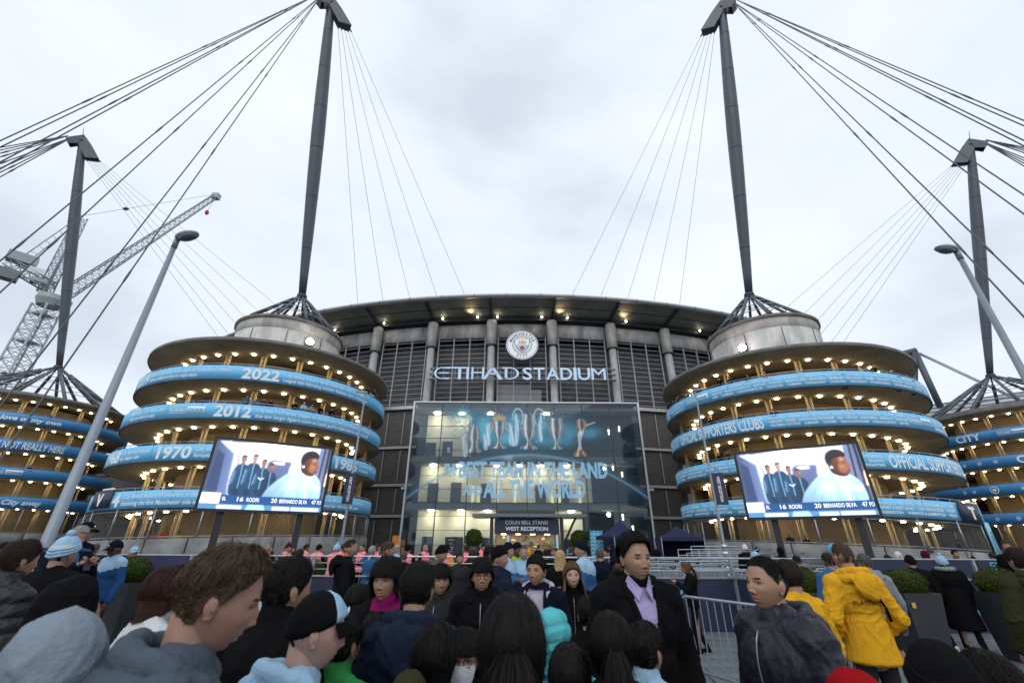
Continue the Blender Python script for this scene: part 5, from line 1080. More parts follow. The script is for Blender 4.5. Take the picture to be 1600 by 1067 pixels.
# ---- cloth materials
def cloth(name, col, rough=.9, bump=.3, sheen=0, scale=5, var=.08, spec=.06, bscale=75): return mat('cloth_'+name, tuple(q*.6 for q in col), rough, var=var, scale=scale, bump=bump, bscale=bscale, sheen=sheen, spec=spec)
CL = {}
for n_, c_ in dict(black=(.0095,.0095,.011), black2=(.014,.014,.017), navy=(.010,.014,.030), navy2=(.020,.030,.062), slate=(.11,.145,.185), greyhood=(.30,.37,.45), white=(.85,.88,.92), lilac=(.60,.57,.72), sky=(.20,.44,.66), blue=(.05,.16,.36), royal=(.03,.11,.30), yellow=(1.0,.52,.03), teal=(.14,.66,.74), magenta=(.32,.015,.16), red=(.42,.008,.014), grey=(.12,.12,.13), dgrey=(.04,.04,.045), olive=(.05,.052,.025), brown=(.05,.03,.018), maroon=(.10,.012,.025), orange=(.75,.13,.02), lime=(.45,.75,.03), pink=(1.6,.26,.34), reflect=(.8,.6,.6), jeans=(.06,.10,.17), green=(.05,.35,.10), cream=(.5,.45,.38), palegrey=(.33,.36,.40), lightblue=(.45,.70,.95), shirt=(.58,.50,.85)).items(): CL[n_] = cloth(n_, c_)
CL['puffer'] = cloth('puffer', (.010,.011,.015), .45, .35, 0, 9, .2, .35); CL['pattern'] = None
def pattern_mat():
    m = mat('cloth_pattern', (.012,.014,.022), .5, var=.1, spec=.3, bump=.4, bscale=25); nt = m.node_tree; p = nt.nodes['Principled BSDF']; t = nt.nodes.new('ShaderNodeTexCoord'); v = nt.nodes.new('ShaderNodeTexVoronoi'); v.inputs['Scale'].default_value = 11; v.inputs['Randomness'].default_value = .8; v.feature = 'F1'
    nt.links.new(t.outputs['Object'], v.inputs['Vector']); r = nt.nodes.new('ShaderNodeValToRGB'); r.color_ramp.interpolation = 'CONSTANT'; e = r.color_ramp.elements; e[0].position = 0; e[0].color = (.012,.014,.022,1); e[1].position = .32; e[1].color = (.016,.021,.034,1); q = e.new(.46); q.color = (.011,.013,.02,1)
    nt.links.new(v.outputs['Distance'], r.inputs[0]); nt.links.new(r.outputs[0], p.inputs['Base Color']); return m
CL['pattern'] = pattern_mat()
def skin_mat(name, c):
    c = tuple(q*.86 for q in c)
    m = mat('skin_'+name, c, .48, var=.08, scale=14, bump=.08, bscale=120, spec=.4); p = m.node_tree.nodes['Principled BSDF']; p.inputs['Subsurface Weight'].default_value = .12; p.inputs['Subsurface Radius'].default_value = (.012,.005,.003); p.inputs['Subsurface Scale'].default_value = .6; return m
SK = {'light': skin_mat('light',(.36,.20,.145)), 'asian': skin_mat('asian',(.37,.215,.145)), 'pale': skin_mat('pale',(.46,.29,.23)), 'dark': skin_mat('dark',(.09,.045,.028)), 'tan': skin_mat('tan',(.34,.18,.12))}
LIP = {k: mat('lip_'+k, v, .45, var=.05) for k, v in dict(light=(.36,.165,.13), asian=(.34,.155,.12), pale=(.46,.22,.19), dark=(.09,.042,.032), tan=(.28,.13,.10)).items()}
HR = {k: mat('hair_'+k, v, .5, var=.3, scale=40, spec=.15) for k, v in dict(black=(.0045,.004,.004), brown=(.060,.038,.024), dbrown=(.022,.014,.010), redbrown=(.035,.014,.009), blonde=(.36,.25,.13), longbrown=(.12,.065,.035), grey=(.30,.29,.28), dkgrey=(.08,.075,.07)).items()}
EYEW = mat('eye_white', (.36,.34,.32), .3, var=0); EYEB = mat('eye_iris', (.012,.008,.006), .15, var=0); LENSM = mat('spectacle_metal', (.02,.02,.02), .3, metal=.5, var=0)
ZIP = mat('zip_metal', (.35,.36,.38), .35, metal=.6, var=0)

# ---- arm poses: (elbow, wrist) for the right side of the figure (x>0); front is -Y
ARM = dict(down=((.255,.03,1.12),(.265,-.06,.87)), pocket=((.285,.05,1.13),(.205,-.11,.97)), front=((.245,-.04,1.14),(.085,-.27,1.19)), phone=((.245,-.10,1.17),(.08,-.30,1.32)), up=((.25,-.22,1.36),(.12,-.28,1.60)), face=((.225,-.17,1.22),(.07,-.17,1.50)), rail=((.25,-.10,1.16),(.14,-.33,1.10)), cross=((.235,-.06,1.15),(-.02,-.20,1.17)), wave=((.33,-.12,1.30),(.26,-.26,1.56)), swing=((.25,.13,1.16),(.24,.10,.90)), swingf=((.24,-.05,1.14),(.22,-.25,.98)), hip=((.30,.10,1.15),(.19,.0,1.0)))
def hand_parts(vox=.0035):
    """right hand hanging from origin (wrist) along -Z, palm facing -X, thumb towards -Y"""
    out = {}
    for pose, curl in (('relaxed',.35),('grip',1.05),('flat',.08)):
        P = [ell_arr((0,0,-.045),(.014,.040,.050)), cap_arr((0,0,.02),(0,0,-.02),.024,.022)]
        for k, (y, ln) in enumerate(((-.029,.072),(-.010,.080),(.010,.074),(.028,.058))):
            p = q_((0,y,-.082)); a = .15*curl
            for s, seg in enumerate((.44,.32,.24)):
                a += curl*(.55+.25*s); d = q_((-math.sin(a), y*.6, -math.cos(a))); e = p+d*ln*seg; P.append(cap_arr(p, e, .0088-.0012*s, .0082-.0012*s, 8, 3)); p = e
        t0 = q_((-.004,-.030,-.028)); t1 = t0+q_((-.014-.006*curl,-.022,-.022)); t2 = t1+q_((-.008-.016*curl,-.006,-.026)); P += [cap_arr(t0-q_((0,-.012,0)),t1,.013,.0105,8,3), cap_arr(t1,t2,.0098,.008,8,3)]
        out[pose] = job('hand_'+pose, P, vox, 2)
    return out
def oval_loft(ys, n=22, cy=.008):
    t = np.arange(n)*2*np.pi/n; V = np.vstack([np.c_[rx*np.cos(t), cy+ry*np.sin(t), np.full(n,z)] for z, rx, ry in ys]); k = len(ys)
    f = [(i*n+j, (i+1)*n+j, (i+1)*n+(j+1)%n, i*n+(j+1)%n) for i in range(k-1) for j in range(n)]+[tuple(range(n)), tuple((k-1)*n+j for j in range(n))[::-1]]; return V, f
def hood_parts(b):
    P = []; n = 14
    for k in range(n):
        a0, a1 = R_(-48+276*k/n), R_(-48+276*(k+1)/n)
        c = lambda a: ((.104+b*.5)*math.cos(a), .030+(.098+b*.4)*math.sin(a), 1.478+.030*math.sin(a)-.045*max(0,-math.sin(a)))
        P.append(cap_arr(c(a0), c(a1), .036+.006*math.sin(2.3*k), .036+.006*math.sin(2.3*(k+1)), 12, 4))
        d = lambda a: ((.122+b*.6)*math.cos(a), .040+(.122+b*.5)*math.sin(a), 1.432+.016*math.sin(a))
        if -.1 < math.sin((a0+a1)/2): P.append(cap_arr(d(a0), d(a1), .036, .036, 12, 4))
    P.append(ell_arr((.01,.165+b,1.395),(.105,.046,.105))); P.append(ell_arr((-.02,.170+b,1.335),(.07,.034,.06))); return P
def garment_parts(g, s=1.0):
    """g: dict(kind, arms, bulk, length, hood, collar)"""
    b = g.get('bulk', .0); P = []; ln = g.get('length', .86); fem = g.get('fem', 0); lean = 0
    P.append(ell_arr((0,.005,1.28),(.185+b-.012*fem,.122+b,.20))); P.append(ell_arr((0,.0,1.10),(.155+b,.112+b,.20)))
    P.append(cap_arr((-.135+.01*fem,.012,1.405),(.135-.01*fem,.012,1.405),.068+b*.8)); P.append(cap_arr((0,.015,1.40),(0,.0,1.47),.088+b*.6,.066+b*.3))
    P.append(ell_arr((0,.05,1.34),(.15+b,.085+b,.14)))
    for sd in (1,-1): P.append(cap_arr((.03*sd,.02,1.475),(.150*sd,.014,1.415),.052+b*.4,.055+b*.4))
    # skirt of the garment
    ys = [(1.16,.10,.08),(1.10,.150+b,.108+b),(1.0,.166+b,.120+b),(.93,.174+b+.006*fem,.128+b)]+([(ln+.02,.176+b+.006*fem+(.93-ln)*.10,.130+b+(.93-ln)*.08)] if ln < .92 else [])+[(ln,.15+b,.11+b)]
    P.append(oval_loft(ys))
    for side, pose in ((1,g['arms'][0]),(-1,g['arms'][1])):
        e, w_ = ARM[pose]; e = q_(e)*(side,1,1); w_ = q_(w_)*(side,1,1); sh = q_((.178*side,.012,1.392)); r = b*.75
        P.append(cap_arr(sh, e, .062+r, .050+r)); P.append(cap_arr(e, e+(w_-e)*.93, .051+r, .037+r*.8)); P.append(ell_arr(sh,(.066+r,.066+r,.07+r)))
    if False:
        n = 9
        for k in range(n):
            a0, a1 = R_(-20+220*k/n), R_(-20+220*(k+1)/n); c = lambda a: (.108*math.cos(a),.040+.092*math.sin(a),1.480+.022*math.sin(a)-.03*(math.sin(a) < 0))
            P.append(cap_arr(c(a0), c(a1), .040+b*.4))
        P.append(ell_arr((0,.150+b,1.41),(.120,.058,.125))); P.append(ell_arr((0,.145+b,1.47),(.115,.065,.055)))
    if g.get('hood') == 'up':
        P.append(ell_arr((0,.040,1.665),(.118,.118,.148))); P.append(ell_arr((0,.05,1.52),(.105,.10,.12))); P.append(ell_arr((0,.03,1.47),(.125,.10,.08)))
    if g.get('collar') == 'high': P.append(cap_arr((0,.01,1.45),(0,.0,1.515),.078))
    if g.get('collar') == 'fur':
        rs = np.random.RandomState(3)
        for k in range(22):
            a = 2*math.pi*k/22; P.append(ell_arr((.115*math.cos(a),.02+.10*math.sin(a),1.50+.012*rs.rand()),(.042,.042,.038),8,6))
    return P
def leg_parts(g):
    st = g.get('stride', 0); w_ = g.get('legw', 0); P = [ell_arr((0,.01,.90),(.158,.115,.13))]
    for side in (1,-1):
        f = st*side; hip = q_((.085*side,.005,.87)); kn = q_((.098*side,-.03-.16*f,.49)); an = q_((.105*side,.02-.30*f+(.10 if f < 0 else 0),.10+(.05 if f < 0 and st > .5 else 0)))
        P += [cap_arr(hip, kn, .086+w_, .062+w_), cap_arr(kn, an, .060+w_, .048+w_)]
    return P
def shoe_parts(g):
    st = g.get('stride', 0); P = []
    for side in (1,-1):
        f = st*side; x, y, z = .108*side, .02-.30*f+(.10 if f < 0 else 0), (.05 if f < 0 and st > .5 else 0)
        P += [cap_arr((x,y+.03,z+.055),(x+.012*side,y-.12,z+.042),.042,.038), cap_arr((x,y,z+.07),(x,y,z+.13),.042)]
    return P
def hairline(phi, style):
    a = np.abs((phi+np.pi) % (2*np.pi)-np.pi); d = np.degrees(a)   # 0 front, 180 back
    if style == 'bangs': return np.interp(d, [0,30,48,60,72,84,98,120,180], [.034,.034,.038,.030,.012,-.004,-.006,-.07,-.092])
    if style == 'bob': return np.interp(d, [0,30,50,65,80,100,120,180], [.030,.028,.030,.0,-.02,-.05,-.085,-.10])
    if style == 'crop': return np.interp(d, [0,30,50,62,72,86,98,120,180], [.082,.080,.070,.045,.035,.0,.0,-.055,-.080])
    if style == 'hat': return np.interp(d, [0,40,80,120,180], [.052,.045,.015,-.015,-.035])
    if style == 'bald': return np.interp(d, [0,60,90,180],[.2,.2,.2,.2])
    if style in ('long','ponytail'): return np.interp(d, [0,25,50,70,85,110,180], [.075,.070,.045,.0,-.03,-.06,-.09])
    return np.interp(d, [0,30,50,62,72,86,98,120,180], [.068,.066,.055,.035,.02,-.012,-.012,-.06,-.085])
def scalp_point(phi, t, style, off):
    """t 0 crown .. 1 hairline; returns points on the head surface pushed out by off"""
    zl = hairline(phi, style); zc = np.clip(zl, -.105, .12)
    # polar angle at hairline from z
    thl = np.interp(zc, ZTAB[1], ZTAB[0]); TH = np.clip(t, 0, 1)*thl
    d = np.stack([np.sin(phi)*np.sin(TH), -np.cos(phi)*np.sin(TH), np.cos(TH)], -1); P = headsurf(d, 0)
    n = d/np.array((.075,.097,.12)); n /= np.linalg.norm(n,axis=-1)[...,None]
    return P+n*off[...,None], n
def hair_shell(style, thick, mname, nu=48, nv=14, seed=0):
    ph = np.linspace(0,2*np.pi,nu,endpoint=False); t = np.linspace(.0,1,nv); PH, T = np.meshgrid(ph, t)
    rs = np.random.RandomState(seed); bump = .0015*np.sin(PH*7+seed)+.0012*np.sin(PH*13+T*9+seed)+.001*np.sin(T*17+PH*5)
    front = np.clip(np.cos(PH)*1.5,0,1); sideb = 1-front; fade = 1-np.clip((T-.34)/.4,0,1)**1.1*(.90*sideb+.5*front) if style in ('crop','short') else 1-.6*np.clip((T-.75)/.25,0,1)
    if style == 'hat': fade = 1
    off = thick*fade+bump; off = np.where(T > .97, -.003, off); off[0] = off[0].mean()
    P, n = scalp_point(PH, T, style, off); V = P.reshape(-1,3); f = [(i*nu+j, (i+1)*nu+j, (i+1)*nu+(j+1)%nu, i*nu+(j+1)%nu) for i in range(nv-1) for j in range(nu)]
    V[:nu] = V[:nu].mean(0)*.0+V[:nu]; top = V[:nu].mean(0); V = np.vstack([V, top]); f += [(len(V)-1, j, (j+1)%nu) for j in range(nu)]
    return V, f
def strands(style, n, length, thick, seed, width=.0016, mess=.5, fringe=0):
    rs = np.random.RandomState(seed); phi = rs.rand(n)*2*np.pi; t = np.sqrt(rs.rand(n))*.98; S = 5
    pts = []
    fly = (rs.rand(n) < (.05 if style != 'crop' else .015))*1.0; lim = {'crop':.01,'short':.05,'bangs':.07,'long':.10,'hat':.0}.get(style,.05); dphi = rs.normal(size=n)*(.10 if style != 'crop' else .05)*mess; lift = thick*(.85+.5*rs.rand(n)); 
    L_ = length*(.7+.6*rs.rand(n)); fadeL = np.where(t > .36, 1-.93*np.minimum((t-.36)/.4,1)*(style in ('crop','short'))*np.clip(.8-np.cos(phi),0,1), 1); L_ = L_*fadeL
    for k in range(S):
        u = k/(S-1); tt = t+u*L_/.16; over = np.clip(tt-1, 0, lim*(.6+.8*rs.rand(n))) if k == S-1 or True else 0
        off = lift*(.6+.7*np.sin(np.pi*min(u*.8+.15,1)))+.004*mess*rs.rand(n)*u; off = off*np.where(t > .5, 1-.75*(t-.5)/.5*(style in ('crop','short'))*np.clip(1-np.cos(phi),.35,1), 1)
        off = off*(1+fly*(.3+1.3*u)*rs.rand(n)); P, nn = scalp_point(phi+dphi*u*2*(1+2.5*fly), np.minimum(tt, 1.0), style, off); P[:,2] -= over*.16*.9; pts.append(P)
    pts = np.stack(pts,1); d = pts[:,1:]-pts[:,:-1]; d = np.concatenate([d, d[:,-1:]],1); rad = pts/np.linalg.norm(pts,axis=2)[...,None]
    a = np.cross(d, rad+rs.normal(size=(n,1,3))*.25); a /= np.linalg.norm(a,axis=2)[...,None]+1e-9
    w_ = width*np.array([1,1,.9,.65,.15])[None,:,None]; V = np.stack([pts-a*w_, pts+a*w_],2).reshape(n,S*2,3)
    q = []; base = np.arange(n)[:,None]*S*2
    for k in range(S-1): q.append(base+np.array([2*k,2*k+1,2*k+3,2*k+2])[None])
    return V.reshape(-1,3), np.concatenate(q,0)
def drape(style, n, zlen, seed, rad=1.06, width=.0028, a0=70, gather=0, wave=.006):
    """long locks hanging from the sides and the back"""
    rs = np.random.RandomState(seed); side = rs.rand(n); phi = R_(a0)+(2*np.pi-2*R_(a0))*side; S = 9; pts = []
    jit = rs.rand(n)
    for k in range(S):
        u = k/(S-1)
        if u < .38:
            P, nn = scalp_point(phi, np.full(n, .1+u/.38*.62), 'long', np.full(n,.012)+.006*jit); last = P
        else:
            v = (u-.38)/.62; P = last.copy(); vl = v*zlen; e_ = np.clip(vl-.10,0,.14)*(zlen > .2); P[:,0] = last[:,0]*(1+.12*v+2.6*e_); P[:,1] = last[:,1]*(1+.05*v+2.2*e_)-1.05*e_*(np.cos(phi) > -.25); P[:,2] = last[:,2]-v*(zlen*(.8+.3*jit)); P[:,0] += wave*np.sin(v*9+jit*6+phi*3); P[:,1] += wave*np.cos(v*8+jit*5)
        pts.append(P)
    pts = np.stack(pts,1); d = pts[:,1:]-pts[:,:-1]; d = np.concatenate([d,d[:,-1:]],1); rv = pts*np.array((1,1,.2)); rv /= np.linalg.norm(rv,axis=2)[...,None]
    a = np.cross(d, rv); a /= np.linalg.norm(a,axis=2)[...,None]+1e-9; ww = width*np.linspace(1.2,.6,S)[None,:,None]
    V = np.stack([pts-a*ww, pts+a*ww],2).reshape(-1,3); base = np.arange(n)[:,None]*S*2; q = np.concatenate([base+np.array([2*k,2*k+1,2*k+3,2*k+2])[None] for k in range(S-1)],0); return V, q
def rot3(ax, deg): return q_(Matrix.Rotation(R_(deg),3,ax))
def fold(V, N_, seed, amp, puffer=False):
    rs = np.random.RandomState(seed); f = np.zeros(len(V)); W = V+.05*np.sin(V[:,[2,0,1]]*9+seed)+.02*np.sin(V[:,[1,2,0]]*23+seed)
    for k in range(7):
        d = rs.normal(size=3); d /= np.linalg.norm(d); fr = rs.uniform(24,62); e = rs.normal(size=3); patch = np.clip(.5+.9*np.sin(W@e*7+rs.rand()*6),0,1); f += patch*(1-np.abs(np.sin(W@d*fr+rs.rand()*6)))**3*(28/fr)
    f = f-f.mean(); k = .8+.8*np.exp(-((V[:,2]-1.14)/.09)**2)+.3*np.exp(-((V[:,2]-.95)/.06)**2)
    out = V+N_*(amp*f*k)[:,None]
    if puffer: out = out+N_*(.013*(np.abs(np.sin(np.pi*(V[:,2]+.01*np.sin(V[:,0]*20))/.082))**.6-.6))[:,None]
    return out
def gkey(g, vox): return 'g_%s_%.3f_%.2f_%s_%s_%s_%d' % ('-'.join(g['arms']), g.get('bulk',0), g.get('length',.86), g.get('hood'), g.get('collar'), vox, g.get('fem',0))
def lkey(g, vox): return 'l_%.2f_%.3f_%.3f' % (g.get('stride',0), g.get('legw',0), vox)
VOX = dict(near=.0095, mid=.022, far=.04)
HAND = hand_parts()
def queue(s):
    v = VOX[s['lod']]; g = s['g']
    job(gkey(g,v), garment_parts(g), v, 6 if v < .02 else 2)
    job(lkey(g,v), leg_parts(g), v, 5 if v < .02 else 2)
    if s.get('vest'): g2 = dict(arms=('down','down'), bulk=g.get('bulk',0)+.016, length=.90); job('v_%.3f_%.3f'%(g2['bulk'],v), [p for i, p in enumerate(garment_parts(g2)) if i < 8], v*.8, 3)
    if g.get('hood') == 'down': job('hood_%.3f_%.3f'%(g.get('bulk',0),v), hood_parts(g.get('bulk',0)), v*.75, 2)
    job('s_%.2f'%g.get('stride',0), shoe_parts(g), .014, 2)
_hy = headsurf(q_([[math.sin(a)*math.sin(t_), -math.cos(a)*math.sin(t_), math.cos(t_)] for a in np.linspace(.2,.5,30) for t_ in np.linspace(1.45,1.7,30)])); EYEY = _hy[np.argmin((_hy[:,0]-.0305)**2+(_hy[:,2]+.001)**2),1]
MOUTH = mat('mouth_line',(.06,.02,.018),.6,var=0)
_c = {}
def person(s):
    lod = s['lod']; v = VOX[lod]; g = s['g']; sc_ = s['h']/1.755; near = lod == 'near'; far = lod == 'far'
    T = thing('person', s['label'], 'person', (s['x'], s['y'], s.get('z',0)), R_(s['yaw']), s.get('group')); T.scale = (sc_,)*3
    hs = (.62*sc_+.38)/sc_
    piv = q_((0,.005,1.505)); hr_ = rot3('Z', s.get('hyaw',0)) @ rot3('X', s.get('hpitch',0)); hcen = q_((0,-.022,.095+.012))*1.0
    def H(V): return (V*hs+hcen*hs*q_((1,1,1))) @ hr_.T + piv
    # ---- body: head, ears, neck, hands and the core of the figure, one mesh
    nu, nv = (110,88) if near else ((28,20) if not far else (14,10))
    Vh, nu, rows, _ = headgrid(nu, nv, 1.0 if not far else .6); fh = gridfaces(nu, rows, len(Vh)-2, len(Vh)-1)
    parts = [(H(Vh), fh)]; nh = len(fh)
    ctr = np.array([Vh[list(q)].mean(0) for q in fh]); lip = (np.abs(ctr[:,0]) < .0205*(1-((ctr[:,2]+.070)/.014)**2)) & (ctr[:,2] < -.0595) & (ctr[:,2] > -.081) & (ctr[:,1] < -.06)
    brow = (np.abs(np.abs(ctr[:,0])-.030) < .0165) & (np.abs(ctr[:,2]-.0225-.10*(.03-np.abs(ctr[:,0]))) < .0034) & (ctr[:,1] < -.04)
    mi = np.zeros(nh,int); 
    if not far: mi[lip] = 1; mi[brow] = 2; mi[(np.abs(ctr[:,0]) < .018)&(np.abs(ctr[:,2]+.0695) < .0014)&(ctr[:,1] < -.06)] = 3
    for sd in (1,-1):
        E = [(ell_arr((.0755*sd,.012,-.008),(.0095,.020,.031),12,8,rot3('X',-10) @ rot3('Z',-18*sd))), ell_arr((.0765*sd,.010,-.034),(.007,.011,.010),8,6)]
        for e in E: parts.append((H(e[0]), e[1]))
        if near: r_ = ell_arr((.083*sd,.009,-.006),(.004,.011,.018),10,6,rot3('X',-10)); parts.append((H(r_[0]), r_[1]))
    parts.append(cap_arr((0,.015,1.38),(0,.008,1.575),.060,.054,16)); parts.append(ell_arr((0,.01,1.25),(.13,.09,.2),10,8)); parts.append(cap_arr((0,.01,1.0),(0,.01,.86),.10,.11,10))
    for sd in (1,-1): parts.append(cap_arr((.085*sd,0,.85),(.10*sd,.01,.2),.05,.03,8))
    V, F = join(parts); mi = np.concatenate([mi, np.zeros(len(F)-nh,int)])
    tris = [tuple(q) for q in F]; ln = np.array([i for q in tris for i in q]); tt = np.array([len(q) for q in tris]); st = np.concatenate([[0],np.cumsum(tt)[:-1]])
    for sd, pose in ((1,g['arms'][0]),(-1,g['arms'][1])):
        if pose in ('pocket',): continue
        e, w_ = [q_(a)*(sd,1,1) for a in ARM[pose]]; d = w_-e; d /= np.linalg.norm(d); hp = 'relaxed' if pose in ('down','swing','swingf','cross') else 'grip'
        if pose == 'wave': hp = 'flat'
        hv, hl, hst, htt = JOBS['hand_'+hp]; hv = hv.copy()
        if sd < 0: hv[:,0] *= -1
        z = -d; ref = q_((0,-1,0)) if abs(d[1]) < .8 else q_((0,0,1.)); yv = -(ref-z*np.dot(ref,z)); yv /= np.linalg.norm(yv); xv = np.cross(yv,z); M = np.stack([xv,yv,z],1)
        hv = hv @ M.T*(hs*.98) + w_; k = len(V); V = np.vstack([V,hv]); st = np.concatenate([st, hst+len(ln)]); ln = np.concatenate([ln, (hl if sd > 0 else hl)+k]); tt = np.concatenate([tt,htt]); mi = np.concatenate([mi, np.zeros(len(hst),int)])
    sk = s.get('skin','light'); hcol = HR[s.get('hair',('short','dbrown'))[1]]
    inst('body', np_mesh('body', V, ln, st, tt, [SK[sk], LIP[sk], hcol, MOUTH], mi), T)
    if not far:
        for sd in (1,-1):
            b = MB(); b.ball((0,0,0),.0112,18,12); c = [b.v[0][list(q)].mean(0) for q in b.f]; b.m = [1 if q[1] < -.0092 else 0 for q in c]; b.v[0] = H(b.v[0]+q_((.0305*sd,EYEY+.0112-.0030,-.001))); b.build('eye', [EYEW, EYEB], T)
            if near:
                n = 10; rr = [(.0305*sd+.0155*math.cos(math.pi*k/n), EYEY-.0040+.005*abs(math.cos(math.pi*k/n))**2, .0012+.0052*math.sin(math.pi*k/n)) for k in range(n+1)]
                b = MB(); b.path(rr,.0016,5); b.v[0] = H(b.v[0]); b.build('eyelid', hcol, T)
    # ---- garments
    def garment(name, key, cm, folds, recess=None, zone=None, puff=False, seed=0):
        ck = None if near else (key, name, tuple(m_.name for m_ in cm), s.get('zk'))
        if ck is not None and ck in _c: return inst(name, _c[ck], T)
        V, ln, st, tt = JOBS[key]; V = V.copy(); N_ = normals(V,ln,st,tt)
        if folds: V = fold(V, N_, seed, folds, puff)
        elif puff: V = V+N_*(.012*(np.abs(np.sin(np.pi*V[:,2]/.085))**.6-.6))[:,None]
        if recess is not None: V = V-N_*recess(V)[:,None]
        z = np.zeros(len(st),int) if zone is None else zone(poly_centers(V,ln,st,tt))
        me = np_mesh(name, V, ln, st, tt, cm, z)
        if ck is not None: _c[ck] = me
        return inst(name, me, T)
    op = s.get('open'); zone = s.get('zone'); cm = [CL[c] for c in s['top']]; rec = None
    if op:
        w0, w1, zt, zb = op   # half widths at top and bottom of the opening
        wf = lambda z: np.where((z < zt) & (z > zb), w1+(w0-w1)*np.clip((z-zb)/(zt-zb),0,1), -1)
        rec = lambda V: .016*((np.abs(V[:,0]) < wf(V[:,2])) & (V[:,1] < 0)); zone = lambda c: ((np.abs(c[:,0]) < wf(c[:,2])) & (c[:,1] < -.02)).astype(int)
    sd_ = s.get('seed', hash(s['label']) % 97 if False else int(abs(s['x'])*31+abs(s['y'])*17) % 97)
    G = garment(s.get('garment','jacket'), gkey(g,v), cm, .0085 if near else (.003 if not far else 0), rec, zone, s.get('puff',False), sd_)
    if g.get('hood') == 'down': garment('hood', 'hood_%.3f_%.3f'%(g.get('bulk',0),v), [CL[s.get('hoodcol', s['top'][1] if (op and not s.get('shirt')) or s.get('zk') == 'half2' else s['top'][0])]], .0065 if near else .003, seed=sd_+3)
    garment('trousers', lkey(g,v), [CL[s.get('legs','dgrey')]], .004 if near else .002, seed=sd_+1)
    sm_ = CL['black'] if s.get('shoes') is None else CL[s['shoes']]
    garment('shoes', 's_%.2f'%g.get('stride',0), [sm_], 0)
    if s.get('vest'):
        vz = lambda c: ((np.abs(c[:,2]-1.035) < .027)|(np.abs(c[:,2]-1.185) < .027)|((np.abs(np.abs(c[:,0])-.085) < .024)&(c[:,2] > 1.21))).astype(int)
        garment('vest', 'v_%.3f_%.3f'%(g.get('bulk',0)+.016,v), [CL[s['vest']],CL['reflect' if s['vest']=='pink' else 'palegrey']], 0, zone=vz)
    if op:
        Vg = JOBS[gkey(g,v)][0]
        for sd in (1,-1):
            pts = []
            for z in np.linspace(op[2],op[3],16):
                xw = op[1]+(op[0]-op[1])*(z-op[3])/(op[2]-op[3]); m_ = (np.abs(Vg[:,2]-z) < .02)&(np.abs(Vg[:,0]-sd*xw) < .025)&(Vg[:,1] < 0)
                if m_.any(): pts.append((sd*(xw+.004), Vg[m_,1].mean()-.004, z))
            if len(pts) > 3: MB().path(pts,.013,8).build('jacket_edge', cm[0], T)
    if near and not op and s.get('zip',True):
        Vg = JOBS[gkey(g,v)][0]; pts = []
        for z in np.linspace(1.42,.98,12):
            m_ = (np.abs(Vg[:,2]-z) < .02)&(np.abs(Vg[:,0]) < .03); pts.append((.0,Vg[m_,1].min()-.004,z))
        MB().path(pts,.0035,5).build('zip', ZIP, T)
    # ---- hair and hats
    style, hc = s.get('hair',('short','dbrown')); hat = s.get('hat'); hood = g.get('hood') == 'up'
    hm = HR[hc]
    if not hood or style in ('long',):
        hv = []; base = {'short':'short','crop':'crop','mop':'bangs','bob':'bob','long':'long','ponytail':'long','bald':'crop','swept':'crop'}[style]
        if style != 'bald' and not hood:
            th = {'short':.011,'crop':.006,'mop':.016,'bob':.018,'long':.012,'ponytail':.010,'swept':.020}[style]
            if hat: th = .004; base = 'crop'
            nu_, nv_ = (56,16) if near else (24,8); V1, f1 = hair_shell(base, th*.8, None, nu_, nv_, sd_); b = MB(); b.add(H(V1), f1, 0, True); P = [b]
            Vall, Fall = [b.v[0]], [np.array([q if len(q) == 4 else (*q, q[-1]) for q in b.f if len(q) == 4])]; tri = np.array([q for q in b.f if len(q) == 3]); off = len(b.v[0])
            n = s.get('strands', 8000 if near else (500 if not far else 0))
            if n and not hat:
                ln_ = {'short':.040,'crop':.014,'mop':.060,'bob':.07,'long':.07,'ponytail':.10,'swept':.050}[style]
                V2, f2 = strands(base, n, ln_, th, sd_, (.0008 if near else .0028), {'ponytail':.15,'long':.2}.get(style,.9)); Vall.append(H(V2)); Fall.append(f2+off); off += len(V2)
            if style in ('long','bob','ponytail'):
                if style != 'ponytail':
                    zl = {'long':s.get('hairlen',.36),'bob':.115}[style]; nn_ = (5200 if near else 260) if not far else 60
                    V3, f3 = drape('long', nn_, zl, sd_+1, width=.0011 if near else .008, a0=66 if style == 'long' else 60, gather=0 if style == 'long' else .4, wave=.007 if style == 'long' else .002); Vall.append(H(V3)); Fall.append(f3+off); off += len(V3)
                    # dense underlayer
                    V4, f4 = drape('long', 150, zl*.96, 5, width=.012 if near else .02, a0=70, wave=.001); V4 = V4*np.array((.93,.93,1)); Vall.append(H(V4)); Fall.append(f4+off); off += len(V4)
                else:
                    rs = np.random.RandomState(sd_); n3 = 2200 if near else 160; pts = []; L3 = s.get('hairlen',.30)
                    for k in range(8):
                        u = k/7; c = q_((0,.10+.045*math.sin(u*2.2),.02-L3*u+.03*math.sin(u*3.1))); sp = .012+.030*math.sin(min(u*1.3,1)*math.pi*.75)
                        if k == 0: J = rs.normal(size=(n3,3))*.5
                        pts.append(c+J*sp*q_((1,.8,.5)))
                    pts = np.stack(pts,1); d = np.concatenate([pts[:,1:]-pts[:,:-1], (pts[:,-1:]-pts[:,-2:-1])],1); a = np.cross(d, q_((0,1,0.2))+rs.normal(size=(n3,1,3))*.4); a /= np.linalg.norm(a,axis=2)[...,None]+1e-9; ww = (.0011 if near else .0035)*np.linspace(1,.35,8)[None,:,None]
                    V5 = np.stack([pts-a*ww,pts+a*ww],2).reshape(-1,3); bs = np.arange(n3)[:,None]*16; f5 = np.concatenate([bs+np.array([2*k,2*k+1,2*k+3,2*k+2])[None] for k in range(7)],0); Vall.append(H(V5)); Fall.append(f5+off); off += len(V5)
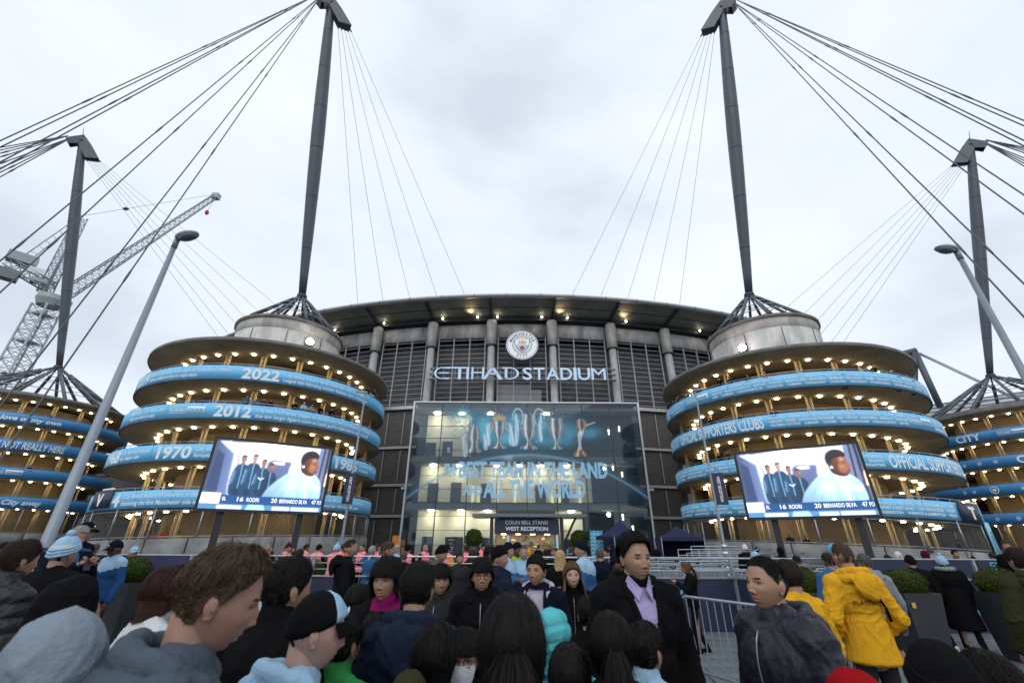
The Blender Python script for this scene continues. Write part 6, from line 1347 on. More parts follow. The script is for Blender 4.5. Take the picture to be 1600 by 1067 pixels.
                    bb = MB(); bb.ball((0,.105,.015),(.020,.020,.020),12,8); bb.v[0] = H(bb.v[0]); bb.build('hair_tie', CL['black'], T)
            Q = np.concatenate(Fall,0); ln2 = np.concatenate([Q.ravel(), tri.ravel()]); tt2 = np.concatenate([np.full(len(Q),4), np.full(len(tri),3)]); inst('hair', np_mesh('hair', np.vstack(Vall), ln2, np.concatenate([[0],np.cumsum(tt2)[:-1]]), tt2, [hm]), T)
    if hat:
        kind = hat[0]; c1 = CL[hat[1]]; c2 = CL[hat[2]] if len(hat) > 2 else c1
        nu_, nv_ = (48,16) if near else (22,9)
        if kind in ('beanie','pompom'):
            V1, f1 = hair_shell('hat', .014, None, nu_, nv_, 1); V1[:,2] += .014*np.clip(V1[:,2]/.12,0,1); ct = np.array([V1[list(q)].mean(0)[2] for q in f1]); b = MB(); b.add(H(V1*1.02), f1, 0, True); b.m = [1 if (.045 < z < .075) and len(hat) > 2 else 0 for z in ct]; o = b.build('beanie', [c1,c2], T)
            ph = np.linspace(0,2*np.pi,29); P1, _ = scalp_point(ph, np.full(29,.92), 'hat', np.full(29,.011)); P2, _ = scalp_point(ph, np.full(29,.72), 'hat', np.full(29,.013)); b = MB()
            for P_, r_ in ((P1,.013),((P1+P2)/2,.014),(P2,.012)): b.path([tuple(x) for x in P_], r_, 6)
            b.v = [H(x) for x in b.v]; b.build('cuff', c1, T)
            if kind == 'pompom': b = MB(); b.ball((0,.005,.165),.034,12,9); b.v[0] = H(b.v[0]+.003*np.sin(b.v[0]*400)); b.build('pompom', c1, T)
        if kind == 'cap':
            V1, f1 = hair_shell('hat', .013, None, nu_, nv_, 1); ct = np.array([V1[list(q)].mean(0) for q in f1]); b = MB(); b.add(H(V1*1.015), f1, 0, True); b.m = [1 if (len(hat) > 2 and math.cos(2*math.pi*((k_ % nu_)+.5)/nu_) > .55) else 0 for k_ in range(len(f1))]; b.build('cap', [c1,c2], T)
            n = 12; vv = []; 
            for k in range(n+1):
                a = R_(-62+124*k/n); x0, y0 = .082*math.sin(a), -.098*math.cos(a)-.004; x1, y1 = .088*math.sin(a), y0-.072*math.cos(a*1.15); zz = .042-.010*(1-math.cos(a)); vv += [(x0,y0,zz+.004),(x1,y1,zz-.016-.03*math.sin(a)**2),(x0,y0,zz-.003),(x1,y1,zz-.021-.03*math.sin(a)**2)]
            ff = []
            for k in range(n): i = k*4; j = i+4; ff += [(i,j,j+1,i+1),(i+2,i+3,j+3,j+2),(i+1,j+1,j+3,i+3)]
            b = MB(); b.add(H(q_(vv)), ff, 0, True); b.build('peak', c1 if len(hat) < 4 else CL[hat[3]], T)
            b = MB(); b.ball((0,-.098,.075),(.014,.004,.014),10,6); b.v[0] = H(b.v[0]); b.build('cap_badge', white, T)
    if s.get('glasses'):
        for sd in (1,-1):
            n = 14; b = MB(); b.path([(.031*sd+.020*math.cos(2*math.pi*k/n), -.103+.006*abs(math.cos(2*math.pi*k/n)), -.003+.017*math.sin(2*math.pi*k/n)) for k in range(n+1)],.0021,5); b.v[0] = H(b.v[0]); b.build('spectacle_rim', LENSM, T)
            b = MB(); b.path([(.051*sd,-.095,.0),(.070*sd,-.06,.002),(.079*sd,.01,0)],.0014,5); b.v[0] = H(b.v[0]); b.build('temple_arm', LENSM, T)
        b = MB(); b.path([(-.011,-.1,0),(0,-.104,.003),(.011,-.1,0)],.0014,5); b.v[0] = H(b.v[0]); b.build('bridge', LENSM, T)
    if s.get('mask'):
        n, m_ = 12, 9; vv = []
        for i in range(m_):
            z = -.012-.098*i/(m_-1)
            for j in range(n): x = (-.068+.136*j/(n-1))*(1-.35*(i/(m_-1))**2); y = -.121+.055*(abs(x)/.068)**1.7+.02*abs(i/(m_-1)-.4)**1.2; vv.append((x,y,z))
        b = MB(); b.add(H(q_(vv)), [(i*n+j,i*n+j+1,(i+1)*n+j+1,(i+1)*n+j) for i in range(m_-1) for j in range(n-1)],0,True); b.build('face_mask', CL['white'], T)
    if s.get('shirt'):   # collar leaves
        b = MB()
        for sd in (1,-1): b.add([(.012*sd,-.108,1.462),(.062*sd,-.052,1.525),(.078*sd,-.035,1.485),(.040*sd,-.118,1.405),(.012*sd,-.100,1.455),(.062*sd,-.044,1.52),(.078*sd,-.027,1.48),(.040*sd,-.110,1.40)],[(0,1,2,3),(7,6,5,4),(0,4,5,1),(1,5,6,2),(2,6,7,3),(3,7,4,0)])
        b.build('shirt_collar', CL['shirt'], T)
    if s.get('cords'):
        for sd in (1,-1): MB().path([(.028*sd,-.10,1.43),(.030*sd,-.125,1.36),(.024*sd,-.13,1.28)],.004,6).build('hood_cord', CL['white'], T)
    if s.get('backtext'):
        Vg = G.data; n = len(Vg.vertices); vv = np.empty(n*3); Vg.vertices.foreach_get('co',vv); vv = vv.reshape(-1,3); V, f, wd = text_arr(s['backtext'], .036, .27, .0, 0, .001); X = -(V[:,0]-wd/2); Z = V[:,2]+1.235+.012*np.cos(X*10); xs = np.linspace(-.16,.16,17); bk = vv[(vv[:,1] > .03)&(np.abs(vv[:,2]-1.255) < .05)]; ym = np.array([bk[np.abs(bk[:,0]-x) < .022,1].max() for x in xs]); ym = np.convolve(np.pad(ym,2,'edge'),[.1,.2,.4,.2,.1],'valid'); Y = np.interp(X,xs,ym)+.008
        MB().add(np.c_[X,Y,Z], [q[::-1] for q in f]).build('back_lettering', CL['navy'], T)
    return T
PEOPLE = [
{'x': -1.1, 'y': 1.288, 'h': 1.577, 'yaw': 178, 'label': 'person seen from behind with a pale grey hood up, lowest at bottom left', 'lod': 'near', 'g': {'arms': ('down', 'down'), 'bulk': 0.03, 'length': 0.86, 'hood': 'up'}, 'top': ('greyhood',), 'hair': ('short', 'black'), 'skin': 'light', 'garment': 'hoodie'},
{'x': -0.855, 'y': 1.373, 'h': 1.787, 'yaw': 112, 'label': 'man with brown swept hair in a slate grey hoodie looking down', 'lod': 'near', 'g': {'arms': ('down', 'down'), 'bulk': 0.012, 'length': 0.86, 'hood': 'down'}, 'top': ('slate',), 'hair': ('swept', 'brown'), 'skin': 'light', 'hyaw': 8, 'hpitch': 14, 'garment': 'hoodie', 'strands': 9000, 'zip': False},
{'x': -3.386, 'y': 3.271, 'h': 1.805, 'yaw': 165, 'label': 'person with dark brown hair in a black padded jacket at the left edge', 'lod': 'near', 'g': {'arms': ('down', 'down'), 'bulk': 0.035, 'length': 0.86, 'collar': 'high'}, 'top': ('puffer',), 'hair': ('short', 'dbrown'), 'skin': 'light', 'puff': True},
{'x': -3.97, 'y': 4.204, 'h': 1.825, 'yaw': 178, 'label': 'person in a sky blue striped bobble hat and black coat by the left street lamp', 'lod': 'near', 'g': {'arms': ('down', 'down'), 'bulk': 0.03, 'length': 0.6}, 'top': ('black',), 'hair': ('short', 'dbrown'), 'skin': 'light', 'hat': ('pompom', 'lightblue', 'white')},
{'x': -1.929, 'y': 2.724, 'h': 1.661, 'yaw': 140, 'label': 'woman with a reddish brown bob and white jacket behind the brown-haired man', 'lod': 'near', 'g': {'arms': ('down', 'down'), 'bulk': 0.02, 'length': 0.86, 'fem': 1, 'collar': 'high'}, 'top': ('white',), 'hair': ('bob', 'redbrown'), 'skin': 'light', 'hyaw': 10},
{'x': -1.593, 'y': 2.913, 'h': 1.737, 'yaw': 70, 'label': 'young man in a black waistcoat over a white hoodie, left of centre', 'lod': 'near', 'g': {'arms': ('down', 'down'), 'bulk': 0.02, 'length': 0.86, 'hood': 'down'}, 'top': ('black', 'white'), 'hair': ('short', 'black'), 'skin': 'asian', 'hyaw': 10, 'open': (0.06, 0.05, 1.46, 0.9)},
{'x': -0.991, 'y': 2.138, 'h': 1.736, 'yaw': 165, 'label': 'man with thick black hair seen from behind, left of the sky blue cap', 'lod': 'near', 'g': {'arms': ('down', 'down'), 'bulk': 0.02, 'length': 0.86, 'collar': 'high'}, 'top': ('black',), 'hair': ('short', 'black'), 'skin': 'asian', 'hyaw': -20},
{'x': -0.724, 'y': 1.823, 'h': 1.621, 'yaw': 128, 'label': 'child in a black and sky blue cap with a sky blue and white top', 'lod': 'near', 'g': {'arms': ('down', 'down'), 'bulk': 0.01, 'length': 0.86, 'hood': 'down'}, 'top': ('lightblue', 'white'), 'hair': ('short', 'black'), 'skin': 'pale', 'hyaw': -10, 'hpitch': 6, 'hat': ('cap', 'black', 'lightblue', 'black'), 'zk': 'half'},
{'x': -0.764, 'y': 2.305, 'h': 1.482, 'yaw': 160, 'label': 'child with dark hair and green collar behind the sky blue cap', 'lod': 'near', 'g': {'arms': ('down', 'down'), 'bulk': 0.02, 'length': 0.86, 'collar': 'high'}, 'top': ('black', 'green'), 'hair': ('short', 'black'), 'skin': 'asian', 'zk': 'greencol'},
{'x': -0.477, 'y': 2.485, 'h': 1.703, 'yaw': 172, 'label': 'boy with short black hair in a navy anorak seen from behind', 'lod': 'near', 'g': {'arms': ('down', 'down'), 'bulk': 0.02, 'length': 0.86, 'hood': 'down'}, 'top': ('navy2',), 'hair': ('short', 'black'), 'skin': 'asian', 'hyaw': 6},
{'x': -0.774, 'y': 3.092, 'h': 1.708, 'yaw': 8, 'label': 'woman with short black hair and magenta collar holding a red cap', 'lod': 'near', 'g': {'arms': ('phone', 'phone'), 'bulk': 0.02, 'length': 0.86, 'fem': 1, 'collar': 'high'}, 'top': ('black', 'magenta'), 'hair': ('bob', 'black'), 'skin': 'asian', 'hyaw': -22, 'zk': 'magcol'},
{'x': -0.615, 'y': 4.238, 'h': 1.621, 'yaw': -12, 'label': 'boy with a straight black fringe in a black jacket, right of the magenta collar', 'lod': 'near', 'g': {'arms': ('down', 'down'), 'bulk': 0.02, 'length': 0.86}, 'top': ('dgrey',), 'hair': ('mop', 'black'), 'skin': 'asian', 'hyaw': 28},
{'x': -0.311, 'y': 2.111, 'h': 1.469, 'yaw': 175, 'label': 'child with round black hair seen from behind at bottom centre left', 'lod': 'near', 'g': {'arms': ('down', 'down'), 'bulk': 0.02, 'length': 0.86}, 'top': ('lightblue', 'white'), 'hair': ('mop', 'black'), 'skin': 'asian', 'zk': 'half'},
{'x': -0.211, 'y': 2.449, 'h': 1.404, 'yaw': -5, 'label': 'small child in a white face mask and glasses between two dark heads', 'lod': 'near', 'g': {'arms': ('down', 'down'), 'bulk': 0.02, 'length': 0.86}, 'top': ('navy',), 'hair': ('mop', 'black'), 'skin': 'asian', 'glasses': 1, 'mask': 1},
{'x': 0.005, 'y': 1.315, 'h': 1.668, 'yaw': 180, 'label': 'person with long black hair tied low, the biggest dark head at bottom centre', 'lod': 'near', 'g': {'arms': ('down', 'down'), 'bulk': 0.02, 'length': 0.86}, 'top': ('black',), 'hair': ('ponytail', 'black'), 'skin': 'asian', 'hairlen': 0.28, 'strands': 12000},
{'x': -0.235, 'y': 3.932, 'h': 1.686, 'yaw': 2, 'label': 'boy with glasses and a black fringe in a black jacket', 'lod': 'near', 'g': {'arms': ('down', 'down'), 'bulk': 0.02, 'length': 0.86, 'hood': 'down'}, 'top': ('black',), 'hair': ('mop', 'black'), 'skin': 'asian', 'hyaw': 3, 'glasses': 1},
{'x': 0.232, 'y': 4.256, 'h': 1.706, 'yaw': -14, 'label': 'young man in a lilac grey hoodie under an open navy parka', 'lod': 'near', 'g': {'arms': ('down', 'down'), 'bulk': 0.03, 'length': 0.86, 'hood': 'down'}, 'top': ('navy', 'lilac'), 'hair': ('short', 'black'), 'skin': 'asian', 'hyaw': -10, 'open': (0.075, 0.1, 1.47, 0.88), 'cords': 1},
{'x': 0.615, 'y': 4.843, 'h': 1.63, 'yaw': -4, 'label': 'girl with long light brown hair in a black coat facing the camera', 'lod': 'near', 'g': {'arms': ('down', 'down'), 'bulk': 0.02, 'length': 0.7, 'fem': 1}, 'top': ('black',), 'hair': ('long', 'longbrown'), 'skin': 'pale', 'hyaw': 4, 'hairlen': 0.36},
{'x': 0.755, 'y': 2.936, 'h': 1.862, 'yaw': 8, 'label': 'tall man in an open black coat over a lilac shirt, looking right', 'lod': 'near', 'g': {'arms': ('down', 'down'), 'bulk': 0.035, 'length': 0.55, 'hood': 'down'}, 'top': ('black', 'shirt'), 'hair': ('swept', 'black'), 'skin': 'asian', 'hyaw': 8, 'hpitch': 2, 'open': (0.085, 0.012, 1.47, 1.17), 'shirt': 1},
{'x': 0.207, 'y': 2.54, 'h': 1.45, 'yaw': 172, 'label': 'child with a turquoise quilted hood up at bottom centre', 'lod': 'near', 'g': {'arms': ('down', 'down'), 'bulk': 0.035, 'length': 0.86, 'hood': 'up'}, 'top': ('teal',), 'hair': ('short', 'black'), 'skin': 'asian', 'puff': True},
{'x': 0.389, 'y': 1.968, 'h': 1.543, 'yaw': 178, 'label': 'woman with glossy black hair tied back, right of the turquoise hood', 'lod': 'near', 'g': {'arms': ('down', 'down'), 'bulk': 0.02, 'length': 0.86}, 'top': ('black',), 'hair': ('ponytail', 'black'), 'skin': 'asian', 'hairlen': 0.34, 'strands': 7000},
{'x': 0.23, 'y': 2.023, 'h': 1.417, 'yaw': 180, 'label': 'person with loose long black hair at the bottom edge, below the turquoise hood', 'lod': 'near', 'g': {'arms': ('down', 'down'), 'bulk': 0.02, 'length': 0.86, 'fem': 1}, 'top': ('black',), 'hair': ('long', 'black'), 'skin': 'asian', 'hairlen': 0.3},
{'x': 0.615, 'y': 2.375, 'h': 1.447, 'yaw': 150, 'label': 'boy with cropped black hair showing his right cheek, below the tall man', 'lod': 'near', 'g': {'arms': ('down', 'down'), 'bulk': 0.02, 'length': 0.86, 'collar': 'high'}, 'top': ('navy', 'lightblue'), 'hair': ('short', 'black'), 'skin': 'asian', 'hyaw': -12, 'zk': 'skycol'},
{'x': 1.306, 'y': 2.467, 'h': 1.744, 'yaw': -74, 'label': 'youth with cropped black hair in a patterned dark puffer looking left', 'lod': 'near', 'g': {'arms': ('down', 'down'), 'bulk': 0.04, 'length': 0.86, 'hood': 'down'}, 'top': ('pattern',), 'hair': ('crop', 'black'), 'skin': 'asian', 'hpitch': -4, 'seed': 5},
{'x': 3.262, 'y': 4.644, 'h': 1.831, 'yaw': 180, 'label': 'man in a yellow jacket with PLAYMAKER printed on his back', 'lod': 'near', 'g': {'arms': ('pocket', 'pocket'), 'bulk': 0.025, 'length': 0.8, 'hood': 'down'}, 'top': ('yellow',), 'hair': ('crop', 'brown'), 'skin': 'light', 'hoodcol': 'yellow', 'backtext': 'PLAYMAKER', 'legs': 'dgrey', 'zk': 'yel', 'strands': 2600},
{'x': 2.18, 'y': 3.765, 'h': 1.689, 'yaw': -160, 'label': 'person in a yellow jacket mostly hidden behind the youth in the puffer', 'lod': 'near', 'g': {'arms': ('front', 'down'), 'bulk': 0.02, 'length': 0.86}, 'top': ('yellow',), 'hair': ('short', 'dbrown'), 'skin': 'light', 'hyaw': -20},
{'x': 0.911, 'y': 1.385, 'h': 1.46, 'yaw': 175, 'label': 'person in a bright red beanie at the bottom edge', 'lod': 'near', 'g': {'arms': ('down', 'down'), 'bulk': 0.02, 'length': 0.86}, 'top': ('black',), 'hair': ('short', 'black'), 'skin': 'asian', 'hat': ('beanie', 'red')},
{'x': 1.261, 'y': 1.518, 'h': 1.506, 'yaw': 170, 'label': 'person in a black beanie at bottom right', 'lod': 'near', 'g': {'arms': ('down', 'down'), 'bulk': 0.02, 'length': 0.86}, 'top': ('black',), 'hair': ('short', 'black'), 'skin': 'asian', 'hat': ('beanie', 'black')},
{'x': 1.682, 'y': 1.824, 'h': 1.441, 'yaw': 185, 'label': 'person with black hair lowest at the right corner', 'lod': 'near', 'g': {'arms': ('down', 'down'), 'bulk': 0.02, 'length': 0.86}, 'top': ('black',), 'hair': ('short', 'black'), 'skin': 'asian'},
{'x': 5.176, 'y': 4.828, 'h': 1.791, 'yaw': 168, 'label': 'person in an olive coat with a bulky hood at the right edge', 'lod': 'near', 'g': {'arms': ('down', 'down'), 'bulk': 0.05, 'length': 0.86, 'hood': 'down'}, 'top': ('olive',), 'hair': ('short', 'dbrown'), 'skin': 'light'},
{'x': -5.742, 'y': 6.173, 'h': 2.009, 'yaw': 75, 'label': 'grey-haired man in a navy jacket looking at his phone beside the bobble hat', 'lod': 'mid', 'g': {'arms': ('phone', 'phone'), 'bulk': 0.02, 'length': 0.86}, 'top': ('navy', 'blue'), 'hair': ('short', 'grey'), 'skin': 'light', 'hpitch': 10, 'zk': 'half2'},
{'x': -6.637, 'y': 7.246, 'h': 2.089, 'yaw': 95, 'label': 'man in a dark cap standing behind the grey-haired man with the phone', 'lod': 'mid', 'g': {'arms': ('down', 'down'), 'bulk': 0.02, 'length': 0.86}, 'top': ('black',), 'hair': ('short', 'black'), 'skin': 'light', 'hat': ('cap', 'black')},
{'x': -6.667, 'y': 8.023, 'h': 1.833, 'yaw': -15, 'label': 'man in a navy cap and blue training jacket behind the left planter', 'lod': 'mid', 'g': {'arms': ('down', 'down'), 'bulk': 0.02, 'length': 0.86}, 'top': ('royal', 'lightblue'), 'hair': ('short', 'dbrown'), 'skin': 'dark', 'hpitch': 14, 'hat': ('cap', 'navy'), 'zk': 'yoke'},
{'x': -8.542, 'y': 10.741, 'h': 1.697, 'yaw': 60, 'label': 'person in a sky blue cap behind the blue training jacket', 'lod': 'mid', 'g': {'arms': ('down', 'down'), 'bulk': 0.02, 'length': 0.86}, 'top': ('black',), 'hair': ('short', 'black'), 'skin': 'light', 'hat': ('cap', 'lightblue')},
{'x': -2.441, 'y': 7.127, 'h': 1.853, 'yaw': 120, 'label': 'man with receding brown hair in a black jacket, left of the blue anorak', 'lod': 'mid', 'g': {'arms': ('down', 'down'), 'bulk': 0.02, 'length': 0.78, 'hood': 'down'}, 'top': ('black',), 'hair': ('crop', 'dbrown'), 'skin': 'light', 'hyaw': -10},
{'x': -1.901, 'y': 7.249, 'h': 1.829, 'yaw': 135, 'label': 'young man with brown hair in a black fleece, right of the raised blue arms', 'lod': 'mid', 'g': {'arms': ('down', 'down'), 'bulk': 0.02, 'length': 0.86, 'collar': 'high'}, 'top': ('black',), 'hair': ('short', 'brown'), 'skin': 'light', 'hyaw': -25},
{'x': -3.337, 'y': 11.387, 'h': 1.74, 'yaw': 178, 'label': 'white-haired person in a bright blue anorak raising both arms to take a picture', 'lod': 'mid', 'g': {'arms': ('up', 'up'), 'bulk': 0.02, 'length': 0.7}, 'top': ('blue',), 'hair': ('short', 'grey'), 'skin': 'light', 'legs': 'black'},
{'x': -1.215, 'y': 8.05, 'h': 1.77, 'yaw': 75, 'label': 'youth in a black beanie and grey hood looking down', 'lod': 'mid', 'g': {'arms': ('down', 'down'), 'bulk': 0.02, 'length': 0.86, 'hood': 'down'}, 'top': ('navy', 'grey'), 'hair': ('short', 'black'), 'skin': 'light', 'hpitch': 14, 'hat': ('beanie', 'black'), 'zk': 'half2'},
{'x': -0.151, 'y': 5.948, 'h': 1.763, 'yaw': 65, 'label': 'man in a black flat beanie and navy padded jacket facing right', 'lod': 'mid', 'g': {'arms': ('front', 'front'), 'bulk': 0.04, 'length': 0.86}, 'top': ('navy2',), 'hair': ('short', 'black'), 'skin': 'light', 'hyaw': 5, 'hat': ('beanie', 'black'), 'puff': True},
{'x': -0.327, 'y': 7.166, 'h': 1.766, 'yaw': 100, 'label': 'dark-haired person with a white hood beside the black beanie', 'lod': 'mid', 'g': {'arms': ('down', 'down'), 'bulk': 0.02, 'length': 0.86, 'hood': 'down'}, 'top': ('white',), 'hair': ('short', 'black'), 'skin': 'dark'},
{'x': -0.056, 'y': 8.476, 'h': 1.81, 'yaw': 60, 'label': 'steward in a navy beanie and two-tone blue jacket with folded arms', 'lod': 'mid', 'g': {'arms': ('cross', 'cross'), 'bulk': 0.035, 'length': 0.86}, 'top': ('blue', 'lightblue'), 'hair': ('short', 'black'), 'skin': 'light', 'hat': ('beanie', 'navy'), 'zk': 'yoke'},
{'x': 0.113, 'y': 9.14, 'h': 1.811, 'yaw': 30, 'label': 'steward with black hat and lime collar between two blue jackets', 'lod': 'mid', 'g': {'arms': ('down', 'down'), 'bulk': 0.02, 'length': 0.86}, 'top': ('black', 'lime'), 'hair': ('short', 'black'), 'skin': 'dark', 'hat': ('beanie', 'black'), 'zk': 'limecol'},
{'x': 0.233, 'y': 8.603, 'h': 1.773, 'yaw': 5, 'label': 'bald steward in a two-tone blue jacket facing the camera', 'lod': 'mid', 'g': {'arms': ('cross', 'cross'), 'bulk': 0.035, 'length': 0.86}, 'top': ('blue', 'lightblue'), 'hair': ('crop', 'dkgrey'), 'skin': 'light', 'zk': 'yoke'},
{'x': 0.802, 'y': 7.746, 'h': 1.705, 'yaw': 175, 'label': 'woman with long straight blonde hair seen from behind', 'lod': 'mid', 'g': {'arms': ('down', 'down'), 'bulk': 0.02, 'length': 0.86, 'fem': 1}, 'top': ('black',), 'hair': ('long', 'blonde'), 'skin': 'pale', 'hairlen': 0.42},
{'x': 1.133, 'y': 7.462, 'h': 1.848, 'yaw': -118, 'label': 'steward in a navy beanie and two-tone blue jacket turned to the left', 'lod': 'mid', 'g': {'arms': ('down', 'down'), 'bulk': 0.04, 'length': 0.72}, 'top': ('blue', 'lightblue'), 'hair': ('short', 'black'), 'skin': 'light', 'hyaw': 25, 'hat': ('beanie', 'navy'), 'zk': 'yoke', 'legs': 'black'},
{'x': 1.804, 'y': 9.624, 'h': 1.719, 'yaw': 178, 'label': 'grey-haired man in a long navy coat with his back turned', 'lod': 'mid', 'g': {'arms': ('down', 'down'), 'bulk': 0.02, 'length': 0.5}, 'top': ('navy',), 'hair': ('short', 'dkgrey'), 'skin': 'light'},
{'x': 1.166, 'y': 5.19, 'h': 1.724, 'yaw': 60, 'label': 'dark-skinned man in a navy cap half hidden behind the tall man', 'lod': 'mid', 'g': {'arms': ('down', 'down'), 'bulk': 0.02, 'length': 0.86}, 'top': ('navy',), 'hair': ('short', 'black'), 'skin': 'dark', 'hat': ('cap', 'navy')},
{'x': 3.467, 'y': 9.389, 'h': 1.496, 'yaw': -105, 'label': 'woman with a curly auburn ponytail looking at her phone by the hoarding', 'lod': 'mid', 'g': {'arms': ('phone', 'phone'), 'bulk': 0.02, 'length': 0.86, 'stride': 0.15, 'fem': 1}, 'top': ('black',), 'hair': ('ponytail', 'longbrown'), 'skin': 'light', 'hpitch': 10, 'hairlen': 0.34, 'legs': 'black'},
{'x': 7.885, 'y': 9.392, 'h': 1.617, 'yaw': 160, 'label': 'man in a black beanie and long black coat walking away right of the third planter', 'lod': 'mid', 'g': {'arms': ('down', 'down'), 'bulk': 0.04, 'length': 0.55, 'stride': 0.8}, 'top': ('black',), 'hair': ('short', 'black'), 'skin': 'light', 'hat': ('beanie', 'black'), 'legs': 'navy', 'shoes': 'white'},
{'x': 8.451, 'y': 9.337, 'h': 1.615, 'yaw': 150, 'label': 'person in a sky blue bobble hat with pale fur collar and black coat', 'lod': 'mid', 'g': {'arms': ('down', 'down'), 'bulk': 0.06, 'length': 0.42, 'stride': 0.4, 'collar': 'high'}, 'top': ('black',), 'hair': ('short', 'black'), 'skin': 'light', 'hat': ('pompom', 'lightblue'), 'legs': 'black', 'furry': 1},
{'x': 4.808, 'y': 7.195, 'h': 1.699, 'yaw': 170, 'label': 'dark-haired person in a blue jacket just left of the yellow jacket', 'lod': 'mid', 'g': {'arms': ('down', 'down'), 'bulk': 0.02, 'length': 0.86}, 'top': ('blue',), 'hair': ('short', 'dbrown'), 'skin': 'light'},
{'x': 5.023, 'y': 6.755, 'h': 1.693, 'yaw': 165, 'label': 'grey-haired person in a pale jacket right of the yellow jacket', 'lod': 'mid', 'g': {'arms': ('down', 'down'), 'bulk': 0.02, 'length': 0.86, 'hood': 'down'}, 'top': ('palegrey',), 'hair': ('short', 'dkgrey'), 'skin': 'light'},
{'x': 7.573, 'y': 11.152, 'h': 1.772, 'yaw': 175, 'label': 'person with a sky blue hood up behind the yellow jacket', 'lod': 'mid', 'g': {'arms': ('down', 'down'), 'bulk': 0.02, 'length': 0.86, 'hood': 'up'}, 'top': ('sky',), 'hair': ('short', 'black'), 'skin': 'light'},
{'x': 11.019, 'y': 10.413, 'h': 1.94, 'yaw': -60, 'label': 'man with brown hair and beard facing left by the right ramp tower', 'lod': 'mid', 'g': {'arms': ('down', 'down'), 'bulk': 0.02, 'length': 0.86}, 'top': ('black',), 'hair': ('short', 'brown'), 'skin': 'light'},
{'x': 5.417, 'y': 10.539, 'h': 1.652, 'yaw': 10, 'label': 'person in a pale sky blue beanie just behind the youth in the puffer', 'lod': 'mid', 'g': {'arms': ('down', 'down'), 'bulk': 0.02, 'length': 0.86}, 'top': ('navy',), 'hair': ('short', 'black'), 'skin': 'light', 'hat': ('beanie', 'lightblue')},
{'x': 4.434, 'y': 7.922, 'h': 1.556, 'yaw': -30, 'label': 'woman with fair hair behind the head of the youth in the puffer', 'lod': 'mid', 'g': {'arms': ('down', 'down'), 'bulk': 0.02, 'length': 0.86, 'fem': 1}, 'top': ('cream',), 'hair': ('bob', 'longbrown'), 'skin': 'light'},
{'x': 8.284, 'y': 16.671, 'h': 1.817, 'yaw': 140, 'label': 'person in a white beanie and black coat at the foot of the right banner pole', 'lod': 'mid', 'g': {'arms': ('down', 'down'), 'bulk': 0.02, 'length': 0.86}, 'top': ('black',), 'hair': ('short', 'black'), 'skin': 'light', 'hat': ('beanie', 'white')},
{'x': 9.27, 'y': 17.825, 'h': 1.712, 'yaw': 120, 'label': 'person in a navy and white hat bending by the right banner pole', 'lod': 'mid', 'g': {'arms': ('down', 'down'), 'bulk': 0.02, 'length': 0.86}, 'top': ('navy',), 'hair': ('short', 'black'), 'skin': 'light', 'hat': ('beanie', 'navy', 'white')},
{'x': 9.528, 'y': 16.723, 'h': 1.699, 'yaw': 170, 'label': 'person with a black hood up beside the post of the right screen', 'lod': 'mid', 'g': {'arms': ('down', 'down'), 'bulk': 0.02, 'length': 0.86, 'hood': 'up'}, 'top': ('black',), 'hair': ('short', 'black'), 'skin': 'light'},
{'x': 12.107, 'y': 14.777, 'h': 1.589, 'yaw': 0, 'label': 'woman in a white fur hood and scarf facing the camera by the right wall', 'lod': 'mid', 'g': {'arms': ('down', 'down'), 'bulk': 0.04, 'length': 0.86, 'hood': 'up'}, 'top': ('white',), 'hair': ('short', 'black'), 'skin': 'pale'},
{'x': 12.688, 'y': 14.538, 'h': 1.629, 'yaw': 170, 'label': 'person in a maroon hooded coat at the right wall', 'lod': 'mid', 'g': {'arms': ('down', 'down'), 'bulk': 0.02, 'length': 0.86, 'hood': 'up'}, 'top': ('maroon',), 'hair': ('short', 'black'), 'skin': 'light'},
{'x': 14.845, 'y': 16.697, 'h': 1.758, 'yaw': 170, 'label': 'person in a grey bobble hat behind the maroon coat', 'lod': 'mid', 'g': {'arms': ('down', 'down'), 'bulk': 0.02, 'length': 0.86}, 'top': ('palegrey',), 'hair': ('short', 'black'), 'skin': 'light', 'hat': ('pompom', 'grey')},
{'x': 13.191, 'y': 14.06, 'h': 1.708, 'yaw': -10, 'label': 'person in an open black jacket over a light blue shirt waving', 'lod': 'mid', 'g': {'arms': ('wave', 'down'), 'bulk': 0.02, 'length': 0.86}, 'top': ('black', 'lightblue'), 'hair': ('short', 'black'), 'skin': 'tan', 'open': (0.07, 0.07, 1.46, 0.9)},
{'x': -8.114, 'y': 15.733, 'h': 1.76, 'yaw': 60, 'label': 'grey-haired steward with a hand to his face, leftmost of the pink vests', 'lod': 'mid', 'g': {'arms': ('face', 'down'), 'bulk': 0.02, 'length': 0.86}, 'top': ('black',), 'hair': ('crop', 'grey'), 'skin': 'light', 'group': 'stewards in pink vests', 'vest': 'pink', 'legs': 'black'},
{'x': -7.135, 'y': 15.106, 'h': 1.76, 'yaw': 75, 'label': 'steward in a maroon bobble hat and pink vest on the phone', 'lod': 'mid', 'g': {'arms': ('face', 'down'), 'bulk': 0.02, 'length': 0.86}, 'top': ('black',), 'hair': ('short', 'black'), 'skin': 'light', 'hat': ('pompom', 'maroon'), 'group': 'stewards in pink vests', 'vest': 'pink', 'legs': 'black'},
{'x': -7.021, 'y': 16.18, 'h': 1.76, 'yaw': 150, 'label': 'dark-haired steward in a pink vest with pale grey sleeves', 'lod': 'mid', 'g': {'arms': ('down', 'down'), 'bulk': 0.02, 'length': 0.86}, 'top': ('palegrey',), 'hair': ('short', 'dbrown'), 'skin': 'light', 'group': 'stewards in pink vests', 'vest': 'pink', 'legs': 'black'},
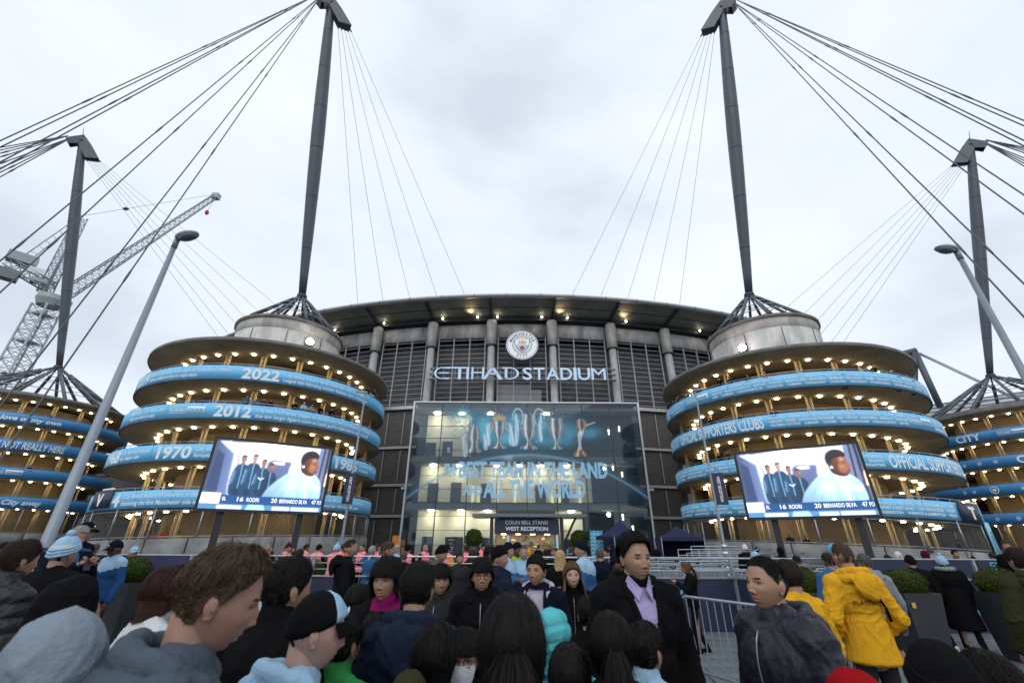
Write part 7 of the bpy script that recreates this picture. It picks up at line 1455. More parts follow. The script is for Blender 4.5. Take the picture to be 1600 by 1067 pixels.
{'x': -5.95, 'y': 14.638, 'h': 1.76, 'yaw': 172, 'label': 'steward in a black cap and pink vest with white sleeve stripes', 'lod': 'mid', 'g': {'arms': ('down', 'down'), 'bulk': 0.02, 'length': 0.86}, 'top': ('black',), 'hair': ('short', 'dbrown'), 'skin': 'light', 'hat': ('cap', 'black'), 'group': 'stewards in pink vests', 'vest': 'pink', 'legs': 'black'},
{'x': -5.085, 'y': 13.792, 'h': 1.76, 'yaw': 175, 'label': 'steward in a sky blue bobble hat, pink vest and blue jeans', 'lod': 'mid', 'g': {'arms': ('down', 'down'), 'bulk': 0.02, 'length': 0.86}, 'top': ('black',), 'hair': ('short', 'dbrown'), 'skin': 'light', 'hat': ('pompom', 'lightblue'), 'group': 'stewards in pink vests', 'vest': 'pink', 'legs': 'jeans'},
{'x': -5.901, 'y': 16.636, 'h': 1.76, 'yaw': 20, 'label': 'steward in a black cap and pink vest behind the sky blue bobble hat', 'lod': 'mid', 'g': {'arms': ('down', 'down'), 'bulk': 0.02, 'length': 0.86}, 'top': ('black',), 'hair': ('short', 'black'), 'skin': 'light', 'hat': ('cap', 'black'), 'group': 'stewards in pink vests', 'vest': 'pink', 'legs': 'black'},
{'x': -5.049, 'y': 16.111, 'h': 1.76, 'yaw': -30, 'label': 'tall balding steward in a pink vest behind the black jacket', 'lod': 'mid', 'g': {'arms': ('cross', 'down'), 'bulk': 0.02, 'length': 0.86}, 'top': ('black',), 'hair': ('crop', 'dbrown'), 'skin': 'light', 'group': 'stewards in pink vests', 'vest': 'pink', 'legs': 'black'},
{'x': -4.859, 'y': 17.224, 'h': 1.76, 'yaw': 10, 'label': 'steward in a pink vest facing the camera beyond the blue anorak', 'lod': 'mid', 'g': {'arms': ('down', 'cross'), 'bulk': 0.02, 'length': 0.86}, 'top': ('black',), 'hair': ('short', 'dbrown'), 'skin': 'light', 'group': 'stewards in pink vests', 'vest': 'pink', 'legs': 'black'},
{'x': -2.931, 'y': 13.43, 'h': 1.76, 'yaw': 170, 'label': 'steward in a black hat and pink vest low behind the magenta collar', 'lod': 'mid', 'g': {'arms': ('down', 'down'), 'bulk': 0.02, 'length': 0.86}, 'top': ('black',), 'hair': ('short', 'black'), 'skin': 'light', 'hat': ('beanie', 'black'), 'group': 'stewards in pink vests', 'vest': 'pink', 'legs': 'black'},
{'x': -3.069, 'y': 16.915, 'h': 1.76, 'yaw': 60, 'label': 'bald steward in a pink vest in front of the information board', 'lod': 'mid', 'g': {'arms': ('down', 'down'), 'bulk': 0.02, 'length': 0.86}, 'top': ('black',), 'hair': ('crop', 'grey'), 'skin': 'light', 'group': 'stewards in pink vests', 'vest': 'pink', 'legs': 'black'},
{'x': -1.898, 'y': 14.056, 'h': 1.76, 'yaw': -40, 'label': 'steward in a mustard jacket under a pink vest', 'lod': 'mid', 'g': {'arms': ('down', 'down'), 'bulk': 0.02, 'length': 0.86}, 'top': ('yellow',), 'hair': ('short', 'dbrown'), 'skin': 'light', 'hat': ('beanie', 'navy'), 'group': 'stewards in pink vests', 'vest': 'pink', 'legs': 'black'},
{'x': -1.329, 'y': 14.23, 'h': 1.76, 'yaw': 178, 'label': 'steward in a pink vest seen squarely from behind, rightmost of the pink vests', 'lod': 'mid', 'g': {'arms': ('down', 'down'), 'bulk': 0.02, 'length': 0.86}, 'top': ('black',), 'hair': ('short', 'dbrown'), 'skin': 'light', 'group': 'stewards in pink vests', 'vest': 'pink', 'legs': 'black'},
{'x': -1.257, 'y': 21.15, 'h': 1.76, 'yaw': 30, 'label': 'steward in a pink vest far behind the boy with glasses', 'lod': 'mid', 'g': {'arms': ('down', 'down'), 'bulk': 0.02, 'length': 0.86}, 'top': ('black',), 'hair': ('short', 'black'), 'skin': 'light', 'group': 'stewards in pink vests', 'vest': 'pink', 'legs': 'black'},
{'x': -3.777, 'y': 15.613, 'h': 1.74, 'yaw': 41, 'label': 'person in a sky blue jacket and cream hat between stewards', 'lod': 'far', 'g': {'arms': ('down', 'down'), 'bulk': 0.02, 'length': 0.86}, 'top': ('lightblue',), 'hair': ('short', 'dbrown'), 'skin': 'light', 'hat': ('beanie', 'cream')},
{'x': -9.726, 'y': 16.714, 'h': 1.74, 'yaw': 84, 'label': 'person in a yellow coat and grey bobble hat beyond the brown-haired man', 'lod': 'far', 'g': {'arms': ('down', 'down'), 'bulk': 0.02, 'length': 0.86}, 'top': ('yellow',), 'hair': ('short', 'dbrown'), 'skin': 'light', 'hat': ('pompom', 'palegrey')},
{'x': -5.783, 'y': 21.015, 'h': 1.74, 'yaw': 240, 'label': 'dark-haired person standing by the orange doorway', 'lod': 'far', 'g': {'arms': ('down', 'down'), 'bulk': 0.02, 'length': 0.86}, 'top': ('black',), 'hair': ('short', 'dbrown'), 'skin': 'light'},
{'x': 1.56, 'y': 26.785, 'h': 1.74, 'yaw': 155, 'label': 'person in navy crossing to the reception doors', 'lod': 'far', 'g': {'arms': ('down', 'down'), 'bulk': 0.02, 'length': 0.86}, 'top': ('navy',), 'hair': ('short', 'dbrown'), 'skin': 'light'},
{'x': 2.449, 'y': 30.065, 'h': 1.74, 'yaw': 274, 'label': 'person in black waiting outside the reception doors', 'lod': 'far', 'g': {'arms': ('down', 'down'), 'bulk': 0.02, 'length': 0.86}, 'top': ('black',), 'hair': ('short', 'dbrown'), 'skin': 'light'},
{'x': -0.59, 'y': 36.673, 'h': 1.74, 'yaw': 130, 'label': 'person in pale blue left of the reception doors', 'lod': 'far', 'g': {'arms': ('down', 'down'), 'bulk': 0.02, 'length': 0.86}, 'top': ('lightblue',), 'hair': ('short', 'dbrown'), 'skin': 'light'},
{'x': 1.729, 'y': 42.186, 'h': 1.74, 'yaw': 64, 'label': 'person in an amber jacket in the reception doorway', 'lod': 'far', 'g': {'arms': ('down', 'down'), 'bulk': 0.02, 'length': 0.86}, 'top': ('yellow',), 'hair': ('short', 'dbrown'), 'skin': 'light'},
{'x': 0.551, 'y': 39.987, 'h': 1.74, 'yaw': 284, 'label': 'person in a black coat at the reception doorway', 'lod': 'far', 'g': {'arms': ('down', 'down'), 'bulk': 0.02, 'length': 0.86}, 'top': ('black',), 'hair': ('short', 'dbrown'), 'skin': 'light'},
{'x': 3.915, 'y': 41.13, 'h': 1.74, 'yaw': 344, 'label': 'person in grey under the right half of the reception sign', 'lod': 'far', 'g': {'arms': ('down', 'down'), 'bulk': 0.02, 'length': 0.86}, 'top': ('dgrey',), 'hair': ('short', 'dbrown'), 'skin': 'light'},
{'x': 4.399, 'y': 35.595, 'h': 1.74, 'yaw': 131, 'label': 'person in sky blue right of the reception doors', 'lod': 'far', 'g': {'arms': ('down', 'down'), 'bulk': 0.02, 'length': 0.86}, 'top': ('sky',), 'hair': ('short', 'dbrown'), 'skin': 'light'},
{'x': 10.575, 'y': 34.418, 'h': 1.74, 'yaw': 356, 'label': 'person in a dark suit between the two gazebos', 'lod': 'far', 'g': {'arms': ('down', 'down'), 'bulk': 0.02, 'length': 0.86}, 'top': ('black',), 'hair': ('short', 'dbrown'), 'skin': 'light'},
{'x': 6.974, 'y': 33.416, 'h': 1.74, 'yaw': 212, 'label': 'person standing under the navy gazebo', 'lod': 'far', 'g': {'arms': ('down', 'down'), 'bulk': 0.02, 'length': 0.86}, 'top': ('black',), 'hair': ('short', 'dbrown'), 'skin': 'light'},
{'x': -14.4, 'y': 13.775, 'h': 1.78, 'yaw': 170, 'label': 'steward in an orange coat, leftmost at the far left wall', 'lod': 'mid', 'g': {'arms': ('down', 'down'), 'bulk': 0.02, 'length': 0.86}, 'top': ('orange',), 'hair': ('short', 'black'), 'skin': 'dark'},
{'x': -14.623, 'y': 14.302, 'h': 1.78, 'yaw': 170, 'label': 'steward in a lime hi-vis coat left of the street lamp', 'lod': 'mid', 'g': {'arms': ('down', 'down'), 'bulk': 0.02, 'length': 0.86}, 'top': ('lime',), 'hair': ('short', 'black'), 'skin': 'dark'},
{'x': -14.386, 'y': 14.778, 'h': 1.78, 'yaw': 170, 'label': 'steward in an orange coat right of the left street lamp', 'lod': 'mid', 'g': {'arms': ('down', 'down'), 'bulk': 0.02, 'length': 0.86}, 'top': ('orange',), 'hair': ('short', 'black'), 'skin': 'dark'},
{'x': -15.221, 'y': 15.9, 'h': 1.78, 'yaw': 170, 'label': 'steward in lime behind the grey-haired man', 'lod': 'mid', 'g': {'arms': ('down', 'down'), 'bulk': 0.02, 'length': 0.86}, 'top': ('lime',), 'hair': ('short', 'black'), 'skin': 'dark'},
{'x': -13.071, 'y': 12.171, 'h': 1.78, 'yaw': 170, 'label': 'person in a black coat far left behind the padded jacket', 'lod': 'mid', 'g': {'arms': ('down', 'down'), 'bulk': 0.02, 'length': 0.86}, 'top': ('black',), 'hair': ('short', 'black'), 'skin': 'dark'},
{'x': -1.833, 'y': 2.088, 'h': 1.597, 'yaw': 172, 'label': 'person in a black hooded coat behind the pale grey hood', 'lod': 'near', 'g': {'arms': ('down', 'down'), 'bulk': 0.03, 'length': 0.86, 'hood': 'up'}, 'top': ('black',), 'hair': ('short', 'black'), 'skin': 'light'},
{'x': -0.674, 'y': 2.544, 'h': 1.442, 'yaw': 168, 'label': 'person with tousled black hair right of the green collar', 'lod': 'near', 'g': {'arms': ('down', 'down'), 'bulk': 0.02, 'length': 0.86, 'collar': 'high'}, 'top': ('black',), 'hair': ('swept', 'black'), 'skin': 'asian'},
{'x': -1.06, 'y': 3.395, 'h': 1.521, 'yaw': 175, 'label': 'person with short black hair behind the peak of the sky blue cap', 'lod': 'near', 'g': {'arms': ('down', 'down'), 'bulk': 0.02, 'length': 0.86, 'collar': 'high'}, 'top': ('black',), 'hair': ('short', 'black'), 'skin': 'asian'},
{'x': -0.37, 'y': 1.922, 'h': 1.343, 'yaw': 178, 'label': 'person in an olive cap at the bottom edge left of centre', 'lod': 'near', 'g': {'arms': ('down', 'down'), 'bulk': 0.02, 'length': 0.86}, 'top': ('olive',), 'hair': ('short', 'dbrown'), 'skin': 'asian', 'hat': ('cap', 'olive')},
{'x': 0.536, 'y': 3.426, 'h': 1.452, 'yaw': 175, 'label': 'person with black hair in front of the girl with long hair', 'lod': 'near', 'g': {'arms': ('down', 'down'), 'bulk': 0.02, 'length': 0.86}, 'top': ('black',), 'hair': ('short', 'black'), 'skin': 'asian'},
{'x': -4.306, 'y': 9.642, 'h': 1.678, 'yaw': 170, 'label': 'man in black with brown hair above the thick black-haired head', 'lod': 'mid', 'g': {'arms': ('down', 'down'), 'bulk': 0.02, 'length': 0.86}, 'top': ('black',), 'hair': ('short', 'dbrown'), 'skin': 'light', 'legs': 'black'},
{'x': -2.28, 'y': 10.096, 'h': 1.653, 'yaw': 190, 'label': 'grey-haired person in navy behind the boy in the navy anorak', 'lod': 'mid', 'g': {'arms': ('down', 'down'), 'bulk': 0.02, 'length': 0.86}, 'top': ('navy',), 'hair': ('short', 'dkgrey'), 'skin': 'light', 'legs': 'black'},
{'x': -1.061, 'y': 9.886, 'h': 1.626, 'yaw': 20, 'label': 'person in charcoal left of the boy with glasses', 'lod': 'mid', 'g': {'arms': ('down', 'down'), 'bulk': 0.02, 'length': 0.86}, 'top': ('dgrey',), 'hair': ('short', 'dbrown'), 'skin': 'light', 'legs': 'black'},
{'x': -0.949, 'y': 11.755, 'h': 1.658, 'yaw': 200, 'label': 'woman with long dark hair left of the boy with glasses', 'lod': 'mid', 'g': {'arms': ('down', 'down'), 'bulk': 0.02, 'length': 0.86}, 'top': ('black',), 'hair': ('long', 'dbrown'), 'skin': 'light', 'legs': 'black'},
{'x': 0.914, 'y': 12.306, 'h': 1.667, 'yaw': 175, 'label': 'person in black just right of the man in the lilac hoodie', 'lod': 'mid', 'g': {'arms': ('down', 'down'), 'bulk': 0.02, 'length': 0.86}, 'top': ('black',), 'hair': ('short', 'black'), 'skin': 'light', 'legs': 'black'},
{'x': 1.296, 'y': 14.51, 'h': 1.693, 'yaw': 10, 'label': 'person in a grey beanie left of the blonde woman', 'lod': 'mid', 'g': {'arms': ('down', 'down'), 'bulk': 0.02, 'length': 0.86}, 'top': ('navy2',), 'hair': ('short', 'dbrown'), 'skin': 'light', 'hat': ('beanie', 'grey'), 'legs': 'black'},
{'x': 1.987, 'y': 15.609, 'h': 1.713, 'yaw': 165, 'label': 'brown-haired person in black right of the blonde woman', 'lod': 'mid', 'g': {'arms': ('down', 'down'), 'bulk': 0.02, 'length': 0.86}, 'top': ('black',), 'hair': ('short', 'brown'), 'skin': 'light', 'legs': 'black'},
{'x': 2.735, 'y': 13.398, 'h': 1.703, 'yaw': -80, 'label': 'person in charcoal left of the tall man', 'lod': 'mid', 'g': {'arms': ('down', 'down'), 'bulk': 0.02, 'length': 0.86}, 'top': ('dgrey',), 'hair': ('short', 'black'), 'skin': 'light', 'legs': 'black'},
{'x': -8.845, 'y': 8.377, 'h': 1.784, 'yaw': 160, 'label': 'person in a grey beanie at the far left beyond the padded jacket', 'lod': 'mid', 'g': {'arms': ('down', 'down'), 'bulk': 0.02, 'length': 0.86}, 'top': ('black',), 'hair': ('short', 'black'), 'skin': 'light', 'hat': ('beanie', 'dgrey'), 'legs': 'black'},
{'x': -10.544, 'y': 10.563, 'h': 1.852, 'yaw': 175, 'label': 'person in black between the lamp post and the padded jacket', 'lod': 'mid', 'g': {'arms': ('down', 'down'), 'bulk': 0.02, 'length': 0.86}, 'top': ('black',), 'hair': ('short', 'dbrown'), 'skin': 'light', 'legs': 'black'},
{'x': -9.833, 'y': 11.161, 'h': 1.751, 'yaw': 185, 'label': 'person in charcoal right of the grey-haired man with the phone', 'lod': 'mid', 'g': {'arms': ('down', 'down'), 'bulk': 0.02, 'length': 0.86}, 'top': ('dgrey',), 'hair': ('short', 'dkgrey'), 'skin': 'light', 'legs': 'black'},
{'x': 6.487, 'y': 10.791, 'h': 1.583, 'yaw': 170, 'label': 'person in black behind the bush left of the yellow jacket', 'lod': 'mid', 'g': {'arms': ('down', 'down'), 'bulk': 0.02, 'length': 0.86}, 'top': ('black',), 'hair': ('short', 'black'), 'skin': 'light', 'legs': 'black'},
{'x': 9.806, 'y': 12.342, 'h': 1.584, 'yaw': 175, 'label': 'person in navy behind the bush right of the yellow jacket', 'lod': 'mid', 'g': {'arms': ('down', 'down'), 'bulk': 0.02, 'length': 0.86}, 'top': ('navy',), 'hair': ('short', 'dbrown'), 'skin': 'light', 'legs': 'black'},
{'x': 12.079, 'y': 12.376, 'h': 1.506, 'yaw': 160, 'label': 'person in a black beanie left of the rightmost bush', 'lod': 'mid', 'g': {'arms': ('down', 'down'), 'bulk': 0.02, 'length': 0.86}, 'top': ('black',), 'hair': ('short', 'black'), 'skin': 'light', 'hat': ('beanie', 'black'), 'legs': 'black'},
{'x': 14.786, 'y': 14.543, 'h': 1.617, 'yaw': 170, 'label': 'person in charcoal behind the rightmost bush', 'lod': 'mid', 'g': {'arms': ('down', 'down'), 'bulk': 0.02, 'length': 0.86}, 'top': ('dgrey',), 'hair': ('short', 'dbrown'), 'skin': 'light', 'legs': 'black'},
{'x': -20.39, 'y': 31.48, 'z': 10.31, 'h': 1.72, 'yaw': 19.0, 'label': 'person in blue at the 2012 railing, leftmost of the group', 'lod': 'far', 'g': {'arms': ('rail', 'rail'), 'bulk': 0.02, 'length': 0.86}, 'top': ('blue',), 'hair': ('short', 'dbrown'), 'skin': 'light'},
{'x': -19.76, 'y': 31.72, 'z': 10.23, 'h': 1.72, 'yaw': 23.0, 'label': 'second person in blue at the 2012 railing', 'lod': 'far', 'g': {'arms': ('rail', 'rail'), 'bulk': 0.02, 'length': 0.86}, 'top': ('blue',), 'hair': ('short', 'dbrown'), 'skin': 'light'},
{'x': -19.32, 'y': 31.92, 'z': 10.24, 'h': 1.72, 'yaw': 26.0, 'label': 'person in dark grey right of the two blue ones at the 2012 railing', 'lod': 'far', 'g': {'arms': ('rail', 'rail'), 'bulk': 0.02, 'length': 0.86}, 'top': ('dgrey',), 'hair': ('short', 'dbrown'), 'skin': 'light'},
{'x': -18.89, 'y': 32.14, 'z': 10.25, 'h': 1.72, 'yaw': 28.0, 'label': 'person in black at the right end of the first group on the 2012 railing', 'lod': 'far', 'g': {'arms': ('rail', 'rail'), 'bulk': 0.02, 'length': 0.86}, 'top': ('black',), 'hair': ('short', 'dbrown'), 'skin': 'light'},
{'x': -17.44, 'y': 33.09, 'z': 10.38, 'h': 1.72, 'yaw': 38.0, 'label': 'person in black at the railing above the word Premier', 'lod': 'far', 'g': {'arms': ('rail', 'rail'), 'bulk': 0.02, 'length': 0.86}, 'top': ('black',), 'hair': ('short', 'dbrown'), 'skin': 'light'},
{'x': -16.93, 'y': 33.53, 'z': 10.45, 'h': 1.72, 'yaw': 42.0, 'label': 'person in pale blue at the railing above the word League', 'lod': 'far', 'g': {'arms': ('rail', 'rail'), 'bulk': 0.02, 'length': 0.86}, 'top': ('lightblue',), 'hair': ('short', 'dbrown'), 'skin': 'light', 'hat': ('beanie', 'lightblue')},
{'x': -16.48, 'y': 33.96, 'z': 10.42, 'h': 1.72, 'yaw': 45.0, 'label': 'shorter person in grey beside the pale blue one', 'lod': 'far', 'g': {'arms': ('rail', 'rail'), 'bulk': 0.02, 'length': 0.86}, 'top': ('palegrey',), 'hair': ('short', 'dbrown'), 'skin': 'light'},
{'x': -15.97, 'y': 34.51, 'z': 10.47, 'h': 1.72, 'yaw': 49.0, 'label': 'person in a dark coat in the middle of the second group', 'lod': 'far', 'g': {'arms': ('rail', 'rail'), 'bulk': 0.02, 'length': 0.86}, 'top': ('black',), 'hair': ('short', 'dbrown'), 'skin': 'light'},
{'x': -15.39, 'y': 35.25, 'z': 10.46, 'h': 1.72, 'yaw': 55.0, 'label': 'person in a dark coat right of the middle of the second group', 'lod': 'far', 'g': {'arms': ('rail', 'rail'), 'bulk': 0.02, 'length': 0.86}, 'top': ('black',), 'hair': ('short', 'dbrown'), 'skin': 'light'},
{'x': -14.51, 'y': 36.76, 'z': 10.48, 'h': 1.72, 'yaw': 64.0, 'label': 'person in a grey coat at the right end of the 2012 railing', 'lod': 'far', 'g': {'arms': ('rail', 'rail'), 'bulk': 0.02, 'length': 0.86}, 'top': ('dgrey',), 'hair': ('short', 'dbrown'), 'skin': 'light'},
{'x': -13.8, 'y': 38.75, 'z': 13.61, 'h': 1.72, 'yaw': 76.0, 'label': "left of the pair with a white sheet on the left tower's top railing", 'lod': 'far', 'g': {'arms': ('rail', 'rail'), 'bulk': 0.02, 'length': 0.86}, 'top': ('black',), 'hair': ('short', 'dbrown'), 'skin': 'light'},
{'x': -13.57, 'y': 40.0, 'z': 13.77, 'h': 1.72, 'yaw': 83.0, 'label': 'right person of the pair on the top railing of the left tower', 'lod': 'far', 'g': {'arms': ('rail', 'rail'), 'bulk': 0.02, 'length': 0.86}, 'top': ('dgrey',), 'hair': ('short', 'dbrown'), 'skin': 'light'},
{'x': 16.31, 'y': 42.49, 'z': 13.46, 'h': 1.72, 'yaw': -102.0, 'label': 'leftmost person on the top railing of the right tower', 'lod': 'far', 'g': {'arms': ('rail', 'rail'), 'bulk': 0.02, 'length': 0.86}, 'top': ('black',), 'hair': ('short', 'dbrown'), 'skin': 'light'},
{'x': 16.1, 'y': 40.7, 'z': 13.09, 'h': 1.72, 'yaw': -92.0, 'label': 'second person from the left on the top railing of the right tower', 'lod': 'far', 'g': {'arms': ('rail', 'rail'), 'bulk': 0.02, 'length': 0.86}, 'top': ('black',), 'hair': ('short', 'dbrown'), 'skin': 'light'},
{'x': 16.15, 'y': 39.37, 'z': 13.12, 'h': 1.72, 'yaw': -84.0, 'label': 'third person from the left on the top railing of the right tower', 'lod': 'far', 'g': {'arms': ('rail', 'rail'), 'bulk': 0.02, 'length': 0.86}, 'top': ('black',), 'hair': ('short', 'dbrown'), 'skin': 'light'},
{'x': 16.27, 'y': 38.52, 'z': 13.09, 'h': 1.72, 'yaw': -79.0, 'label': 'fourth person from the left on the top railing of the right tower', 'lod': 'far', 'g': {'arms': ('rail', 'rail'), 'bulk': 0.02, 'length': 0.86}, 'top': ('dgrey',), 'hair': ('short', 'dbrown'), 'skin': 'light'},
{'x': 16.42, 'y': 37.84, 'z': 12.99, 'h': 1.72, 'yaw': -76.0, 'label': 'fifth person from the left on the top railing of the right tower', 'lod': 'far', 'g': {'arms': ('rail', 'rail'), 'bulk': 0.02, 'length': 0.86}, 'top': ('navy',), 'hair': ('short', 'dbrown'), 'skin': 'light'},
{'x': 16.86, 'y': 36.51, 'z': 13.02, 'h': 1.72, 'yaw': -68.0, 'label': 'lone person left of the first column pair on the top railing of the right tower', 'lod': 'far', 'g': {'arms': ('rail', 'rail'), 'bulk': 0.02, 'length': 0.86}, 'top': ('black',), 'hair': ('short', 'dbrown'), 'skin': 'light'},
{'x': 17.94, 'y': 34.53, 'z': 13.13, 'h': 1.72, 'yaw': -55.0, 'label': 'person in black right of the first column pair, top railing of the right tower', 'lod': 'far', 'g': {'arms': ('rail', 'rail'), 'bulk': 0.02, 'length': 0.86}, 'top': ('black',), 'hair': ('short', 'dbrown'), 'skin': 'light'},
{'x': 18.47, 'y': 33.82, 'z': 13.03, 'h': 1.72, 'yaw': -50.0, 'label': 'person in navy between column pairs, top railing of the right tower', 'lod': 'far', 'g': {'arms': ('rail', 'rail'), 'bulk': 0.02, 'length': 0.86}, 'top': ('navy2',), 'hair': ('short', 'dbrown'), 'skin': 'light'},
{'x': 19.44, 'y': 32.81, 'z': 12.81, 'h': 1.72, 'yaw': -43.0, 'label': 'person in navy left of the second column pair, top railing of the right tower', 'lod': 'far', 'g': {'arms': ('rail', 'rail'), 'bulk': 0.02, 'length': 0.86}, 'top': ('navy',), 'hair': ('short', 'dbrown'), 'skin': 'light'},
{'x': 20.43, 'y': 32.01, 'z': 12.77, 'h': 1.72, 'yaw': -35.0, 'label': 'person with an orange scarf right of the second column pair', 'lod': 'far', 'g': {'arms': ('rail', 'rail'), 'bulk': 0.02, 'length': 0.86}, 'top': ('orange',), 'hair': ('short', 'dbrown'), 'skin': 'light'},
{'x': 25.04, 'y': 30.19, 'z': 12.38, 'h': 1.72, 'yaw': -8.0, 'label': 'person in grey near the fourth column pair, top railing of the right tower', 'lod': 'far', 'g': {'arms': ('rail', 'rail'), 'bulk': 0.02, 'length': 0.86}, 'top': ('slate',), 'hair': ('short', 'dbrown'), 'skin': 'light'},
{'x': 27.69, 'y': 30.18, 'z': 12.68, 'h': 1.72, 'yaw': 7.0, 'label': 'person in black with a pale hat near the right end of the top railing', 'lod': 'far', 'g': {'arms': ('rail', 'rail'), 'bulk': 0.02, 'length': 0.86}, 'top': ('black',), 'hair': ('short', 'dbrown'), 'skin': 'light'},
{'x': 29.3, 'y': 30.52, 'z': 12.33, 'h': 1.72, 'yaw': 16.0, 'label': 'person in grey with a white cap near the right end of the top railing', 'lod': 'far', 'g': {'arms': ('rail', 'rail'), 'bulk': 0.02, 'length': 0.86}, 'top': ('dgrey',), 'hair': ('short', 'dbrown'), 'skin': 'light', 'hat': ('cap', 'white')},
{'x': 30.85, 'y': 31.11, 'z': 12.24, 'h': 1.72, 'yaw': 26.0, 'label': 'last person at the right end of the top railing', 'lod': 'far', 'g': {'arms': ('rail', 'rail'), 'bulk': 0.02, 'length': 0.86}, 'top': ('black',), 'hair': ('short', 'dbrown'), 'skin': 'light'},
{'x': 17.15, 'y': 35.88, 'z': 10.05, 'h': 1.72, 'yaw': -64.0, 'label': 'person in black on the second railing above the lamp-like pole', 'lod': 'far', 'g': {'arms': ('rail', 'rail'), 'bulk': 0.02, 'length': 0.86}, 'top': ('black',), 'hair': ('short', 'dbrown'), 'skin': 'light'},
{'x': 18.6, 'y': 33.67, 'z': 9.75, 'h': 1.72, 'yaw': -49.0, 'label': 'person in black above the word CLUBS on the second railing', 'lod': 'far', 'g': {'arms': ('rail', 'rail'), 'bulk': 0.02, 'length': 0.86}, 'top': ('black',), 'hair': ('short', 'dbrown'), 'skin': 'light'},
{'x': 20.35, 'y': 32.07, 'z': 9.69, 'h': 1.72, 'yaw': -36.0, 'label': 'person in black above the list of clubs on the second railing', 'lod': 'far', 'g': {'arms': ('rail', 'rail'), 'bulk': 0.02, 'length': 0.86}, 'top': ('black',), 'hair': ('short', 'dbrown'), 'skin': 'light'},
{'x': 17.18, 'y': 35.81, 'z': 6.99, 'h': 1.72, 'yaw': -64.0, 'label': 'left of two dark figures on the third railing beside the screen', 'lod': 'far', 'g': {'arms': ('rail', 'rail'), 'bulk': 0.02, 'length': 0.86}, 'top': ('black',), 'hair': ('short', 'dbrown'), 'skin': 'light'},
{'x': 17.58, 'y': 35.07, 'z': 7.0, 'h': 1.72, 'yaw': -59.0, 'label': 'right of two dark figures on the third railing beside the screen', 'lod': 'far', 'g': {'arms': ('rail', 'rail'), 'bulk': 0.02, 'length': 0.86}, 'top': ('dgrey',), 'hair': ('short', 'dbrown'), 'skin': 'light'},
{'x': -57.43, 'y': 50.93, 'z': 14.11, 'h': 1.72, 'yaw': 52.0, 'label': 'left dark figure above love of my own on the far left tower', 'lod': 'far', 'g': {'arms': ('rail', 'rail'), 'bulk': 0.02, 'length': 0.86}, 'top': ('black',), 'hair': ('short', 'dbrown'), 'skin': 'light'},
{'x': -57.03, 'y': 51.49, 'z': 14.26, 'h': 1.72, 'yaw': 56.0, 'label': 'right dark figure above love of my own on the far left tower', 'lod': 'far', 'g': {'arms': ('rail', 'rail'), 'bulk': 0.02, 'length': 0.86}, 'top': ('black',), 'hair': ('short', 'dbrown'), 'skin': 'light'},
{'x': -56.84, 'y': 51.77, 'z': 8.18, 'h': 1.72, 'yaw': 58.0, 'label': 'dark figure on the third railing of the far left tower', 'lod': 'far', 'g': {'arms': ('rail', 'rail'), 'bulk': 0.02, 'length': 0.86}, 'top': ('black',), 'hair': ('short', 'dbrown'), 'skin': 'light'},
{'x': 56.92, 'y': 53.38, 'z': 13.27, 'h': 1.72, 'yaw': -78.0, 'label': 'dark figure left of the CITY lettering on the far right tower', 'lod': 'far', 'g': {'arms': ('rail', 'rail'), 'bulk': 0.02, 'length': 0.86}, 'top': ('black',), 'hair': ('short', 'dbrown'), 'skin': 'light'},
{'x': 57.98, 'y': 50.53, 'z': 13.09, 'h': 1.72, 'yaw': -61.0, 'label': 'maroon figure on the top railing of the far right tower', 'lod': 'far', 'g': {'arms': ('rail', 'rail'), 'bulk': 0.02, 'length': 0.86}, 'top': ('maroon',), 'hair': ('short', 'dbrown'), 'skin': 'light'},
{'x': 58.38, 'y': 49.86, 'z': 12.99, 'h': 1.72, 'yaw': -57.0, 'label': 'black figure beside the maroon one on the far right tower', 'lod': 'far', 'g': {'arms': ('rail', 'rail'), 'bulk': 0.02, 'length': 0.86}, 'top': ('black',), 'hair': ('short', 'dbrown'), 'skin': 'light'},
{'x': -23.76, 'y': 32.0, 'z': 1.01, 'h': 1.72, 'yaw': 0.0, 'label': 'orange steward sitting behind the grille of the left tower', 'lod': 'far', 'g': {'arms': ('down', 'down'), 'bulk': 0.02, 'length': 0.86}, 'top': ('orange',), 'hair': ('short', 'dbrown'), 'skin': 'light'},
{'x': -24.49, 'y': 32.03, 'z': 0.77, 'h': 1.72, 'yaw': -4.0, 'label': 'orange steward low behind the grille of the left tower', 'lod': 'far', 'g': {'arms': ('down', 'down'), 'bulk': 0.02, 'length': 0.86}, 'top': ('orange',), 'hair': ('short', 'dbrown'), 'skin': 'light'},
{'x': -22.83, 'y': 32.05, 'z': 0.76, 'h': 1.72, 'yaw': 6.0, 'label': 'lime steward behind the grille of the left tower', 'lod': 'far', 'g': {'arms': ('down', 'down'), 'bulk': 0.02, 'length': 0.86}, 'top': ('lime',), 'hair': ('short', 'dbrown'), 'skin': 'light'},
{'x': 20.11, 'y': 33.69, 'z': 0.86, 'h': 1.72, 'yaw': -43.0, 'label': 'left dark figure behind the grille of the right tower', 'lod': 'far', 'g': {'arms': ('down', 'down'), 'bulk': 0.02, 'length': 0.86}, 'top': ('black',), 'hair': ('short', 'dbrown'), 'skin': 'light'},
{'x': 20.87, 'y': 33.05, 'z': 0.72, 'h': 1.72, 'yaw': -37.0, 'label': 'right dark figure behind the grille of the right tower', 'lod': 'far', 'g': {'arms': ('down', 'down'), 'bulk': 0.02, 'length': 0.86}, 'top': ('black',), 'hair': ('short', 'dbrown'), 'skin': 'light'},
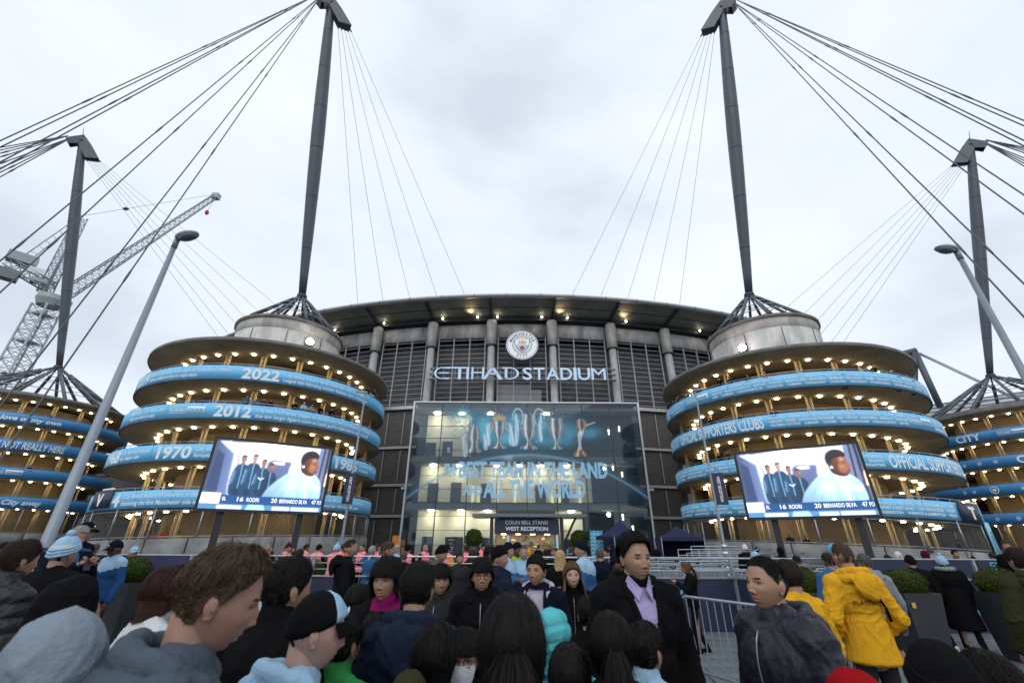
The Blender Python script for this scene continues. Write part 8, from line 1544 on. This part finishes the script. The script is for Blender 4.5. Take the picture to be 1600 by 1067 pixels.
{'x': 18.12, 'y': 36.38, 'z': 0.75, 'h': 1.72, 'yaw': -64.0, 'label': 'figure behind the grille near the right banner pole', 'lod': 'far', 'g': {'arms': ('down', 'down'), 'bulk': 0.02, 'length': 0.86}, 'top': ('black',), 'hair': ('short', 'dbrown'), 'skin': 'light'},
{'x': 30.93, 'y': 32.39, 'z': 0.49, 'h': 1.72, 'yaw': 30.0, 'label': 'figure behind the grille below the T plate', 'lod': 'far', 'g': {'arms': ('down', 'down'), 'bulk': 0.02, 'length': 0.86}, 'top': ('dgrey',), 'hair': ('short', 'dbrown'), 'skin': 'light'}]
ZONES = dict(
 half=lambda c: (c[:,0] > -.01).astype(int),
 half2=lambda c: ((np.abs(c[:,0]) < .05) & (c[:,1] < -.02) & (c[:,2] > 1.0) | (c[:,2] > 1.455)).astype(int),
 greencol=lambda c: (c[:,2] > 1.44).astype(int), magcol=lambda c: (((c[:,2] > 1.452) & (np.abs(c[:,0]) < .088) & (c[:,1] < .03)) | ((np.abs(c[:,0]) < .018+.30*(c[:,2]-1.30)) & (c[:,1] < 0) & (c[:,2] > 1.30))).astype(int),
 skycol=lambda c: (c[:,2] > 1.47).astype(int), yoke=lambda c: (c[:,2] > 1.27+.06*np.abs(c[:,0])/.2).astype(int), limecol=lambda c: ((c[:,2] > 1.43)).astype(int), yel=None)
for s in PEOPLE:
    if s.get('zk') and ZONES.get(s['zk']) is not None: s['zone'] = ZONES[s['zk']]
    queue(s)
run_jobs()
PROOT = {}
for s in PEOPLE: PROOT[s['label']] = person(s)
def at_hand(lab, off):
    o = [v for k, v in PROOT.items() if k.startswith(lab)][0]; M = Matrix.Translation(o.location) @ Matrix.Rotation(o.rotation_euler.z,4,'Z') @ Matrix.Scale(o.scale.x,4); return M @ Vector(off), o.rotation_euler.z
# fur collar, hood lining, strap
for lab in ('person in a sky blue bobble hat with pale fur',):
    o = [v for k, v in PROOT.items() if k.startswith(lab)][0]; rs = np.random.RandomState(2); b = MB()
    for k in range(26): a = 2*math.pi*k/26; b.ball((.13*math.cos(a),.02+.12*math.sin(a),1.50+.02*rs.rand()),(.045,.045,.042),8,6)
    b.build('fur_collar', CL['palegrey'], o)
o = [v for k, v in PROOT.items() if k.startswith('man in a yellow jacket')][0]
b = MB(); b.path([(.03,.155,1.42),(-.06,.170,1.34),(-.13,.145,1.22),(-.175,.10,1.12)],.011,6); b.build('bag_strap', CL['black'], o)
# things held in hands
p, rz = at_hand('woman with short black hair', (.0,-.33,1.36)); T = thing('red_cap', 'bright red cap held in the hands of the woman with the magenta collar', 'cap', p, rz)
b = MB(); b.ball((0,0,0),(.10,.055,.05),20,12); V = b.v[0]; b.v[0] = V*(1+.10*np.sin(V[:,[0]]*60)+.08*np.sin(V[:,[2]]*90+1)); b.build('crown', CL['red'], T); b = MB(); b.ball((.07,-.03,-.01),(.07,.05,.008),16,6); b.build('peak', CL['red'], T)
for i, lab in enumerate(('grey-haired man in a navy jacket looking', 'woman with a curly auburn ponytail', 'white-haired person in a bright blue')):
    p, rz = at_hand(lab, (.0,-.34,1.33) if i < 2 else (.0,-.32,1.70)); T = thing('phone', 'phone held by the '+lab, 'phone', p, rz); MB().box((0,0,0),(.075,.01,.15),rot=rot3('X',-25 if i < 2 else 0)).build('case', black, T); MB().box((0,-.0065 if i == 2 else .007,0),(.066,.002,.138),rot=rot3('X',-25 if i < 2 else 0)).build('display', mat('phone_display',(.1,.12,.15),.2,var=0,emit=(.5,.6,.8),estr=.5), T)
p, rz = at_hand('left of the pair with a white sheet', (.1,-.36,.98)); T = thing('folded_sheet', 'white sheet hanging over the top railing of the left tower', 'sheet', p, rz); MB().box((.2,0,0),(.75,.08,.12)).build('cloth', CL['white'], T)
bpy.data.scenes.remove(TS)
